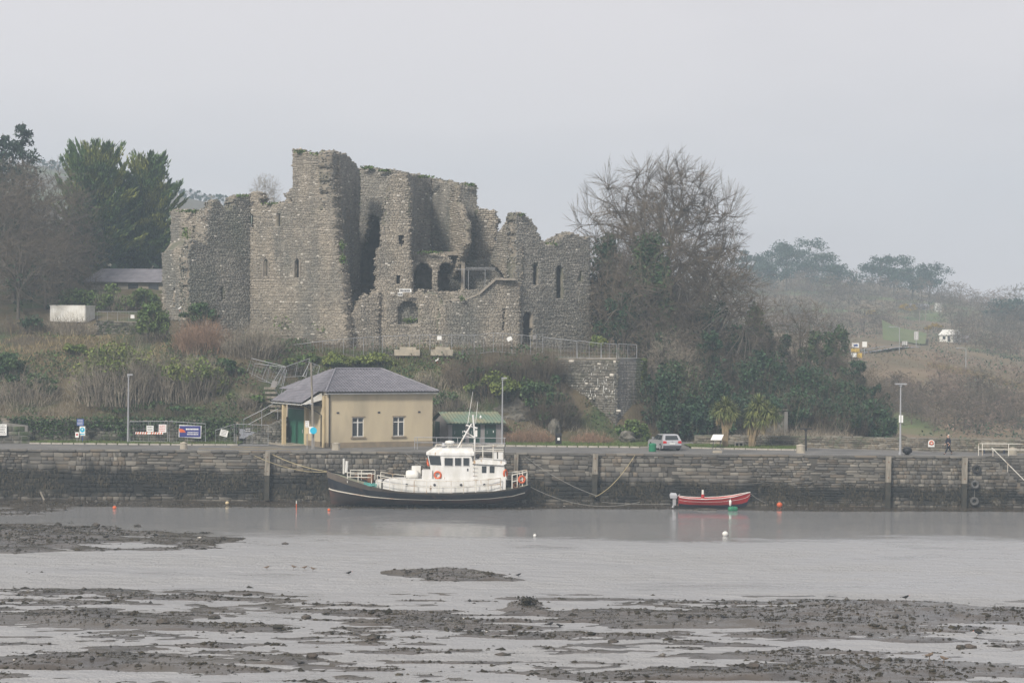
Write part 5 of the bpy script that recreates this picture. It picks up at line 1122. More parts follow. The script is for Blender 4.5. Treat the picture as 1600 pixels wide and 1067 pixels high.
for k, i in enumerate((0, 2, 4, 6)):
    a, b = P(*FQ[i]), P(*FQ[i + 1]); za, zb = 12.5, 12.5
    panel('site_fence', (a[0], a[1], za), (b[0], b[1], zb), b, a, '%s steel fence panel from the left on top of the bastion' % ordn[k])
# collapsed panels above the steps
TG = [((386, 581, 187.5), (432, 604, 186), (447, 573, 186.5), (393, 560, 187.5), 'bent fence panel collapsed on the bank at left of the tangle'),
      ((392, 592, 186.8), (440, 603, 185.8), (446, 574, 185.6), (398, 568, 187.2), 'second collapsed fence panel leaning across the bank steps'),
      ((424, 602, 185.3), (438, 622, 185.0), (448, 578, 185.0), (441, 573, 185.2), 'narrow tilted fence panel above the canopy roof'),
      ((444, 590, 186.2), (478, 588, 187.4), (484, 560, 187.6), (446, 573, 186.0), 'collapsed fence panel reaching right towards the wooden pole'),
      ((473, 588, 187.2), (492, 600, 186.6), (500, 572, 187), (484, 566, 187.4), 'small crooked fence panel right of the wooden pole top')]
for a, b, c, d, lb in TG: panel('site_fence', P(*a), P(*b), P(*c), P(*d), lb)
a, b, c, d = P(422, 606, 184.6), P(429, 610, 184.6), P(434, 596, 184.6), P(426, 594, 184.6)
tag(MB().prism([a, b, c, d], (0, .03, 0)).obj('notice_board', MT['greywall']), 'pale blank board hung on the collapsed fence above the steps', 'board')
m = MB().tube([(0, 0, 0), (0, 0, 5.0)], [.11, .09], 7); pole = thing('wooden_pole', 'slender weathered wooden pole in front of the harbour house corner', 'pole', (X(489, 169.3, 4.5), 169.3, QZ)); m.v = []; m.f = []
MB().tube([(0, 0, 0), (-.05, 0, 3), (-.25, .2, 7.6)], [.12, .11, .08], 8).obj('shaft', MT['timber'], pole)
MB().box(-.3, -.1, -.06, .06, 3.9, 4.0).obj('bracket', MT['steel'], pole); MB().tube([(.1, -.1, 2.2), (.1, -.1, 0)], .03, 5).obj('conduit', MT['steel'], pole)
# ------------------------------------------------------------------ signs
rs_ = random.Random(8)
def strokes(m, x0, x1, z0, z1, y, lines, rr):
    for i in range(lines):
        zt = z1 - (z1 - z0) * (i + .2) / lines; h = (z1 - z0) / lines * .5; xx = x0 + rr.uniform(0, .1) * (x1 - x0); xe = x1 - rr.uniform(0, .15) * (x1 - x0)
        while xx < xe:
            d = rr.uniform(.03, .12) * (x1 - x0) / .6 * .5; m.box(xx, min(xx + d, xe), y, y + .004, zt - h, zt); xx += d + .03
def board(px0, px1, py0, py1, D, face, name, label, lines=0, ink='ink', posts=0, tilt=0, group=None, z_floor=QZ):
    a, b = P(px0, py1, D), P(px1, py0, D); w, h = b[0] - a[0], b[2] - a[2]; c = ((a[0] + b[0]) / 2, D, (a[2] + b[2]) / 2)
    t = thing(name, label, 'sign', (c[0], D, z_floor if posts else a[2]), group=group); zb = a[2] - t.location[2]
    rot = Matrix.Translation((0, 0, zb + h / 2)) @ Matrix.Rotation(tilt, 4, 'Y') @ Matrix.Translation((0, 0, -zb - h / 2))
    p = MB().box(-w / 2, w / 2, -.02, .02, zb, zb + h).obj('panel', MT[face], t); p.data.transform(rot)
    if lines:
        m = MB(); strokes(m, -w / 2 + .06 * w, w / 2 - .06 * w, zb + .08 * h, zb + .94 * h, -.026, lines, rs_); q = m.obj('lettering', MT[ink], t); q.data.transform(rot)
    if posts: 
        m = MB()
        for i in range(posts): xx = (-w * .3 + w * .6 * i) if posts > 1 else 0; m.tube([(xx, .05, 0), (xx, .05, zb + h * .9)], .035, 6)
        m.obj('post', MT['steel'], t)
    return t, w, h, zb
t, w, h, zb = board(-6, 10.5, 662.5, 680, 174.3, 'signwhite', 'notice_sign', 'white notice sign with lines of print at the left edge', 6)
t, w, h, zb = board(120, 131, 654.5, 665, 175.2, 'blue', 'blue_sign', 'small blue sign on a steel post on the left verge', 4, 'signwhite', 1)
t, w, h, zb = board(124.3, 133.2, 666, 680.5, 174.8, 'signwhite', 'mandatory_sign', 'white sign with large cyan disc on blue post, left verge', 0, 'ink', 0)
MB().lathe([(.22, 0), (.22, .006)], 20, (0, -.02, zb + h * .62), (0, -1, 0)).obj('disc', MT['cyan'], t); MB().lathe([(.02, 0), (.07, .004), (.02, .008)], 12, (0, -.028, zb + h * .66), (0, -1, 0)).obj('pictogram', MT['signwhite'], t)
MB().box(-w * .4, w * .4, -.03, -.021, zb + .1 * h, zb + .2 * h).obj('caption', MT['cyan'], t); MB().tube([(0, .05, zb), (0, .05, zb - .75)], .04, 6).obj('post', MT['blue'], t)
t, w, h, zb = board(117.5, 123.3, 675, 683.5, 174.6, 'signwhite', 'small_notice', 'smallest white notice with dark square low on left verge post', 0, 'ink', 1)
MB().box(-w * .25, w * .25, -.03, -.021, zb + h * .4, zb + h * .7).obj('pictogram', MT['redink'], t)
# quayside fence panels with boards
def ppanel(x0, x1, yt0, yt1, yb0, yb1, D, label):
    return panel('site_fence', P(x0, yb0, D), P(x1, yb1, D), P(x1, yt1, D), P(x0, yt0, D), label)
ppanel(203, 262, 658.5, 658, 690, 691, 174.9, 'quayside fence panel right of left lamp post carrying striped board')
ppanel(264.5, 321, 658, 662, 691, 694, 174.6, 'quayside fence panel carrying the blue banner')
ppanel(337, 366, 672, 662.5, 695, 695, 174.4, 'quayside fence panel with sloping top and tilted white notice')
ppanel(369, 419, 662.5, 664, 695.5, 696.5, 174.0, 'quayside fence panel below the bank steps with black sign')
board(229, 240, 665, 674, 174.8, 'signwhite', 'fence_notice', 'pale notice with picture above the striped board', 2)
t, w, h, zb = board(248, 260, 663, 675.5, 174.8, 'signwhite', 'fence_notice', 'white notice with red print at right end of striped board', 4, 'redink')
a, b = P(211.5, 678, 174.7), P(255, 674.5, 174.7)
t = thing('striped_board', 'red and white striped barrier board hung on the quayside fence', 'barrier', (a[0], 174.7, a[2]))
MB().box(0, b[0] - a[0], -.015, .015, 0, .19).obj('board', MT['signwhite'], t)
for k in range(11):
    x_ = .04 + k * .225
    if x_ + .2 < b[0] - a[0] and k != 5: MB().prism([(x_, -.02, .0), (x_ + .1, -.02, .0), (x_ + .17, -.02, .19), (x_ + .07, -.02, .19)], (0, .004, 0)).obj('red_stripe', MT['orange'], t)
t, w, h, zb = board(279.5, 314.5, 664.5, 683.5, 174.45, 'signwhite', 'fence_banner', 'dark blue banner with orange emblem hung on the quayside fence', 0, tilt=rad(2))
MB().box(-w / 2 + .05, w / 2 - .05, -.03, -.021, zb + .05, zb + h - .05).obj('print', MT['bannerblue'], t)
m = MB(); cx_, cz_ = -w * .46, zb + h * .42
m.prism([(cx_, -.036, cz_)] + [(cx_ + .52 * math.cos(q), -.036, cz_ + .34 * math.sin(q)) for q in np.linspace(0, 1.75, 9)], (0, .004, 0)); m.obj('emblem', MT['orange'], t)
m = MB(); strokes(m, -w * .2, w * .42, zb + h * .55, zb + h * .8, -.036, 1, rs_); strokes(m, -w * .14, w * .4, zb + h * .18, zb + h * .5, -.036, 2, rs_); m.obj('lettering', MT['signwhite'], t)
board(344, 356, 671.5, 681.5, 174.3, 'signwhite', 'fence_notice', 'tilted white notice on the panel with sloping top', 4, 'ink', 0, rad(14))
t, w, h, zb = board(383, 392, 668.5, 675.5, 173.9, 'ink', 'fence_notice', 'small black notice with white print on the rightmost quayside panel', 2, 'signwhite')
t, w, h, zb = board(477, 483, 657.5, 669, 168.9, 'signwhite', 'post_sign', 'white parking style sign on a post before the green door', 3, 'ink', 1)
m = MB().box(-.16, .16, -.12, .02, 1.35, 1.9); m.obj('meter_box', MT['trim_cream'], t)
t, w, h, zb = board(482, 490, 666.5, 677.5, 168.8, 'signwhite', 'lifebuoy_sign', 'white board with cyan disc beside the wooden pole', 0)
MB().lathe([(.3, 0), (.3, .03)], 22, (.22, -.03, zb + h * .45), (0, -1, 0)).obj('disc', MT['cyan'], t); MB().tube([(.1, .03, zb + h * .3), (.1, .03, QZ - t.location[2])], .04, 6).obj('post', MT['steel'], t)
# terrace notices and concrete seats
board(683, 690, 525, 531, 195.0, 'signwhite', 'terrace_notice', 'white notice on terrace fence above the right concrete seat', 0)
board(792, 800, 526.5, 532.5, 194.7, 'signwhite', 'terrace_notice', 'white notice tilted on a short post before low castle wall', 0, 'ink', 0, rad(-28))
board(832.5, 837.5, 524, 530, 194.6, 'greywall', 'terrace_notice', 'grey notice on the fence before the castle doorway', 0)
for (x0, x1), lb in (((616, 656), 'left pale concrete seat on the terrace'), ((673, 708), 'right pale concrete seat on the terrace')):
    a = P(x0, 552.5, 194.2); b = P(x1, 542, 194.2); t = thing('concrete_seat', lb, 'seat', (a[0], 194.2, a[2])); w = b[0] - a[0]
    MB().box(0, w, 0, .8, -.2, .42).obj('seat', MT['concrete'], t); MB().box(.2 * w, w * .85, .45, .8, .42, .68).obj('backrest', MT['concrete'], t)
# ------------------------------------------------------------------ bank steps with handrail
sp = thing('bank_steps', 'stone steps with steel handrail climbing the bank beside the house', 'steps', (X(385, 178, 4.5), 178, QZ), world=True)
q0, q1 = P(380, 690, 177.5), P(441, 652, 179.5)
m = MB().prism([P(372, 697, 177.3), P(446, 697, 177.3), P(446, 652, 177.6), P(428, 660, 177.6), P(386, 684, 177.4)], (0, 2.0, 0)); m.obj('stair_wall', MT['mortar'], sp)
f = Facet((372, 177.2), (446, 177.2)); pl = [f.sz(*p) for p in ((374, 697), (446, 697), (446, 652), (428, 660), (386, 684))]
st = courses(rng, f.L, 4.5, 7.6, (.14, .28), (.2, .6)); st = st[inpoly(st[:, 0], st[:, 1], pl)]
o = link('stair_stones', stones_mesh('stair_stones', st, f.A, f.U, f.N, .06, rng), LW[1], sp); o['kind'] = 'stuff'
for k in range(10):
    c = P(386 + k * 6, 683 - k * 3.2, 178.0); MB().box(c[0] - .1, c[0] + .4, 177.3, 179.2, c[2] - .25, c[2]).obj('step', MT['conc_dark'], sp)
for k in range(6):
    c = P(432 - k * 2, 640 - k * 7, 180.5 + k * .8); MB().box(c[0] - .6, c[0] + .5, c[1], c[1] + .5, c[2] - .2, c[2]).obj('step', MT['timber'], sp)
m = MB().tube([P(381, 680, 177.2), P(381, 655, 177.2), P(409, 641, 177.2), P(428, 630, 177.4), P(437, 638, 177.4)], .035, 5); m.tube([P(388, 663, 177.2), P(437, 637, 177.4)], .03, 5); m.tube([P(409, 641, 177.2), P(409, 666, 177.2)], .03, 5); m.tube([P(434, 640, 177.4), P(434, 655, 177.4)], .03, 5); m.obj('handrail', MT['steel'], sp)
# ------------------------------------------------------------------ quay rails, bollards, bins, furniture
m = MB(); z_ = QZ
for y_ in (170.0,):
    for h in (1.05, .6): m.tube([(X(648, y_, 5), y_, z_ + h), (X(790, y_, 5), y_, z_ + h)], .03, 5)
    for px in (648, 652, 682, 715, 750, 788): m.tube([(X(px, y_, 5), y_, z_), (X(px, y_, 5), y_, z_ + 1.05)], .03, 5)
tag(m.obj('quay_rail', MT['steel']), 'grey tubular guard rail on the quay behind the work boat', 'railing')
m = MB(); y_ = 166.9
for h in (1.05, .55): m.tube([(X(1529, y_, 5), y_, z_ + h), (X(1650, y_, 5), y_, z_ + h)], .035, 5)
for px in (1529, 1535, 1576, 1620): m.tube([(X(px, y_, 5), y_, z_), (X(px, y_, 5), y_, z_ + 1.05)], .035, 5)
tag(m.obj('stair_guard_rail', MT['railw']), 'white tubular guard rail above the landing stair', 'railing')
m = MB().tube([(X(1550, QY, 5), QY + .1, z_ + .75), (X(1600, QY, 3), QY + .1, z_ - 2.0), (X(1640, QY, 1), QY + .1, z_ - 4.1)], .04, 5); m.tube([(X(1552, QY, 5), QY + .1, z_ + .7), (X(1552, QY, 5), QY + .1, z_)], .035, 5); m.tube([(X(1575, QY, 4), QY + .1, z_ - .62), (X(1575, QY, 4), QY + .1, z_ - 1.4)], .03, 5)
tag(m.obj('stair_handrail', MT['railw']), 'white sloping handrail down the landing stair', 'handrail')
def bollard(px, py, D, H, R_, mt, lb, dome=False):
    t = thing('mooring_bollard', lb, 'bollard', (X(px, D, QZ), D, QZ), group='mooring bollards on the quay')
    if dome: MB().lathe([(.16, 0), (.2, .1), (.42, .25), (.42, .5), (.3, .64), (.05, .7)], 14).obj('body', MT[mt], t, True)
    else: MB().lathe([(R_ * 1.05, 0), (R_, .05), (R_ * .94, H * .8), (R_, H * .85), (R_, H * .96), (R_ * .8, H)], 12).obj('body', MT[mt], t); MB().lathe([(R_ * .6, H), (R_ * .5, H + .05), (.02, H + .08)], 10).obj('cap', MT[mt], t)
bollard(287, 707, 167.6, .55, .33, 'concrete', 'squat pale concrete bollard on the quay edge below the blue banner'); bollard(525, 707, 168.0, .6, .38, 'concrete', 'pale concrete bollard standing before the harbour house front')
bollard(1251, 711, 169.0, .7, .4, 'concrete', 'pale concrete bollard on the quay near the short lamp standard'); bollard(1582, 712, 168.6, .6, .42, 'concrete', 'pale concrete bollard behind the stair guard rail'); bollard(1417.5, 711, 167.2, .6, .4, 'black', 'rounded black iron bollard beside the pier lamp post', True)
t = thing('litter_bin', 'bright green cylindrical litter bin beside the silver car', 'bin', (X(1019.5, 169.2, QZ), 169.2, QZ)); MB().lathe([(.3, 0), (.33, .05), (.33, .55)], 14).obj('body', MT['bingreen'], t); MB().lathe([(.35, .55), (.35, .62), (.28, .72), (.05, .76)], 14).obj('lid', MT['bingreen'], t)
t = thing('litter_bin', 'black litter bin with white label at the foot of the bank', 'bin', (X(872.5, 176.8, QZ), 176.8, QZ)); MB().box(-.28, .28, -.25, .25, 0, 1.0).obj('body', MT['black'], t); MB().prism([(-.3, -.27, 1.0), (.3, -.27, 1.0), (.3, 0, 1.18), (-.3, 0, 1.18)], (0, .27, 0)).obj('lid', MT['black'], t); MB().box(-.1, .12, -.27, -.251, .55, .8).obj('label_plate', MT['signwhite'], t)
t = thing('information_lectern', 'tilted pale information panel on posts beside the palms', 'information panel', (X(1119, 173.6, QZ), 173.6, 4.6)); MB().prism([(-.52, -.2, .75), (.45, -.2, .75), (.72, .35, 1.18), (-.25, .35, 1.18)], (0, .02, .05)).obj('panel', MT['signwhite'], t); MB().box(-.3, -.24, 0, .06, 0, .85).obj('post', MT['ink'], t); MB().box(.35, .41, .05, .11, 0, .9).obj('post', MT['ink'], t)
t = thing('wall_niche_box', 'small dark open box standing against parapet between the palms', 'box', (X(1155, 175.3, QZ), 175.3, 4.6)); m = MB().box(-.4, .4, 0, .4, .4, .5).box(-.4, -.32, 0, .4, 0, .4).box(.32, .4, 0, .4, 0, .4).box(-.05, .05, .05, .4, 0, .4); m.obj('frame', MT['conc_dark'], t); MB().box(-.32, .32, .35, .39, 0, .4).obj('back', MT['black'], t)
a = P(1453, 699.5, 170.0); t = thing('warning_board', 'round topped white and orange lifebuoy board on the parapet', 'sign', (P(1457.5, 699.5, 171.0)[0], 171.6, 4.98))
m = MB().prism([(-.28, 0, 0), (.28, 0, 0), (.28, 0, .42)] + [(.28 * math.cos(q), 0, .42 + .2 * math.sin(q)) for q in np.linspace(.2, 2.9, 8)] + [(-.28, 0, .42)], (0, .05, 0)); m.obj('panel', MT['signwhite'], t)
m = MB().torus((0, -.03, .36), (0, -1, 0), .15, .05, 14, 6); m.obj('ring', MT['orange'], t); MB().box(-.22, .22, -.02, -.002, .2, .27).obj('lettering', MT['ink'], t)
t = thing('pier_bench', 'grey slatted bench against the parapet at the right edge', 'bench', (X(1553, 170.6, QZ), 170.6, QZ), rad(-12))
for k in range(3): MB().box(-1.1, 1.1, -.1 - .16 * k, .02 - .16 * k, .43, .47).obj('seat_slat', MT['timber'], t)
for k in range(3): MB().box(-1.1, 1.1, .1 + .03 * k, .14 + .03 * k, .6 + .16 * k, .72 + .16 * k).obj('back_slat', MT['timber'], t)
for x_ in (-.9, .8): MB().box(x_, x_ + .12, -.4, .15, 0, .42).obj('leg', MT['navy'], t)
t = thing('coping_block', 'loose pale stone block on the quay edge before the palms', 'block', (X(1120, 168.2, QZ), 168.2, QZ)); MB().prism([(-.4, -.25, 0), (.42, -.22, 0), (.38, .25, 0), (-.36, .2, 0)], (.03, 0, .2)).obj('stone', MT['concrete'], t)
t = thing('grey_outbuilding', 'dim grey stone hut among trees behind the parapet', 'building', (X(1203, 192.5, 5), 192.5, 4.4)); MB().box(-1.6, 1.4, 0, 3, 0, 3.0).obj('wall', MT['rockface'], t); MB().box(1.4, 1.75, -.3, .5, 0, 2.9).obj('buttress', MT['conc_dark'], t); MB().box(-1.8, 1.7, -.2, 3.2, 3.0, 3.15).obj('roof', MT['rockface'], t)

# ------------------------------------------------------------------ silver hatchback
car = thing('parked_hatchback', 'silver hatchback parked on the quay seen from behind', 'car', (X(1050.5, 170.3, QZ), 170.3, QZ), rad(15))
# local: y forward (away), x right; length 4.2, rear at y=0
prof = [(0.02, .32), (0.0, .55), (.06, .86), (.12, .93), (.36, 1.36), (.55, 1.45), (1.2, 1.48), (1.9, 1.44), (2.75, .98), (3.9, .84), (4.18, .66), (4.2, .36), (4.1, .22), (.15, .22)]
def hw(z): return .875 if z < .95 else .875 - (z - .95) * .42
V = [(-hw(z) * (.96 if (y < .06 or y > 4.15) else 1), y, z) for y, z in prof] + [(hw(z) * (.96 if (y < .06 or y > 4.15) else 1), y, z) for y, z in prof]; n = len(prof)
MB().add(V, [tuple(range(n))[::-1], tuple(range(n, 2 * n))] + [(i, (i + 1) % n, n + (i + 1) % n, n + i) for i in range(n)]).obj('body', MT['silver'], car)
MB().prism([(-.62, .14, .97), (.62, .14, .97), (.54, .345, 1.34), (-.54, .345, 1.34)], (0, -.02, .01)).obj('rear_window', MT['glass'], car)
for s_ in (-1, 1):
    e = s_ * .02
    for ys in ((.55, 1.35), (1.42, 2.35)):
        y0, y1 = ys; zt = 1.38; q = [(s_ * hw(.97) + e, y0 - .12 if y0 < 1 else y0, .97), (s_ * hw(.97) + e, y1 + (.25 if y1 > 2 else 0), .97), (s_ * hw(zt) + e, y1 - (.3 if y1 > 2 else 0), zt), (s_ * hw(zt) + e, y0 + .1 if y0 < 1 else y0, zt)]
        MB().prism(q, (s_ * .006, 0, 0)).obj('side_window', MT['glass'], car)
    m = MB().prism([(s_ * .86, -.02, .68), (s_ * .55, -.03, .70), (s_ * .55, .0, .88), (s_ * .84, .05, .9)], (0, .1, 0)); m.obj('tail_light', MT['taillight'], car)
    MB().prism([(s_ * .88, 2.45, 1.0), (s_ * 1.05, 2.42, 1.0), (s_ * 1.05, 2.42, 1.14), (s_ * .88, 2.45, 1.14)], (0, .1, 0)).obj('wing_mirror', MT['silver'], car)
    for y_ in (.75, 3.35):
        w = MB().lathe([(.18, 0), (.31, .0), (.33, .04), (.33, .17), (.31, .2), (.18, .2)], 18, (s_ * .70 if s_ > 0 else -.9, y_, .33), (1, 0, 0)).obj('wheel', MT['rubber'], car)
        MB().lathe([(.02, 0), (.2, .0), (.2, .02), (.02, .03)], 12, (s_ * .9, y_, .33), (s_, 0, 0)).obj('rim', MT['lamp'], w)
MB().box(-.84, .84, -.05, .06, .27, .48).obj('bumper', MT['ink'], car); MB().box(-.26, .26, -.03, .04, .6, .72).obj('number_plate', MT['signwhite'], car)
MB().box(-.05, .05, -.02, .08, .8, .88).obj('badge', MT['steel'], car)

# ------------------------------------------------------------------ walking person
per = thing('person', 'white haired person in dark navy coat walking along the pier', 'person', (X(1482, 168.3, QZ), 168.3, QZ), rad(8))
def skin(name, V, E, R_, m, parent, root=0, sub=2):
    me = bpy.data.meshes.new(name); me.from_pydata(V, E, []); me.materials.append(m); o = bpy.data.objects.new(name, me); COL.objects.link(o); o.parent = parent
    md = o.modifiers.new('skin', 'SKIN'); 
    for i, r_ in enumerate(R_): me.skin_vertices[0].data[i].radius = (r_, r_) if np.isscalar(r_) else r_; me.skin_vertices[0].data[i].use_root = (i == root)
    md.use_smooth_shade = True; s2 = o.modifiers.new('sub', 'SUBSURF'); s2.levels = sub; s2.render_levels = sub
    return o
# body: walking to the left (-x), stride legs
BV = [(0, 0, .95), (0, 0, 1.15), (-.02, 0, 1.38), (-.04, 0, 1.50), (-.06, 0, 1.60), (-.07, 0, 1.72),
      (-.08, -.09, .90), (-.16, -.09, .50), (-.34, -.09, .10), (-.46, -.09, .04),
      (.06, .09, .90), (.12, .09, .50), (.34, .09, .14), (.26, .09, .04),
      (-.02, -.19, 1.40), (.10, -.24, 1.14), (-.02, -.25, .92), (-.07, -.25, .83), (-.02, .19, 1.40), (-.14, .23, 1.14), (-.20, .22, .92), (-.26, .22, .85)]
BE = [(0, 1), (1, 2), (2, 3), (3, 4), (4, 5), (0, 6), (6, 7), (7, 8), (8, 9), (0, 10), (10, 11), (11, 12), (12, 13), (2, 14), (14, 15), (15, 16), (16, 17), (2, 18), (18, 19), (19, 20), (20, 21)]
BR = [.13, .13, .13, .06, .085, .075, .085, .06, .045, .035, .085, .06, .045, .035, .06, .045, .035, .03, .06, .045, .035, .03]
body = skin('body', BV, BE, BR, MT['skin'], per)
CV = [(0, 0, .84), (0, 0, .98), (0, 0, 1.18), (-.02, 0, 1.38), (-.03, 0, 1.47), (-.02, -.2, 1.40), (.10, -.25, 1.14), (-.01, -.26, .94), (-.02, .2, 1.40), (-.14, .24, 1.14), (-.20, .23, .94)]
skin('coat', CV, [(0, 1), (1, 2), (2, 3), (3, 4), (3, 5), (5, 6), (6, 7), (3, 8), (8, 9), (9, 10)], [(.19, .17), (.19, .17), (.175, .16), (.18, .16), .09, .09, .065, .05, .09, .065, .05], MT['coat'], body, 2)
skin('trousers', [(0, 0, .92)] + [BV[i] for i in (6, 7, 8, 10, 11, 12)], [(0, 1), (1, 2), (2, 3), (0, 4), (4, 5), (5, 6)], [.13, .105, .08, .065, .105, .08, .065], MT['trouser'], body)
for a, b in (((-.34, -.09, .06), (-.50, -.09, .05)), ((.36, .09, .12), (.24, .09, .03))): skin('shoe', [a, ((a[0] + b[0]) / 2, a[1], (a[2] + b[2]) / 2), b], [(0, 1), (1, 2)], [.055, .055, .04], MT['black'], body, 0, 1)
skin('hair', [(-.03, 0, 1.74), (.0, 0, 1.70), (.02, 0, 1.63)], [(0, 1), (1, 2)], [.085, .085, .06], MT['hair'], body, 0)
# face features
m = MB(); m.lathe([(.005, -.02), (.018, 0), (.012, .03)], 6, (-.155, 0, 1.655), (-1, 0, -.2)); m.obj('nose', MT['skin'], body)
m = MB().box(-.152, -.14, -.04, -.02, 1.675, 1.69).box(-.152, -.14, .02, .04, 1.675, 1.69).box(-.145, -.13, -.025, .025, 1.605, 1.612); m.obj('face_features', MT['ink'], body)
for s_, (hxx, hyy, hzz) in ((-1, (-.07, -.25, .85)), (1, (-.26, .22, .87))):
    m = MB()
    for i in range(4): m.tube([(hxx + .012 * (i - 1.5) * 1.6, hyy, hzz - .02), (hxx + .02 * (i - 1.5) - .01, hyy, hzz - .07), (hxx + .018 * (i - 1.5) - .03, hyy, hzz - .1 + .01 * abs(i - 1.5))], .009, 5)
    m.tube([(hxx - .03, hyy, hzz), (hxx - .055, hyy, hzz - .045)], .01, 5); m.obj('fingers', MT['skin'], body)
# ------------------------------------------------------------------ vegetation generators
def grow(rng, Pp, Dv, Ln, Rr, specs, env=None, fan=None):
    out = []
    for sp in specs:
        n = len(Pp); ns = sp['ns']; d = Dv.copy(); pts = [Pp]; rr = [Rr]; ds = []
        for k in range(ns):
            d = d + rng.normal(0, sp['w'], (n, 3)) + np.array([0, 0, sp.get('up', 0)]); d /= np.linalg.norm(d, axis=1)[:, None]
            pts.append(pts[-1] + d * (Ln / ns)[:, None]); rr.append(Rr * (1 - (1 - sp.get('tip', .45)) * (k + 1) / ns)); ds.append(d)
        for k in range(ns): out.append((len(out), pts[k], pts[k + 1], rr[k], rr[k + 1], sp['lv']))
        nc = sp.get('nc', 0)
        if not nc: break
        t = rng.uniform(sp.get('t0', .3), 1, (n, nc)) if sp.get('rand', 1) else np.tile(np.linspace(sp.get('t0', .3), 1, nc), (n, 1))
        q = np.minimum((t * ns).astype(int), ns - 1); f = t * ns - q; PT = np.stack(pts, 1); RR = np.stack(rr, 1); DS = np.stack(ds, 1); ii = np.arange(n)[:, None]
        c = PT[ii, q] * (1 - f)[..., None] + PT[ii, q + 1] * f[..., None]; rc_ = RR[ii, q] * (1 - f) + RR[ii, q + 1] * f; dc = DS[ii, q]
        rv = rng.normal(0, 1, dc.shape); rv -= dc * (rv * dc).sum(-1)[..., None]; rv /= np.linalg.norm(rv, axis=-1)[..., None]
        a = rad(1) * rng.uniform(sp['a0'], sp['a1'], t.shape); nd = dc * np.cos(a)[..., None] + rv * np.sin(a)[..., None]
        if fan is not None and sp['lv'] == 0:      # main limbs fanned evenly over the crown
            k_ = np.arange(nc); az_ = k_ * 2.39996 + rng.uniform(0, 1); po = rad(1) * (sp['a0'] + (sp['a1'] - sp['a0']) * ((k_ + .5) / nc) ** .8); o_ = rng.permutation(nc)
            nd = np.stack([np.cos(az_) * np.sin(po), np.sin(az_) * np.sin(po), np.cos(po)], 1)[None]
            t = (1 - .65 * (po / po.max()))[None]; q = np.minimum((t * ns).astype(int), ns - 1); f = t * ns - q; c = PT[ii, q] * (1 - f)[..., None] + PT[ii, q + 1] * f[..., None]; rc_ = RR[ii, q] * (1 - f) + RR[ii, q + 1] * f
        ln = Ln[:, None] * sp['ratio'] * rng.uniform(.65, 1.25, t.shape) * (1.15 - .45 * t)
        if env is not None:
            zc_, rx_, rz_ = env; e_ = np.array([rx_, rx_, rz_]); cc = (c - np.array([0, 0, zc_])) / e_; dd = nd / e_
            A_ = (dd * dd).sum(-1); B_ = (cc * dd).sum(-1); C_ = (cc * cc).sum(-1) - 1; te = (-B_ + np.sqrt(np.maximum(B_ * B_ - A_ * C_, 0))) / A_
            ln = np.clip(ln, .15, np.maximum(te, .15) * rng.uniform(.8, 1.05, ln.shape) * sp.get('ef', 1.0))
        Pp, Dv, Ln, Rr = c.reshape(-1, 3), nd.reshape(-1, 3), ln.ravel(), np.maximum(rc_.ravel() * sp.get('rr', .6), sp.get('rmin', .01))
    return out
def segmesh(name, segs, n=3):
    P0 = np.concatenate([s[1] for s in segs]); P1 = np.concatenate([s[2] for s in segs]); r0 = np.concatenate([s[3] for s in segs]); r1 = np.concatenate([s[4] for s in segs])
    d = P1 - P0; d /= (np.linalg.norm(d, axis=1)[:, None] + 1e-9); h = np.where(np.abs(d[:, 2:3]) < .9, np.array([[0, 0, 1.]]), np.array([[1., 0, 0]])); a = np.cross(d, h); a /= np.linalg.norm(a, axis=1)[:, None]; b = np.cross(d, a)
    m_ = len(P0); V = np.zeros((m_, 2 * n, 3))
    for k in range(n):
        e = a * math.cos(2 * math.pi * k / n) + b * math.sin(2 * math.pi * k / n); V[:, k] = P0 + e * r0[:, None]; V[:, n + k] = P1 + e * r1[:, None]
    F = np.array([(k, (k + 1) % n, n + (k + 1) % n, n + k) for k in range(n)])[None] + 2 * n * np.arange(m_)[:, None, None]
    return mesh_np(name, V.reshape(-1, 3), F.reshape(-1, 4))
def ribmesh(name, segs, rng):
    P0 = np.concatenate([s[1] for s in segs]); P1 = np.concatenate([s[2] for s in segs]); r0 = np.concatenate([s[3] for s in segs])[:, None]; r1 = np.concatenate([s[4] for s in segs])[:, None]
    e = np.cross(P1 - P0, rng.normal(0, 1, P0.shape)); e /= np.linalg.norm(e, axis=1)[:, None] + 1e-9
    return np.stack([P0 - e * r0, P0 + e * r0, P1 + e * r1, P1 - e * r1], 1).reshape(-1, 3)
def mixmesh(name, segs, lv, rng):
    a = segmesh('tmp', [s for s in segs if s[5] < lv]); va = np.empty(len(a.vertices) * 3, np.float32); a.vertices.foreach_get('co', va); va = va.reshape(-1, 3); fa_ = np.empty(len(a.loops), np.int32); a.loops.foreach_get('vertex_index', fa_); bpy.data.meshes.remove(a)
    vb = ribmesh(name, [s for s in segs if s[5] >= lv], rng); return mesh_np(name, np.concatenate([va, vb]), np.concatenate([fa_.reshape(-1, 4), np.arange(len(vb)).reshape(-1, 4) + len(va)]))
def one(p, d, L, r): return np.array([p], float), np.array([d], float), np.array([L], float), np.array([r], float)
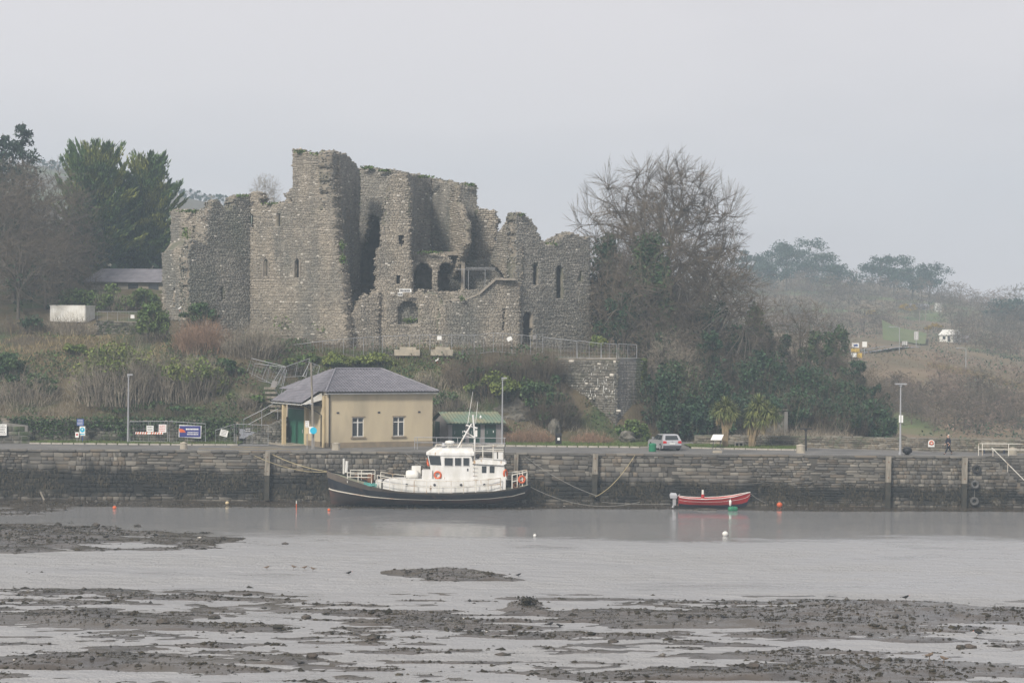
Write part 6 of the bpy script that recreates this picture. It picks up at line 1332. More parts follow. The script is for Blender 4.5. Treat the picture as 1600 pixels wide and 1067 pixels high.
def bare_tree(seed, H, counts=(10, 60, 330, 1700, 8000), wide=.42, c0=.42, rt=.018, rmin=.014, low=-.5, fork=.3):
    """branches joined level by level: each node hangs on the nearest node of the level before it"""
    r = np.random.default_rng(seed); C = np.array([0, 0, H * c0]); E = np.array([wide * H, wide * H, H * (1 - c0)])
    nl = len(counts); fr_ = [.40, .64, .82, .95, 1.0][:nl - 1] + [1.0] if nl == 5 else [.42, .72, .93, 1.0]; rad_ = [max(H * .0085 * .5 ** k, rmin * (1.1 if k < nl - 1 else .75)) for k in range(nl)]
    segs = []; tp = np.array([(0, 0, 0), (H * .006, 0, H * fork * .5), (0, H * .004, H * fork * .85)]); tr_ = [H * rt, H * rt * .8, H * rt * .68]
    for k in range(2): segs.append((0, tp[k:k + 1], tp[k + 1:k + 2], np.array([tr_[k]]), np.array([tr_[k + 1]]), 0))
    N0 = np.array([tp[2], tp[2] * .92, tp[2] * .84]); D0 = np.tile(np.array([0, 0, 1.]), (3, 1))
    lob = r.uniform(0, 6.28, 4)
    for k in range(nl):
        n = counts[k]; u = r.uniform(low if k else .12, 1, n); az_ = r.uniform(0, 6.28, n) if k > 1 else (np.arange(n) * 2.39996 + seed); 
        if k == 0: u = np.linspace(.18, .98, n)[r.permutation(n)]
        d = np.stack([np.cos(az_) * np.sqrt(1 - u * u), np.sin(az_) * np.sqrt(1 - u * u), u], 1)
        d = d / (np.abs(d) ** 2.6).sum(1)[:, None] ** (1 / 2.6)
        env = 1 + np.sqrt(1 - u * u) * (.09 * np.sin(3 * az_ + lob[0] + 2 * u) + .06 * np.sin(5 * az_ + lob[1] - 5 * u) + .05 * np.sin(9 * u + lob[2] + 2 * az_)) + .035 * np.sin(13 * u + 4 * az_)
        q = fr_[k] * env * (r.uniform(.86, 1.0, n) if k == nl - 1 or k < 2 else r.uniform(.62, 1.0, n)); q = np.where((k > 1) & (r.random(n) < .3), q * r.uniform(.5, .9, n), q)
        X_ = C + d * q[:, None] * E
        if k == nl - 1:       # sprouts on the last twigs
            m_ = max(1, n // len(N0)); n = m_ * len(N0); pi_ = np.repeat(np.arange(len(N0)), m_); out_ = (N0[pi_] - C) / E; out_ /= np.linalg.norm(out_, axis=1)[:, None] + 1e-9
            dv = D0[pi_] * .8 + out_ * .5 + r.normal(0, .5, (n, 3)) + np.array([0, 0, .05]); dv /= np.linalg.norm(dv, axis=1)[:, None]; X_ = N0[pi_] + dv * (H * r.uniform(.014, .042, n))[:, None]
            B_ = N0[pi_] - D0[pi_] * (H * r.uniform(0, .045, n))[:, None]
            segs.append((0, B_, X_, np.full(n, rad_[k]), np.full(n, rad_[k] * .6), k + 1)); break
        # nearest parent, preferring parents below
        par = np.empty(n, int)
        for i in range(0, n, 2000):
            v = X_[i:i + 2000, None] - N0[None]; w_ = (v ** 2).sum(-1) + np.maximum(-v[..., 2], 0) ** 2 * 2.5; par[i:i + 2000] = w_.argmin(1)
        A = N0[par]; L_ = np.linalg.norm(X_ - A, axis=1)[:, None]; ctrl = A + D0[par] * L_ * .42 + r.normal(0, .05, A.shape) * L_
        ns = [5, 4, 3, 2, 1, 1][min(k + (6 - nl) if k == nl - 1 else k, 5)] if k < nl - 1 else 1
        prev = A; ra = rad_[k]; rb = rad_[k] * .55
        for j in range(ns):
            t = (j + 1) / ns; pt = A * (1 - t) ** 2 + ctrl * 2 * t * (1 - t) + X_ * t * t; segs.append((0, prev, pt, np.full(n, ra + (rb - ra) * j / ns), np.full(n, ra + (rb - ra) * t), k + 1)); prev = pt
        D0 = X_ - ctrl; D0 /= np.linalg.norm(D0, axis=1)[:, None] + 1e-9; N0 = X_
    return [q for q in segs if q[5] < 3], [q for q in segs if q[5] >= 3]
def blob_leaves(rng, clumps, per, size, spreadf=.5, surf=.6):
    """clumps (x,y,z,rx,ry,rz); leaves towards each clump's outside"""
    c = np.array(clumps, float); n = len(c) * per; i = np.repeat(np.arange(len(c)), per)
    d = rng.normal(0, 1, (n, 3)); d /= np.linalg.norm(d, axis=1)[:, None]; rr = surf + (1.08 - surf) * rng.random(n) ** .7
    pos = c[i, :3] + d * rr[:, None] * c[i, 3:6]
    return pos
def quads(name, pos, size, rng, m, parent=None, aspect=.6, up=0.0):
    V, F = leafquads(pos, np.full(len(pos), size), rng, aspect, up); return link(name, mesh_np(name, V, F), m, parent)
GROUPN = {}
def shrub_mesh(rng, rx, ry, H, stems, leaves, lsize, lean=.35, rs=.02, sub=5, droop=0.0):
    """many stems from a wide foot; optional leaf clumps at the top"""
    a = rng.uniform(0, 6.28, stems); q = np.sqrt(rng.random(stems)); P0 = np.stack([np.cos(a) * q * rx, np.sin(a) * q * ry, np.zeros(stems) - .3], 1)
    env = 1 - .45 * q ** 2; D = np.stack([np.cos(a) * q * lean, np.sin(a) * q * lean, np.ones(stems)], 1) + rng.normal(0, .12, (stems, 3)); D /= np.linalg.norm(D, axis=1)[:, None]
    sp = [dict(lv=0, ns=4, w=.09, up=.02 - droop, nc=sub, a0=10, a1=38, ratio=.42, t0=.3, tip=.4, rr=.6, rmin=.008), dict(lv=1, ns=2, w=.14, up=.02, nc=2, a0=15, a1=50, ratio=.5, t0=.2, tip=.5, rr=.7, rmin=.007), dict(lv=2, ns=1, w=.1, nc=0, tip=.5)]
    s = grow(rng, P0, D, H * env * rng.uniform(.6, 1.02, stems), np.full(stems, rs) * rng.uniform(.6, 1.4, stems), sp)
    return s
def place_z(x, y): return float(TZ(np.array([x]), np.array([y]))[0])
def shrub(name, label, px, py, D, wpx, hpx, m='twig', stems=160, leafm=None, leaves=0, lsize=.09, lean=.35, seed=0, cat='shrub', depth=None, rs=.02, z=None, sub=5, group=None, topleaf=False):
    """px,py: foot centre in the picture at depth D; wpx,hpx extents"""
    rng = np.random.default_rng(seed + int(px) * 7 + int(py)); s_ = D / FPX; rx = wpx * s_ / 2; H = hpx * s_; ry = depth or rx * .8
    b = P(px, py, D)
    if D < 232 and -70 < b[0] < 42:
        gz = place_z(b[0], D) - .25
        if gz > b[2]: top = b[2] + H; b[2] = gz; H = max(top - gz, .55 * H)
    t = thing(name, label, cat, b, group=group)
    if stems:
        s = shrub_mesh(rng, rx * .85, ry * .8, H, stems, leaves, lsize, lean, rs, sub)
        link('stems', mixmesh('stems', s, 1, rng), MT[m], t)['kind'] = 'stuff'
    if leaves:
        leaves = int(leaves * 1.5); nc = max(8, leaves // 130); a = rng.uniform(0, 6.28, nc); q = np.sqrt(rng.random(nc)) * .85; hz = (np.sqrt(np.clip(1 - q * q, 0, 1)))
        zc = H * (.25 + .75 * rng.random(nc) ** (.35 if topleaf else .8)) * hz * .9
        cl = np.stack([np.cos(a) * q * rx, np.sin(a) * q * ry, zc, rx * rng.uniform(.16, .34, nc), ry * rng.uniform(.16, .34, nc), H * rng.uniform(.10, .2, nc)], 1)
        quads('leaves', blob_leaves(rng, cl, leaves // nc, lsize, surf=.35), lsize, rng, MT[leafm or 'leaf'], t)
    return t

# ------------------------------------------------------------------ bare and ivied trees
TREES = {}
def tree_proto(key, *a, **k):
    tr, cr_ = bare_tree(*a, **k); TREES[key] = (segmesh('trunk', tr, 5), mixmesh('crown', cr_, max(q[5] for q in cr_), np.random.default_rng(1)), a[1])
tree_proto('bigA', 21, 24, (16, 100, 620, 4400, 26000), .41, .48, rmin=.012); tree_proto('bigB', 22, 20, (11, 60, 330, 1700, 9000), .48); tree_proto('midA', 23, 14, (8, 45, 240, 1200, 5500), .42); tree_proto('midB', 24, 13, (8, 40, 220, 1100, 5000), .46, .36)
tree_proto('farA', 25, 14, (7, 30, 200, 1600), .46, rmin=.045); tree_proto('farB', 26, 13, (7, 28, 190, 1500), .38, .36, rmin=.045)
def tree(key, name, label, base, H, width=1.0, rz=0, m='twig', mt='bark', ivy=0, ivys=.16, group=None, ivyh=.75, ivyr=.28, ivym='ivy'):
    tm, cm, h0 = TREES[key]; t = thing(name, label, 'tree', base, group=group); k = H / h0
    for nm, me, mm in (('trunk', tm, mt), ('crown', cm, m)):
        me_ = me
        if len(me.materials) == 0: me.materials.append(MT[mm])
        o = bpy.data.objects.new(nm, me_); COL.objects.link(o); o.parent = t; o.scale = (k * width, k * width, k); o.rotation_euler = (0, 0, rz)
        if o.material_slots: o.material_slots[0].link = 'OBJECT'; o.material_slots[0].material = MT[mm]
    if ivy:
        r = np.random.default_rng(abs(int(H * 100 + base[0] * 13))); nc = max(10, ivy // 120); zz = r.random(nc) ** .8 * H * ivyh; rr = H * ivyr * width * (.25 + .75 * np.sin(np.clip(zz / (H * ivyh), .05, .95) * math.pi) ** .7) * np.sqrt(r.random(nc)); a = r.uniform(0, 6.28, nc)
        cl = np.stack([np.cos(a) * rr, np.sin(a) * rr, zz, H * r.uniform(.035, .07, nc), H * r.uniform(.035, .07, nc), H * r.uniform(.045, .09, nc)], 1)
        quads('ivy', blob_leaves(r, cl, ivy // nc, ivys, surf=.4), ivys, r, MT[ivym], t)
    return t
def gnd(px, D): x_ = (px - 800) / FPX * D; return (x_, D, place_z(x_, D))
def htop(px, py, D): return P(px, py, D)[2] - gnd(px, D)[2]
tree('bigA', 'great_bare_tree', 'tallest bare spreading tree with domed crown right of the castle', gnd(1035, 224), htop(1035, 232, 224), .84, 0.6, ivy=0)
tree('bigB', 'ivied_tree', 'bare tree with ivy clad trunk in front of the tallest tree', gnd(1012, 211), htop(1012, 294, 211), .66, 2.0, ivy=9000, ivys=.17, ivyh=.72, ivyr=.2)
tree('bigB', 'bare_tree', 'wide bare tree with low boughs spreading right of the ivied trees', gnd(1105, 216), htop(1105, 375, 216), .95, 4.2, ivy=4500, ivyh=.6, ivyr=.24, ivym='ivydk')
tree('midA', 'ivied_tree', 'ivy smothered tree directly beside the right end of the castle', gnd(945, 214), htop(945, 352, 214), .62, 1.0, ivy=5200, ivyh=.9, ivyr=.17, ivym='ivydk')
tree('midB', 'bare_tree', 'bare tree with pale twigs behind the bastion corner', gnd(975, 205), 14, .8, 2.3, ivy=2200, ivym='ivydk', ivyh=.7)
tree('midA', 'bare_tree', 'small pale bare tree right of the mossy bastion face', gnd(1045, 196), 9.0, .9, 3.3, m='twigpale')
tree('midB', 'bare_tree', 'bare tree low behind the silver car', gnd(1035, 204), 11.5, 1.0, .4, ivy=1500, ivym='ivydk')
tree('midA', 'ivied_tree', 'tall slim tree wrapped in bright ivy right of the great tree', (*P(1180, 640, 232)[:2], 6.0), 12.5, .5, .9, ivy=4200, ivyh=1.0, ivyr=.17, ivym='leaf')
tree('bigB', 'bare_oak', 'rounded bare oak standing right of the slim ivied tree', (*P(1250, 640, 238)[:2], 5.2), 15.0, .85, 1.4, m='twig', ivy=900, ivyh=.4)
tree('midA', 'ivied_tree', 'round topped ivied tree left of the hillside road boards', (*P(1312, 640, 236)[:2], 4.8), 11.0, .7, 2.6, ivy=3600, ivyh=1.0, ivyr=.24, ivys=.15, ivym='ivy')
tree('midB', 'bare_tree', 'low bare tree leaning right below the hillside road boards', (*P(1345, 660, 225)[:2], 3.6), 8.0, 1.5, .2, m='twig', ivy=500, ivyh=.6)
tree('midB', 'bare_tree', 'bare tree between the slim ivied tree and the dark shrubs', (*P(1135, 640, 225)[:2], 6.2), 10.0, 1.1, 5.2, ivy=900, ivym='ivydk')
tree('midA', 'ivied_tree', 'dark ivied tree behind the left palm', gnd(1108, 206), 8.5, .85, .3, ivy=3800, ivyh=.98, ivyr=.28, ivym='ivydk')
for px, D, top, w, rz_, iv, im, key, lb in ((1158, 231, 505, .75, .3, 3600, 'ivydk', 'midA', 'dark ivied tree left of the slim bright ivied tree'), (1212, 233, 500, .8, 1.9, 3200, 'ivydk', 'midB', 'dark tree between slim ivied tree and rounded oak'),
                                           (1282, 230, 508, .8, 3.1, 3400, 'ivy', 'midA', 'green ivied tree right of the rounded bare oak'), (1338, 226, 556, .9, 4.0, 2800, 'ivydk', 'midB', 'dark low tree under the stacked road boards'), (1372, 222, 590, .9, 5.0, 2200, 'ivydk', 'midA', 'lowest dark tree at the right end of the wooded slope')):
    zb_ = 4.2; tree(key, 'ivied_tree', lb, (X(px, D, 8), D, zb_), P(px, top, D)[2] - zb_, w, rz_, ivy=iv, ivys=.17, ivyh=.9, ivyr=.3, ivym=im)
# left wood
LWD = [(-10, 232, 17.5, 1.0), (20, 226, 15.5, 1.1), (52, 236, 17.0, 1.0), (82, 240, 15.0, .95), (28, 216, 10.5, 1.2), (70, 222, 10.0, 1.2), (-35, 222, 15, 1.1), (102, 228, 9.5, 1.1)]
LLB = ['dark bare tree at the left edge of the picture behind the bank', 'dense brown bare tree second from the left edge', 'tall bare tree below the spiky spruce on the left', 'bare tree touching the left cypress', 'low bushy bare tree in front of the left wood', 'low bare tree left of the thin pole', 'bare tree partly cut by the left picture edge', 'smallest bare tree in front of left cypress']
for k, (px, D, H, w) in enumerate(LWD):
    g = gnd(px, D); tree(['bigB', 'midA', 'bigB', 'midB'][k % 4], 'bare_tree', LLB[k], g, H, w, k * 1.3, m='twig', ivy=700 if k < 4 else 300, ivym='ivydk', ivyh=.6, group='bare trees of the left wood')
tree('bigB', 'bare_tree', 'lone pale bare tree on the skyline behind the castle', tuple(P(414, 345, 300)), 7.6, .75, 1, m='twigpale', mt='twigpale')
# ------------------------------------------------------------------ evergreens
def spruce(name, label, base, H, R_, seed, tiers=26, m='pine', dens=26):
    r = np.random.default_rng(seed); t = thing(name, label, 'tree', base); MB().tube([(0, 0, 0), (0, 0, H)], [H * .018, .03], 6).obj('trunk', MT['bark'], t)
    pos = []
    for k in range(tiers * 7):
        f = .1 + .88 * r.random() ** .85; l = R_ * (1.02 - f) ** .75 * r.uniform(.45, 1.15) + .12; a = r.uniform(0, 6.28); q = r.random(dens) ** .7; dr = r.uniform(.1, .35)
        x_ = np.cos(a) * l * q; y_ = np.sin(a) * l * q; z_ = H * f + l * (.12 - dr) * q + l * .3 * q * q - np.abs(r.normal(0, .14 + .07 * l, dens))
        pos.append(np.stack([x_ + r.normal(0, .08 + .05 * l, dens), y_ + r.normal(0, .08 + .05 * l, dens), z_], 1))
    quads('crown', np.concatenate(pos), .24, r, MT[m], t, .4, -.3); return t
g = gnd(33, 250); spruce('spruce_tree', 'dark spiky spruce rising above the bare wood at left', g, P(33, 190, 250)[2] - g[2], 7.0, 4)
g = gnd(2, 246); spruce('spruce_tree', 'dark spruce at the left edge beside the spiky one', g, P(2, 208, 246)[2] - g[2], 8.0, 5)
def cypress(name, label, px, D, top, W_, seed, sprays=1500, blades_=18):
    g = gnd(px, D); H = P(px, top, D)[2] - g[2]; r = np.random.default_rng(seed); t = thing(name, label, 'tree', g); MB().tube([(0, 0, 0), (.2, 0, H * .8)], [.5, .12], 8).obj('trunk', MT['bark'], t)
    nb = 135; per = sprays * blades_ // nb; zb = np.concatenate([r.random(nb - 8) ** .8 * .86, r.uniform(.84, .93, 8)]); a = np.arange(nb) * 2.39996 + r.normal(0, .3, nb); el = rad(1) * (14 + 52 * zb ** 1.5 + r.normal(0, 6, nb))
    Lb = W_ / 2 * np.clip(1.0 - zb ** 2.2, .16, 1) ** .7 * r.uniform(.78, 1.2, nb) / np.cos(np.minimum(el, 1.0)); db = np.stack([np.cos(a) * np.cos(el), np.sin(a) * np.cos(el), np.sin(el)], 1) + np.array([.08, 0, 0])
    i = np.repeat(np.arange(nb), per); tq = r.uniform(.22, 1, len(i)) ** .75; sd_ = np.stack([-np.sin(a), np.cos(a), 0 * a], 1)[i]; wl = (1.15 - tq * .85) * .16 * Lb[i]
    pos = np.stack([0 * zb, 0 * zb, zb * H * .93], 1)[i] + db[i] * (tq * Lb[i])[:, None] + np.array([0, 0, 1.]) * (tq ** 2 * .22 * Lb[i] + r.normal(0, .13, len(i)) - .12)[:, None] + sd_ * (r.normal(0, 1, len(i)) * wl)[:, None]; n = len(pos)
    dd = db[i] + np.array([0, 0, .55]) + sd_ * r.normal(0, .35, n)[:, None] + r.normal(0, .16, (n, 3)); dd /= np.linalg.norm(dd, axis=1)[:, None]
    b = np.cross(dd, r.normal(0, 1, (n, 3))); b /= np.linalg.norm(b, axis=1)[:, None]; l = r.uniform(.28, .6, n)[:, None]; w = r.uniform(.06, .12, n)[:, None]
    V = np.stack([pos - dd * l * .5, pos + b * w, pos + dd * l, pos - b * w], 1).reshape(-1, 3)
    link('crown', mesh_np('crown', V, np.arange(4 * n).reshape(-1, 4)), MT['cyp'], t)
    zi = r.random(2600) ** .8; ai = r.uniform(0, 6.28, 2600); ri = W_ / 2 * np.clip(1 - zi ** 2.2, .02, 1) ** .8 * .74 * np.sqrt(r.random(2600))
    quads('inner_foliage', np.stack([np.cos(ai) * ri, np.sin(ai) * ri, zi * H * .9], 1), .5, r, MT['ivydk'], t); return t
cypress('cypress_tree', 'left of two big cypresses with yellow green upswept sprays', 143, 250, 243, 12.0, 7, 1900); cypress('cypress_tree', 'right of two big cypresses, darker, close to the castle tower', 222, 256, 258, 11.0, 8, 1700)
def pine(name, label, base, H, W_, seed, group=None):
    r = np.random.default_rng(seed); t = thing(name, label, 'tree', base, group=group); m = MB().tube([(0, 0, -1), (.1, 0, H * .5), (.4, 0, H * .88)], [H * .025, H * .02, .06], 6); cl = []
    for k in range(22):
        a = r.uniform(0, 6.28); f = r.uniform(.34, 1); q = W_ / 2 * math.sqrt(max(.04, 1 - ((f - .6) / .46) ** 2)) * r.uniform(.4, 1.0); c = np.array((math.cos(a) * q, math.sin(a) * q, H * f)); m.tube([(.1, 0, H * f * .86), c], [.12, .05], 4); cl.append((*c, W_ * r.uniform(.12, .2), W_ * r.uniform(.12, .2), W_ * r.uniform(.07, .13)))
    m.obj('trunk', MT['bark'], t); quads('crown', blob_leaves(r, cl, 130, .3, surf=.15), .36, r, MT['pine'], t); return t
# ------------------------------------------------------------------ far hillside trees
def hillbase(px, D):
    x_ = (px - 800) / FPX * D; return (x_, D, float(RZ(np.array([x_]), np.array([D]))[0]) - .3)
PN = [(1165, 560, 395, 9, 14), (1205, 575, 382, 15, 15), (1228, 560, 385, 14, 12), (1262, 570, 378, 17, 14), (1283, 560, 400, 15, 13), (1180, 545, 415, 14, 11), (1310, 555, 418, 12, 9), (1375, 560, 405, 13, 10), (1396, 570, 404, 14, 9), (1425, 555, 406, 14, 12), (1452, 565, 414, 14, 12), (1580, 480, 470, 12, 9), (1594, 500, 480, 12, 9)]
for k, (px, D, top, W_, sd) in enumerate(PN):
    D = FD(D); W_ *= 1.25; g = hillbase(px, D); H = P(px, top, D)[2] - g[2]; pine('pine_tree', '%s dark pine from the left on the hazy hillside skyline' % (ordn + ['thirteenth'])[k], g, max(6, H), W_, sd + k, group='pines on the far hillside')
fr = np.random.default_rng(77); FT = []
for px0, px1, Dd, top0, top1, n in ((1130, 1380, 555, 408, 440, 14), (1140, 1330, 470, 436, 470, 12), (1310, 1500, 540, 428, 445, 10), (1470, 1600, 540, 436, 466, 12), (1480, 1605, 450, 462, 500, 12), (1490, 1610, 385, 515, 550, 10), (1150, 1330, 400, 470, 510, 10), (1330, 1400, 440, 468, 498, 5), (1340, 1600, 500, 448, 476, 14), (1180, 1340, 520, 422, 452, 9), (1390, 1605, 300, 590, 640, 16), (1390, 1600, 280, 630, 665, 14)):
    for k in range(n):
        px = px0 + (px1 - px0) * (k + fr.uniform(.1, .9)) / n; D = Dd * fr.uniform(.95, 1.05); FT.append((px, D, fr.uniform(top0, top1)))
FT.sort()
def nth(i):
    w1 = ['', 'first', 'second', 'third', 'fourth', 'fifth', 'sixth', 'seventh', 'eighth', 'ninth', 'tenth', 'eleventh', 'twelfth', 'thirteenth', 'fourteenth', 'fifteenth', 'sixteenth', 'seventeenth', 'eighteenth', 'nineteenth']
    tens = {90: 'ninety', 100: 'one hundred', 110: 'one hundred and ten', 20: 'twenty', 30: 'thirty', 40: 'forty', 50: 'fifty', 60: 'sixty', 70: 'seventy', 80: 'eighty'}; tth = {90: 'ninetieth', 100: 'one hundredth', 110: 'one hundred and tenth', 20: 'twentieth', 30: 'thirtieth', 40: 'fortieth', 50: 'fiftieth', 60: 'sixtieth', 70: 'seventieth', 80: 'eightieth'}
    if i > 100: return 'hundred and ' + nth(i - 100)
    return w1[i] if i < 20 else (tth[i] if i % 10 == 0 else tens[i // 10 * 10] + ' ' + w1[i % 10])
for k, (px, D, top) in enumerate(FT):
    D = FD(D); g = hillbase(px, D); H = P(px, top, D)[2] - g[2]; H = min(max(H, 6), 22)
    tree(['farA', 'farB'][k % 2], 'hillside_tree', '%s bare hazy tree counting from the left across the far hillside' % nth(k + 1), g, H, fr.uniform(1.0, 1.45), fr.uniform(0, 6), m=['twig', 'twigwarm'][int(fr.random() < .4)], mt='twig', group='bare trees on the far hillside')
# undergrowth of the far hillside, one mass
def hill_scrub(name, label, m, n, dlo, thr, seed, size, asp, hh):
    D = fr.uniform(262, 780, n); px = fr.uniform(1020, 1620, n); x_ = (px - 800) / FPX * D; zz = RZ(x_, D); dn = fbm(x_ * .09, D * .09, seed, 5)
    kk = (dn > thr) & ~((px > 1370) & (px < 1452) & (D > 345) & (D < 470)); x_, D, zz, dn = x_[kk], D[kk], zz[kk], dn[kk]; h = np.clip((dn - thr) * 9, .1, 1) * hh * fr.random(len(x_))
    V, F = leafquads(np.stack([x_, D, zz + h], 1), np.full(len(x_), size), fr, asp, .6); o = link(name, mesh_np(name, V, F), MT[m]); tag(o, label, 'scrub', kind='stuff')
hill_scrub('hillside_undergrowth', 'brown bracken and scrub covering the far hillside', 'twigwarm', 60000, 0, .44, 91, .22, .3, 1.8)
hill_scrub('hillside_evergreens', 'patches of dark green scrub on the far hillside', 'ivydk', 45000, 0, .57, 95, .2, .6, 2.6)
# gorse bushes
for px, py, D, w, h, lb in ((1360, 490, 470, 26, 14, 'yellow gorse bush on the hillside above the green field'), (1460, 510, 410, 30, 14, 'yellow gorse patch near the far white house'), (1250, 590, 232, 18, 16, 'yellow flowering gorse among the dark trees'), (1418, 480, 470, 30, 16, 'yellow brown gorse right of the pine clump foot')):
    shrub('gorse_bush', lb, px, py + h / 2, FD(D), w, h, 'twig', 30, 'gorse', 900, .12, seed=9)

# ------------------------------------------------------------------ shrubs of the bank (left to right)
SH = [('reed_shrub', 'tall red brown twiggy shrub before the castle tower', 316, 566, 192, 96, 74, 'twigred', 420, None, 0, .3),
      ('bare_shrub', 'grey stemmed shrub right of the red brown one below castle', 392, 568, 191, 100, 68, 'twigpale', 330, None, 0, .45),
      ('bare_shrub', 'pale stemmed shrub in front of the white cabin', 106, 540, 205, 96, 52, 'twigpale', 240, None, 0, .45),
      ('ivy_bush', 'dense green bush left of the castle tower foot', 240, 530, 197, 54, 60, 'twig', 60, 'leaf', 2600, .3),
      ('ivy_bush', 'green ivy bush against the castle tower base', 312, 508, 199, 58, 38, 'twig', 40, 'ivy', 2200, .3),
      ('hedge_bush', 'left part of the green hedge below slate roofed building', 120, 492, 222, 70, 46, 'twig', 60, 'leaf', 2400, .3),
      ('hedge_bush', 'middle part of the hedge below slate roofed building', 172, 492, 222, 66, 46, 'twigpale', 110, 'leaf', 1900, .3),
      ('hedge_bush', 'right part of the hedge touching the castle tower', 226, 492, 222, 66, 46, 'twig', 60, 'leaf', 2400, .3),
      ('stemmed_thicket', 'big rounded thicket of upright stems with leafy top, left of centre', 185, 650, 183, 150, 116, 'twigpale', 420, 'leafyel', 3000, .22),
      ('stemmed_thicket', 'thicket of upright stems right of the rounded one on bank', 288, 650, 183.5, 130, 104, 'twigpale', 380, 'leafyel', 1800, .25),
      ('ivy_bush', 'dark green bush left of the collapsed fence panels', 350, 610, 187, 60, 50, 'twig', 60, 'ivy', 2400, .3),
      ('bare_shrub', 'pale twiggy shrub low on the left bank', 40, 650, 183, 110, 70, 'twigpale', 220, 'ivy', 900, .4),
      ('bramble_bush', 'dark green bramble at the left edge of bank', 8, 600, 187, 70, 50, 'twig', 80, 'ivy', 2200, .4),
      ('bramble_bush', 'yellow green bramble on the left bank crest', 120, 565, 192, 60, 30, 'twig', 60, 'leafyel', 1500, .4),
      ('bramble_bush', 'brown bramble below the stemmed thicket', 250, 668, 181, 150, 40, 'twig', 260, 'ivy', 700, .5),
      ('bare_shrub', 'grey shrub beside the bank steps', 385, 665, 182, 60, 52, 'twigpale', 220, 'leaf', 500, .35),
      ('bramble_bush', 'brown bramble behind the collapsed fence', 440, 615, 190, 80, 40, 'twig', 160, 'leaf', 600, .4),
      ('leafy_bush', 'bright green bush on the terrace slope above house roof left', 525, 592, 193, 70, 40, 'twig', 20, 'leafyel', 2200, .4),
      ('leafy_bush', 'green bush on the terrace slope above the house roof', 580, 588, 193.5, 90, 38, 'twig', 20, 'leafyel', 2600, .4),
      ('leafy_bush', 'green bush tucked right of the wooden pole top', 480, 588, 192.5, 40, 30, 'twig', 20, 'leaf', 1200, .4),
      ('bramble_bush', 'dark brown bramble right of the concrete seats', 745, 600, 190, 100, 58, 'twig', 420, 'ivy', 300, .45),
      ('bramble_bush', 'dark brown bramble below the castle doorway', 830, 590, 189.5, 110, 55, 'twig', 420, 'ivy', 300, .45),
      ('ivy_bush', 'green ivy curtain midway up the bank left of bastion', 770, 625, 188, 90, 46, 'twig', 60, 'leafyel', 2000, .4),
      ('ivy_bush', 'dark ivy curtain above the rock outcrop', 845, 640, 187.5, 90, 60, 'twig', 80, 'ivy', 2800, .4),
      ('bramble_bush', 'brown bramble filling the slope beside the bastion', 862, 664, 187, 76, 62, 'twig', 420, 'ivy', 600, .45),
      ('clipped_hedge', 'low red brown hedge behind the tall lamp post', 825, 697, 181, 92, 34, 'twigred', 520, None, 0, .15),
      ('clipped_hedge', 'low red brown hedge left of the bastion foot', 925, 697, 181.5, 80, 28, 'twigred', 420, None, 0, .15),
      ('leafy_bush', 'green bush at the bastion foot beside the boulder', 990, 692, 184, 50, 44, 'twig', 30, 'leaf', 1700, .35),
      ('bare_shrub', 'pale slender shrub on the slope right of the house roof', 672, 615, 190, 60, 50, 'twigpale', 90, None, 0, .4),
      ('bramble_bush', 'tan brown bramble between house and toilet block', 700, 660, 187, 100, 60, 'twigpale', 300, 'ivy', 500, .45),
      ('evergreen_bush', 'dark evergreen bush behind the silver car', 1060, 690, 190, 90, 80, 'twig', 40, 'ivydk', 3000, .3),
      ('evergreen_bush', 'dark evergreen mass behind the left palm', 1115, 690, 191, 90, 105, 'twig', 40, 'ivydk', 3600, .3),
      ('evergreen_bush', 'dark evergreen mass behind the right palm', 1180, 690, 194, 100, 85, 'twig', 60, 'ivydk', 3200, .3),
      ('dark_thicket', 'dark thicket above the parapet left of the short lamp standard', 1240, 692, 196, 110, 92, 'twig', 260, 'ivydk', 2600, .35),
      ('dark_thicket', 'dark thicket above the parapet right of the short lamp standard', 1310, 692, 196, 100, 78, 'twig', 260, 'ivydk', 2600, .35),
      ('dark_thicket', 'rounded end of the dark thicket before the pier lamp post', 1368, 692, 197, 72, 60, 'twig', 120, 'ivydk', 2600, .3),
      ('bare_shrub', 'brown shrub on the slope above the dark thicket', 1215, 625, 215, 90, 60, 'twig', 240, 'ivy', 600, .4),
      ('bare_shrub', 'greyish shrub below the round topped ivied tree', 1300, 640, 213, 110, 60, 'twig', 260, 'ivydk', 900, .4),
      ('bare_shrub', 'brown shrub under the great bare tree', 1060, 640, 206, 120, 90, 'twig', 260, 'ivydk', 1500, .4),
      ('bare_shrub', 'brown shrub in the gap right of the great tree', 1140, 600, 218, 100, 80, 'twig', 260, 'ivy', 900, .4),
      ('ivy_bush', 'dark ivy mass right of the mossy bastion face', 1032, 690, 191, 70, 120, 'twig', 80, 'ivydk', 3800, .3),
      ('ivy_bush', 'green shrub climbing the slope right of the bastion', 1062, 660, 195, 80, 110, 'twig', 120, 'ivy', 3000, .3),
      ('bare_shrub', 'dark brown shrub left of the white cabin', 38, 535, 203, 90, 50, 'twig', 260, 'ivydk', 700, .4),
      ('dark_thicket', 'tall dark thicket on the slope behind the right palm', 1185, 660, 208, 130, 120, 'twig', 200, 'ivydk', 3200, .3),
      ('dark_thicket', 'tall dark thicket below the rounded bare oak', 1262, 665, 207, 130, 105, 'twig', 200, 'ivydk', 3200, .3),
      ('dark_thicket', 'dark thicket sloping down below the round topped ivied tree', 1335, 675, 206, 110, 85, 'twig', 160, 'ivydk', 2600, .3),
      ('leafy_bush', 'yellow green bush beside the castle right corner', 932, 548, 200, 34, 30, 'twig', 10, 'leafyel', 900, .3)]
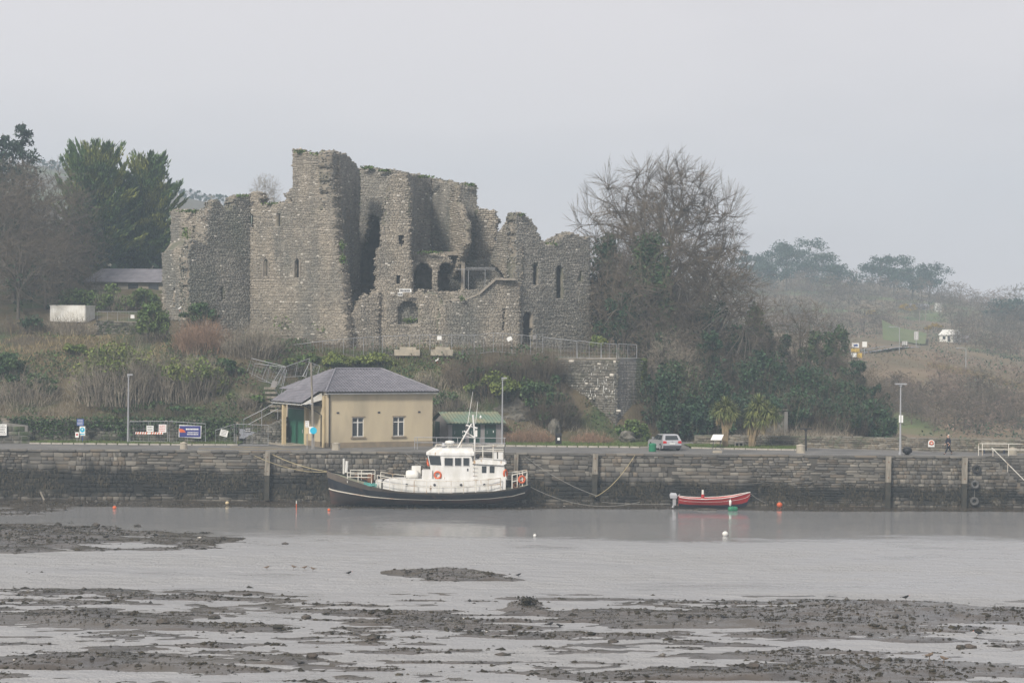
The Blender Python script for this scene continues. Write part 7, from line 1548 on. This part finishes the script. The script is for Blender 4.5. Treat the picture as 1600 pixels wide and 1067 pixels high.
for k, (nm, lb, px, py, D, w, h, m, st_, lm, lv, ln) in enumerate(SH):
    shrub(nm, lb, px, py, D, w, h, m, st_, lm, lv, .14 if lm != 'ivydk' else .17, ln, seed=k * 11, cat='shrub' if 'hedge' not in nm else 'hedge', topleaf='stemmed' in nm, rs=.03 if m == 'twigpale' else .022)
# weeping pale shrub right of the pier lamp
# ------------------------------------------------------------------ undergrowth on the mound (stuff)
ug = np.random.default_rng(64)
n = 42000; x_ = ug.uniform(-52, 34, n); y_ = ug.uniform(177.5, 200, n); kk = ~((x_ > -21) & (x_ < -1) & (y_ < 186)) & ~((x_ > 4) & (y_ < 186)) & ~((x_ > -1) & (x_ < 6) & (y_ < 183.5)); x_, y_ = x_[kk], y_[kk]; z_ = TZ(x_, y_); n = len(x_)
def strawmask(x, y): return fbm(x * .16, y * .2, 44, 3)
sm = strawmask(x_, y_); d = np.stack([ug.normal(0, .5, n), ug.normal(0, .5, n), np.ones(n)], 1); d /= np.linalg.norm(d, axis=1)[:, None]; ln = ug.gamma(3, .13, n) + .1
left = (x_ < -34) & (y_ > 187); mid = (x_ > -13) & (x_ < -5) & (y_ > 189)
for nm, lb, m, kq, w_ in (('bank_brambles', 'tangled brown brambles and dead stems covering the castle bank', 'twig', (sm < .56) & ~(left & (sm > .42)) & ~(mid & (sm > .42)), .012), ('bank_dry_grass', 'patches of pale dry grass on the upper bank', 'straw', (left & (sm > .42)) | (mid & (sm > .42)), .02), ('bank_stems', 'pale dead stems scattered over the bank', 'twigpale', (sm >= .56) & ~left & ~mid, .012)):
    p = np.stack([x_, y_, z_], 1)[kq]; dd = d[kq]; l = ln[kq][:, None] * (.9 if nm == 'bank_dry_grass' else 1.5); e = np.cross(dd, ug.normal(0, 1, dd.shape)); e /= np.linalg.norm(e, axis=1)[:, None]; bend = ug.normal(0, .25, dd.shape) * l; mid_ = p + dd * l * .5; tip = p + dd * l + bend; w = w_
    V = np.stack([p - e * w, p + e * w, mid_ + e * w, mid_ - e * w, mid_ - e * w, mid_ + e * w, tip + e * w * .3, tip - e * w * .3], 1).reshape(-1, 3); o = link(nm, mesh_np(nm, V, np.arange(len(V)).reshape(-1, 4)), MT[m]); tag(o, lb, 'undergrowth', kind='stuff')
n = 42000; x_ = ug.uniform(-52, 14, n); y_ = ug.uniform(177.5, 199, n); dn = fbm(x_ * .22, y_ * .3, 52, 4); kk = (dn > .49) & ~((x_ > -21) & (x_ < -1) & (y_ < 187)) & ~((x_ > 3.5) & (y_ < 187.5)); x_, y_ = x_[kk], y_[kk]; z_ = TZ(x_, y_)
V, F = leafquads(np.stack([x_, y_, z_ + ug.gamma(2, .12, len(x_))], 1), np.full(len(x_), .12), ug); o = link('bank_ivy', mesh_np('bank_ivy', V, F), MT['ivy']); tag(o, 'low ivy and bramble leaves creeping over the bank', 'ivy', kind='stuff')
n = 9000; x_ = ug.uniform(-20, -7, n); y_ = ug.uniform(190.5, 197, n); kk = fbm(x_ * .3, y_ * .4, 12, 3) + .02 * (-10 - x_) > .46; x_, y_ = x_[kk], y_[kk]
o = blades('terrace_grass', x_, y_, TZ(x_, y_), .12, .45, .035, MT['blade'], ug); tag(o, 'fresh green grass on the terrace slope above the house', 'grass', kind='stuff')
# rock outcrop and boulder at the bank foot
def rockmass(name, label, c, size, seed, m='rockface', sub=3):
    r = np.random.default_rng(seed); import bmesh
    bm = bmesh.new(); bmesh.ops.create_icosphere(bm, subdivisions=sub, radius=1); 
    for v in bm.verts:
        p = np.array(v.co); n_ = fbm(np.array([p[0] * 2.2 + seed]), np.array([p[1] * 2.2 + p[2] * 2.7]), seed, 5)[0]; k_ = .45 + 1.1 * n_; v.co = Vector(p * k_ * np.array(size))
    me = bpy.data.meshes.new(name); bm.to_mesh(me); bm.free(); o = link(name, me, MT[m]); o.location = Vector([float(q) for q in c]); return tag(o, label, 'rock')
rockmass('rock_outcrop', 'grey rock outcrop breaking through the bank above the hedge', P(808, 652, 188.0), (2.2, 1.3, 1.5), 3, sub=5); rockmass('rock_outcrop', 'pointed grey rock at the bank foot above black bin', P(867, 672, 185.6), (.55, .6, 1.1), 5); rockmass('bank_boulder', 'brown boulder at the foot of the bastion', P(978, 684, 182.5), (.75, .7, .65), 6)

# ------------------------------------------------------------------ cabbage palms
def cordyline(label, px, D, heads, seed):
    r = np.random.default_rng(seed); b = (X(px, D, 4.6), D, 4.6); t = thing('cabbage_palm', label, 'palm tree', b)
    for hx_, hz_, rr in [(a_ * 1.15, b_ * 1.14, c_ * 1.18) for a_, b_, c_ in heads]:
        w = hx_ * .4; MB().tube([(hx_ * .12, 0, -.1), (hx_ * .35, r.uniform(-.1, .1), hz_ * .5), (hx_, 0, hz_)], [.17, .13, .1], 7).obj('trunk', MT['cordtrunk'], t)
        n = 230; a = r.uniform(0, 6.28, n); e = np.arcsin(r.uniform(-.75, 1, n)); d = np.stack([np.cos(a) * np.cos(e), np.sin(a) * np.cos(e), np.sin(e)], 1); c = np.array((hx_, 0, hz_)) + d * .08
        l = rr * r.uniform(.75, 1.1, n)[:, None]; up = np.array([0, 0, 1.]); s = np.cross(d, up); s /= np.linalg.norm(s, axis=1)[:, None] + 1e-6; w_ = .035
        m1 = c + d * l * .55; tip = c + d * l - up * (.18 * rr); V = np.stack([c - s * w_, c + s * w_, m1 + s * w_, m1 - s * w_, m1 - s * w_, m1 + s * w_, tip + s * .006, tip - s * .006], 1).reshape(-1, 3)
        link('leaf_head', mesh_np('leaf_head', V, np.arange(8 * n).reshape(-1, 4)), MT['cord'], t)
        n = 60; a = r.uniform(0, 6.28, n); p0 = np.array((hx_, 0, hz_ - .15)) + np.stack([np.cos(a) * .1, np.sin(a) * .1, -r.random(n) * .5], 1); tip = p0 + np.stack([np.cos(a) * .25, np.sin(a) * .25, -r.uniform(.4, 1.0, n)], 1) * rr; s = np.stack([-np.sin(a), np.cos(a), 0 * a], 1) * .035
        V = np.stack([p0 - s, p0 + s, tip + s * .3, tip - s * .3], 1).reshape(-1, 3); link('dead_leaves', mesh_np('dead_leaves', V, np.arange(4 * n).reshape(-1, 4)), MT['straw'], t)
cordyline('left cabbage palm with bare trunks by the information panel', 1133, 174.8, [(-.5, 3.0, .95), (.05, 3.3, 1.0), (.55, 2.9, .9), (.15, 2.6, .8)], 3)
cordyline('right cabbage palm with wide bushy crown before the parapet', 1172, 175.0, [(.7, 3.5, 1.0), (1.3, 3.0, 1.0), (.2, 3.0, .95), (1.9, 2.7, .85), (.0, 2.2, .85), (1.0, 2.3, .9)], 4)
# ------------------------------------------------------------------ far road, field, signs, houses, poles
o = None
def ribbon(name, pts, w, m, dz=.15, zf=None):
    V = []
    for px, py, D in pts:
        p = P(px, py, FD(D)); V += [p + (0, 0, dz), p + (0, w, dz + .05)]
    o = MB().add(V, [(2 * i, 2 * i + 2, 2 * i + 3, 2 * i + 1) for i in range(len(pts) - 1)]).obj(name, MT[m]); tag(o, kind='structure'); return o
ribbon('hill_road', [(1290, 563, 338), (1345, 555, 343), (1380, 549, 346), (1410, 546, 350), (1440, 546, 355)], 6, 'road', .8)
tag(MB().tube([P(1338, 553, FD(338)), P(1370, 548, FD(342)), (P(1400, 543, FD(346))), P(1436, 542, FD(350))], .12, 5).obj('crash_barrier', MT['steel']), 'grey crash barrier along the hillside road', 'barrier')
xs = np.linspace(0, 1, 14); V = []; F = []
fa, fb, fc, fd = P(1380, 541, FD(372)), P(1446, 538, FD(384)), P(1448, 527, FD(408)), P(1378, 503, FD(408))
for i in xs:
    for j in xs: V.append((fa * (1 - i) + fb * i) * (1 - j) + (fd * (1 - i) + fc * i) * j + (0, 0, .5 + .4 * math.sin(i * 5 + j * 3)))
n = 14; F = [(i * n + j, (i + 1) * n + j, (i + 1) * n + j + 1, i * n + j + 1) for i in range(13) for j in range(13)]
o = MB().add(V, F).obj('green_field', mat('pasture', (.11, .145, .06), (.14, .16, .075), sc=.1), None, True); tag(o, kind='structure')
V = [P(px, py, D) + (0, dy, dz) for px, py, D in ((1450, 566, 333), (1470, 576, 331), (1500, 589, 328), (1540, 600, 325), (1600, 613, 320)) for dy, dz in ((-1.5, .0), (1.5, .9))]
n = 2500; tt = fr.uniform(0, 1, n); px = 1450 + 155 * tt; D = 333 - 13 * tt + fr.normal(0, .8, n); x_ = (px - 800) / FPX * D; zz = RZ(x_, D)
o = blades('crest_dry_grass', x_, D, zz, .3, 1.0, .06, MT['straw'], fr); tag(o, 'pale dry grass along the crest below the far lamp post', 'grass', kind='stuff')
def farbox(name, label, cat, px0, px1, py0, py1, D, depth, m, roof=None, group=None):
    D = FD(D)
    a, b = P(px0, py1, D), P(px1, py0, D); t = thing(name, label, cat, ((a[0] + b[0]) / 2, D, a[2]), group=group); w, h = b[0] - a[0], b[2] - a[2]
    if roof is None: MB().box(-w / 2, w / 2, 0, depth, -1, h).obj('body', MT[m], t); MB().box(-w / 2 - .1, w / 2 + .1, -.1, depth + .1, h, h + .15).obj('roof', MT[m], t)
    else:
        MB().box(-w / 2, w / 2, 0, depth, -1, h * .5).obj('wall', MT[m], t); MB().prism([(-w / 2 - .2, -.3, h * .5), (-w / 2 - .2, depth + .3, h * .5), (-w / 2 - .2, depth / 2, h)], (w + .4, 0, 0)).obj('roof', MT[roof], t)
        MB().box(-w * .25, -w * .05, -.05, .02, h * .12, h * .38).obj('window', MT['glass'], t); MB().box(w * .1, w * .28, -.05, .02, -.2, h * .4).obj('door', MT['ink'], t)
    return t
farbox('white_shed', 'tiny white cube shed on the far hillside', 'shed', 1462.5, 1471, 474.5, 482, 500, 2, 'white')
t = farbox('white_cottage', 'far white house with steep pale gable below the hillside wood', 'house', 1467, 1490, 515, 532, 402, 5, 'white', 'white'); t.rotation_euler = (0, 0, rad(-35))
farbox('grey_barn', 'low grey roofed barn right of the far white house', 'building', 1489, 1515, 524, 536, 404, 4, 'greywall', 'slate')
farbox('grey_barn', 'long grey roofed barn beside the white shed above', 'building', 1424, 1452, 474, 485, 505, 5, 'greywall', 'slate')
def roadsign(px0, px1, py0, py1, D, lb, m='greywall'):
    D = FD(D)
    a, b = P(px0, py1, D), P(px1, py0, D); t = thing('road_sign', lb, 'road sign', ((a[0] + b[0]) / 2, D, a[2] - 1.6)); w, h = b[0] - a[0], b[2] - a[2]
    MB().box(-w / 2, w / 2, 0, .06, 1.6, 1.6 + h).obj('panel', MT[m], t); m_ = MB()
    for f_ in (-.3, .0, .3): m_.box(w * f_ - .06, w * f_ + .06, -.06, -.001, 1.6, 1.6 + h)
    m_.obj('rib', MT['signwhite'], t); MB().tube([(0, .1, -.5), (0, .1, 1.7)], .08, 6).obj('post', MT['steel'], t)
roadsign(1428, 1435.5, 518, 531, 362, 'tall grey backed road sign with three ribs on far road'); roadsign(1409, 1418.5, 533, 541, 352, 'small grey backed road sign left of the tall one')
t = thing('site_hoarding', 'stacked white and yellow boards on the far road bend', 'sign', P(1337, 560, 320))
k_ = 320 / FPX
for i, (x0, x1, y0, y1, m, lab) in enumerate(((1331, 1342, 536, 543, 'signwhite', 'board'), (1330, 1343, 544.5, 550, 'yellow', 'board'), (1330, 1338.5, 551.5, 558, 'signwhite', 'board'), (1339.5, 1347, 551.5, 559, 'yellow', 'board'))):
    MB().box((x0 - 1337) * k_, (x1 - 1337) * k_, 0, .1, (560 - y1) * k_, (560 - y0) * k_).obj(lab, MT[m], t)
MB().box((1334 - 1337) * k_, (1340 - 1337) * k_, -.05, -.001, (560 - 541) * k_, (560 - 538) * k_).obj('pictogram', MT['blue'], t); MB().tube([(-.5, .15, -1), (-.5, .15, 2.6)], .06, 5).obj('post', MT['steel'], t); MB().tube([(.5, .15, -1), (.5, .15, 2.6)], .06, 5).obj('post', MT['steel'], t)
t = thing('site_hoarding', 'lone white board right of the stacked boards on road bend', 'sign', P(1351, 545, 322)); MB().box(-.4, .4, 0, .1, .3, 1.2).obj('board', MT['signwhite'], t); MB().tube([(0, .1, -1), (0, .1, .6)], .06, 5).obj('post', MT['steel'], t)
def upole(px, py0, py1, D, lb, wires=True):
    a, b = P(px, py1, D), P(px, py0, D); t = thing('utility_pole', lb, 'utility pole', a); H = b[2] - a[2]; MB().tube([(0, 0, -1), (0, 0, H)], .16, 6).obj('pole', MT['timber'], t); MB().box(-1.1, 1.1, -.1, .1, H - .5, H - .3).obj('cross_arm', MT['timber'], t)
upole(277, 288, 325, 560, 'left wooden power pole on the skyline between cypress and castle'); upole(330, 305, 328, 600, 'right wooden power pole on the skyline above castle tower')
t = thing('thin_pole', 'thin bare pole standing left of the slate roofed building', 'pole', (*P(106, 448, 236)[:2], P(106, 448, 236)[2] - 1)); MB().tube([(0, 0, 0), (0, 0, 4.4)], [.13, .1], 6).obj('shaft', MT['timber'], t)
for px, py0, py1, D, lb in ((1590, 520, 546, 410, 'far wooden pole at the right edge on the hillside'), (1437, 485, 502, 470, 'left of two thin pale poles above the green field'), (1446, 485, 502, 470, 'right of two thin pale poles above the green field')):
    D = FD(D); a, b = P(px, py1, D), P(px, py0, D); t = thing('utility_pole', lb, 'utility pole', a); MB().tube([(0, 0, -1), (0, 0, b[2] - a[2])], .14, 5).obj('pole', MT['timber'], t)
# far left hill: woodland strip on the skyline and hedges
lr = np.random.default_rng(17)
for k in range(9):
    px = [272, 284, 296, 306, 318, 328, 340, 352, 366][k]; D = 790; x_ = (px - 800) / FPX * D; g = (x_, D, LZ(x_, D)); tree(['farA', 'farB'][k % 2], 'skyline_tree', '%s hazy tree from the left on the hill behind the castle tower' % ordn[k], g, 3.0 + 2.2 * lr.random(), 1.6, k, m='twig', mt='twig', ivy=500, ivys=.5, ivyh=1, ivyr=.5, ivym='ivydk', group='trees on the left hill skyline')
for k in range(4):
    px = [66, 76, 86, 96][k]; D = 800; x_ = (px - 800) / FPX * D; g = (x_, D, LZ(x_, D)); tree('farA', 'skyline_tree', '%s tiny tree from the left on the field skyline beside the spruce' % ordn[k], g, 3.5 + lr.random(), 1.3, k, m='twig', mt='twig', ivy=300, ivys=.5, ivyh=1, ivyr=.5, ivym='ivydk', group='trees on the left hill skyline')
# fence by the cabin
for k, (a, b) in enumerate(((152, 184), (184, 219))):
    A_, B_ = P(a, 487, 212), P(b, 487, 212); panel('site_fence', A_ - (0, 0, 1.7), B_ - (0, 0, 1.7), B_, A_, ['fence panel directly right of the white cabin', 'fence panel between the cabin fence and the green bush'][k])
o = board(204, 210, 492, 497.5, 211.5, 'signwhite', 'cabin_notice', 'white notice on the fence right of the white cabin', 0)
f = free_wall('terrace_wall', 'low grey stone wall below the cabin fence', [(X(150, 206, 15), 206), (X(222, 206, 15), 206)], 13, [16.0, 15.9], .4, (.14, .25), (.2, .5), LW, MT['mortar'], rng)

# ------------------------------------------------------------------ shore things
def shore(px, py): p = G(px, py, 0); p[2] = max(0, float(mudz(np.array([p[0]]), np.array([p[1]]))[0])); return p
def lump(name, label, px, py, size, seed, m='boulder', cat='rock'):
    o = rockmass(name, label, shore(px, py) + (0, 0, size[2] * .25), size, seed, m, 2); o['category'] = cat; return o
for k, (px, py, s, lb) in enumerate(((582, 998, (.42, .35, .22), 'angular brown boulder on the foreground mud left of centre'), (335, 966, (.4, .35, .2), 'flat brown boulder on the left foreground mud'), (478, 966, (.35, .3, .2), 'reddish boulder above and left of the angular one'), (255, 975, (.45, .3, .25), 'weed covered lump on the left foreground mud'),
                                     (435, 982, (.4, .3, .15), 'low flat stone between foreground weed strips'), (175, 932, (.35, .3, .2), 'dark stone alone in the left shallows'), (487, 1027, (.35, .3, .2), 'weedy lump low in the foreground left of centre'), (785, 1023, (.5, .3, .12), 'flat weed patch low in the foreground centre'),
                                     (958, 1003, (.35, .3, .16), 'brown stone on the centre right weed strip'), (1178, 1046, (.4, .3, .18), 'pinkish stone low on the right foreground'), (1515, 1012, (.4, .3, .2), 'brown boulder on right foreground weed strip'), (1500, 1013, (.3, .3, .2), 'smaller boulder touching the right foreground boulder'),
                                     (150, 823, (.4, .3, .25), 'rounded stone on the crest of the left gravel bar'), (90, 822, (.35, .3, .3), 'pointed stone on the left gravel bar crest'), (215, 823, (.4, .3, .22), 'right stone on the crest of the left gravel bar'), (445, 850, (.3, .25, .14), 'small dark stone off the end of left gravel bar'))):
    lump('shore_boulder', lb, px, py, tuple(.75 * q for q in s), k + 20)
c = shore(823, 948); t = thing('weedy_stump', 'weed covered timber stump on the small foreground mound', 'stump', c); MB().lathe([(.2, -.2), (.22, .15), (.3, .32), (.28, .42), (.1, .45)], 10).obj('stump', MT['weed'], t)
ws = np.random.default_rng(3); quads('weed_fringe', np.stack([ws.normal(0, .22, 260), ws.normal(0, .22, 260), ws.uniform(.05, .5, 260)], 1), .07, ws, MT['weed'], t)['kind'] = 'stuff'
def buoy(px, py, r_, m, lb, D=None):
    p = shore(px, py) if D is None else P(px, py, D); t = thing('mooring_buoy', lb, 'buoy', p, group='small buoys'); MB().lathe([(.02, -.3 * r_), (.7 * r_, 0), (r_, .6 * r_), (.85 * r_, 1.2 * r_), (.3 * r_, 1.55 * r_)], 12).obj('float', MT[m], t, True); MB().torus((0, 0, 1.65 * r_), (0, 1, 0), .08, .02, 8, 5).obj('eye', MT['ropeg'], t)
buoy(1218, 793.5, .26, 'orange', 'orange buoy on the mud right of the red boat'); buoy(179, 795, .17, 'orange', 'small orange red buoy on the mud below the left wall'); buoy(514, 798, .13, 'orange', 'tiny orange buoy just off the bow of the work boat'); buoy(1282, 790, .26, 'rope', 'dull yellow buoy right of the orange one'); buoy(1133, 837, .22, 'white', 'white buoy floating below the red boat'); buoy(835.5, 838, .12, 'white', 'tiny white buoy floating below the work boat stern'); buoy(355, 789, .17, 'trim_cream', 'cream buoy at the foot of the left wall')
p = shore(1145, 798); t = thing('green_barrel', 'green barrel lying on the mud before the red boat', 'barrel', p); MB().lathe([(.02, -.4), (.2, -.38), (.24, -.2), (.24, .2), (.2, .38), (.02, .4)], 12, (0, 0, .15), (1, .2, 0)).obj('drum', MT['bingreen'], t, True); MB().torus((0, 0, .15), (1, .2, 0), .245, .015, 14, 5).obj('hoop', MT['ink'], t)
lump('mud_log', 'dark log lying on the mud under the red boat', 1101, 797, (.9, .25, .16), 71, 'boulder', 'log')
p = shore(463, 796); t = thing('marker_stake', 'short red and white stake in the mud left of work boat', 'stake', p); MB().tube([(0, 0, -.2), (0, 0, .5)], .04, 6).obj('lower_band', MT['orange'], t); MB().tube([(0, 0, .5), (0, 0, .75)], .04, 6).obj('upper_band', MT['white'], t)
a, b = P(73, 790, 165.0), P(63, 768, 165.2); t = thing('leaning_plank', 'grey plank leaning against the foot of the left wall', 'plank', a); MB().obox((np.array(b) - a) / 2, (np.array(b) - a) / 2, (.06, 0, .03), (0, .03, 0)).obj('board', MT['timber'], t)
# birds
def bird(px, py, k, face, lb, kind='wader'):
    p = shore(px, py); t = thing({'wader': 'wading_bird', 'crow': 'crow', 'gull': 'pied_bird'}[kind], lb, 'bird', p, rad(0 if face > 0 else 180), group='birds feeding on the shore'); mm = MT[{'wader': 'birdbr', 'crow': 'birddk', 'gull': 'birddk'}[kind]]; L_ = .13 if kind == 'wader' else .05
    b = skin('body', [(-.2, 0, L_ + .1), (-.08, 0, L_ + .09), (.05, 0, L_ + .11), (.12, 0, L_ + .17), (.17, 0, L_ + .2)], [(0, 1), (1, 2), (2, 3), (3, 4)], [.02, .06, .07, .04, .042], mm, t, 2); b.scale = (k, k, k)
    q = MB().tube([(.2, 0, L_ + .2), (.3 if kind == 'wader' else .26, 0, L_ + .18)], [.015, .004], 5).obj('beak', MT['orange'] if kind == 'gull' else MT['ink'], t); q.scale = (k, k, k)
    for s_ in (-.03, .03): q = MB().tube([(.0, s_, L_ + .05), (.02, s_, 0)], .01, 4).obj('leg', MT['birdbr'] if kind != 'crow' else MT['ink'], t); q.scale = (k, k, k)
    m = MB().prism([(-.16, 0, L_ + .12), (-.32, 0, L_ + .07), (-.3, 0, L_ + .1)], (0, .03, 0)); q = m.obj('tail', mm, t); q.scale = (k, k, k)
    if kind == 'gull': q = MB().lathe([(.01, -.1), (.05, 0), (.01, .1)], 8, (0, 0, L_ + .06), (1, 0, 0)).obj('belly', MT['birdwh'], t); q.scale = (k, k, k)
for px, py, k, f_, lb, kd in ((1077, 969, 1.5, 1, 'dark crow on the centre right weed bank', 'crow'), (1130, 969, 1.5, -1, 'second dark crow right of the first one', 'crow'), (860, 978, 1.4, 1, 'crow below the stump mound on its right', 'crow'), (874, 981, 1.4, -1, 'crow pecking beside the one below the stump mound', 'crow'),
                              (810, 901, 1.4, 1, 'dark bird at the right tip of the gravel islet', 'crow'), (1452, 1037, 1.7, 1, 'left of two brown waders in the right foreground pool', 'wader'), (1475, 1040, 1.7, -1, 'right of two brown waders in the right foreground pool', 'wader'), (1528, 993, 1.6, -1, 'black and white bird on the right weed strip', 'gull'),
                              (1415, 943, 1.6, 1, 'black and white bird on the top of the right bar', 'gull'), (417, 891, 1.4, 1, 'leftmost wader in the shallows left of the islet', 'wader'), (459, 890, 1.4, -1, 'second wader from left in the shallows', 'wader'), (476, 891, 1.4, 1, 'third wader from left in the shallows', 'wader'), (489, 893, 1.4, -1, 'rightmost wader of the shallows group', 'wader'), (545, 898, 1.5, 1, 'pied bird at the left tip of the gravel islet', 'gull')):
    bird(px, py, k * .62, f_, lb, kd)
# seagulls on the bank
for px, py, D, lb in ((683, 566, 191.5, 'white gull sitting on the bank below the concrete seats'), (281, 485, 197.5, 'white gull upright on the bush before the castle tower')):
    p = P(px, py, D); t = thing('white_gull', lb, 'bird', p); b = skin('body', [(-.22, 0, .12), (-.05, 0, .16), (.08, 0, .24), (.12, 0, .38), (.15, 0, .42)], [(0, 1), (1, 2), (2, 3), (3, 4)], [.03, .1, .1, .055, .06], MT['birdwh'], t, 1); MB().tube([(.2, 0, .42), (.28, 0, .4)], [.02, .005], 5).obj('beak', MT['yellow'], t); MB().tube([(.0, 0, .1), (.0, 0, -.1)], .02, 4).obj('leg', MT['orange'], t)

# ------------------------------------------------------------------ haze
hz = MB().box(-430, 430, -70, 1090, -3.6, 112).obj('haze', None); tag(hz, kind='stuff')
hm = bpy.data.materials.new('haze_air'); hm.use_nodes = True; t = hm.node_tree; t.nodes.clear(); out = t.nodes.new('ShaderNodeOutputMaterial'); pv = t.nodes.new('ShaderNodeVolumePrincipled')
pv.inputs['Color'].default_value = (.70, .86, 1.0, 1); pv.inputs['Density'].default_value = .0007; pv.inputs['Anisotropy'].default_value = .25; t.links.new(pv.outputs[0], out.inputs['Volume']); hz.data.materials.append(hm)
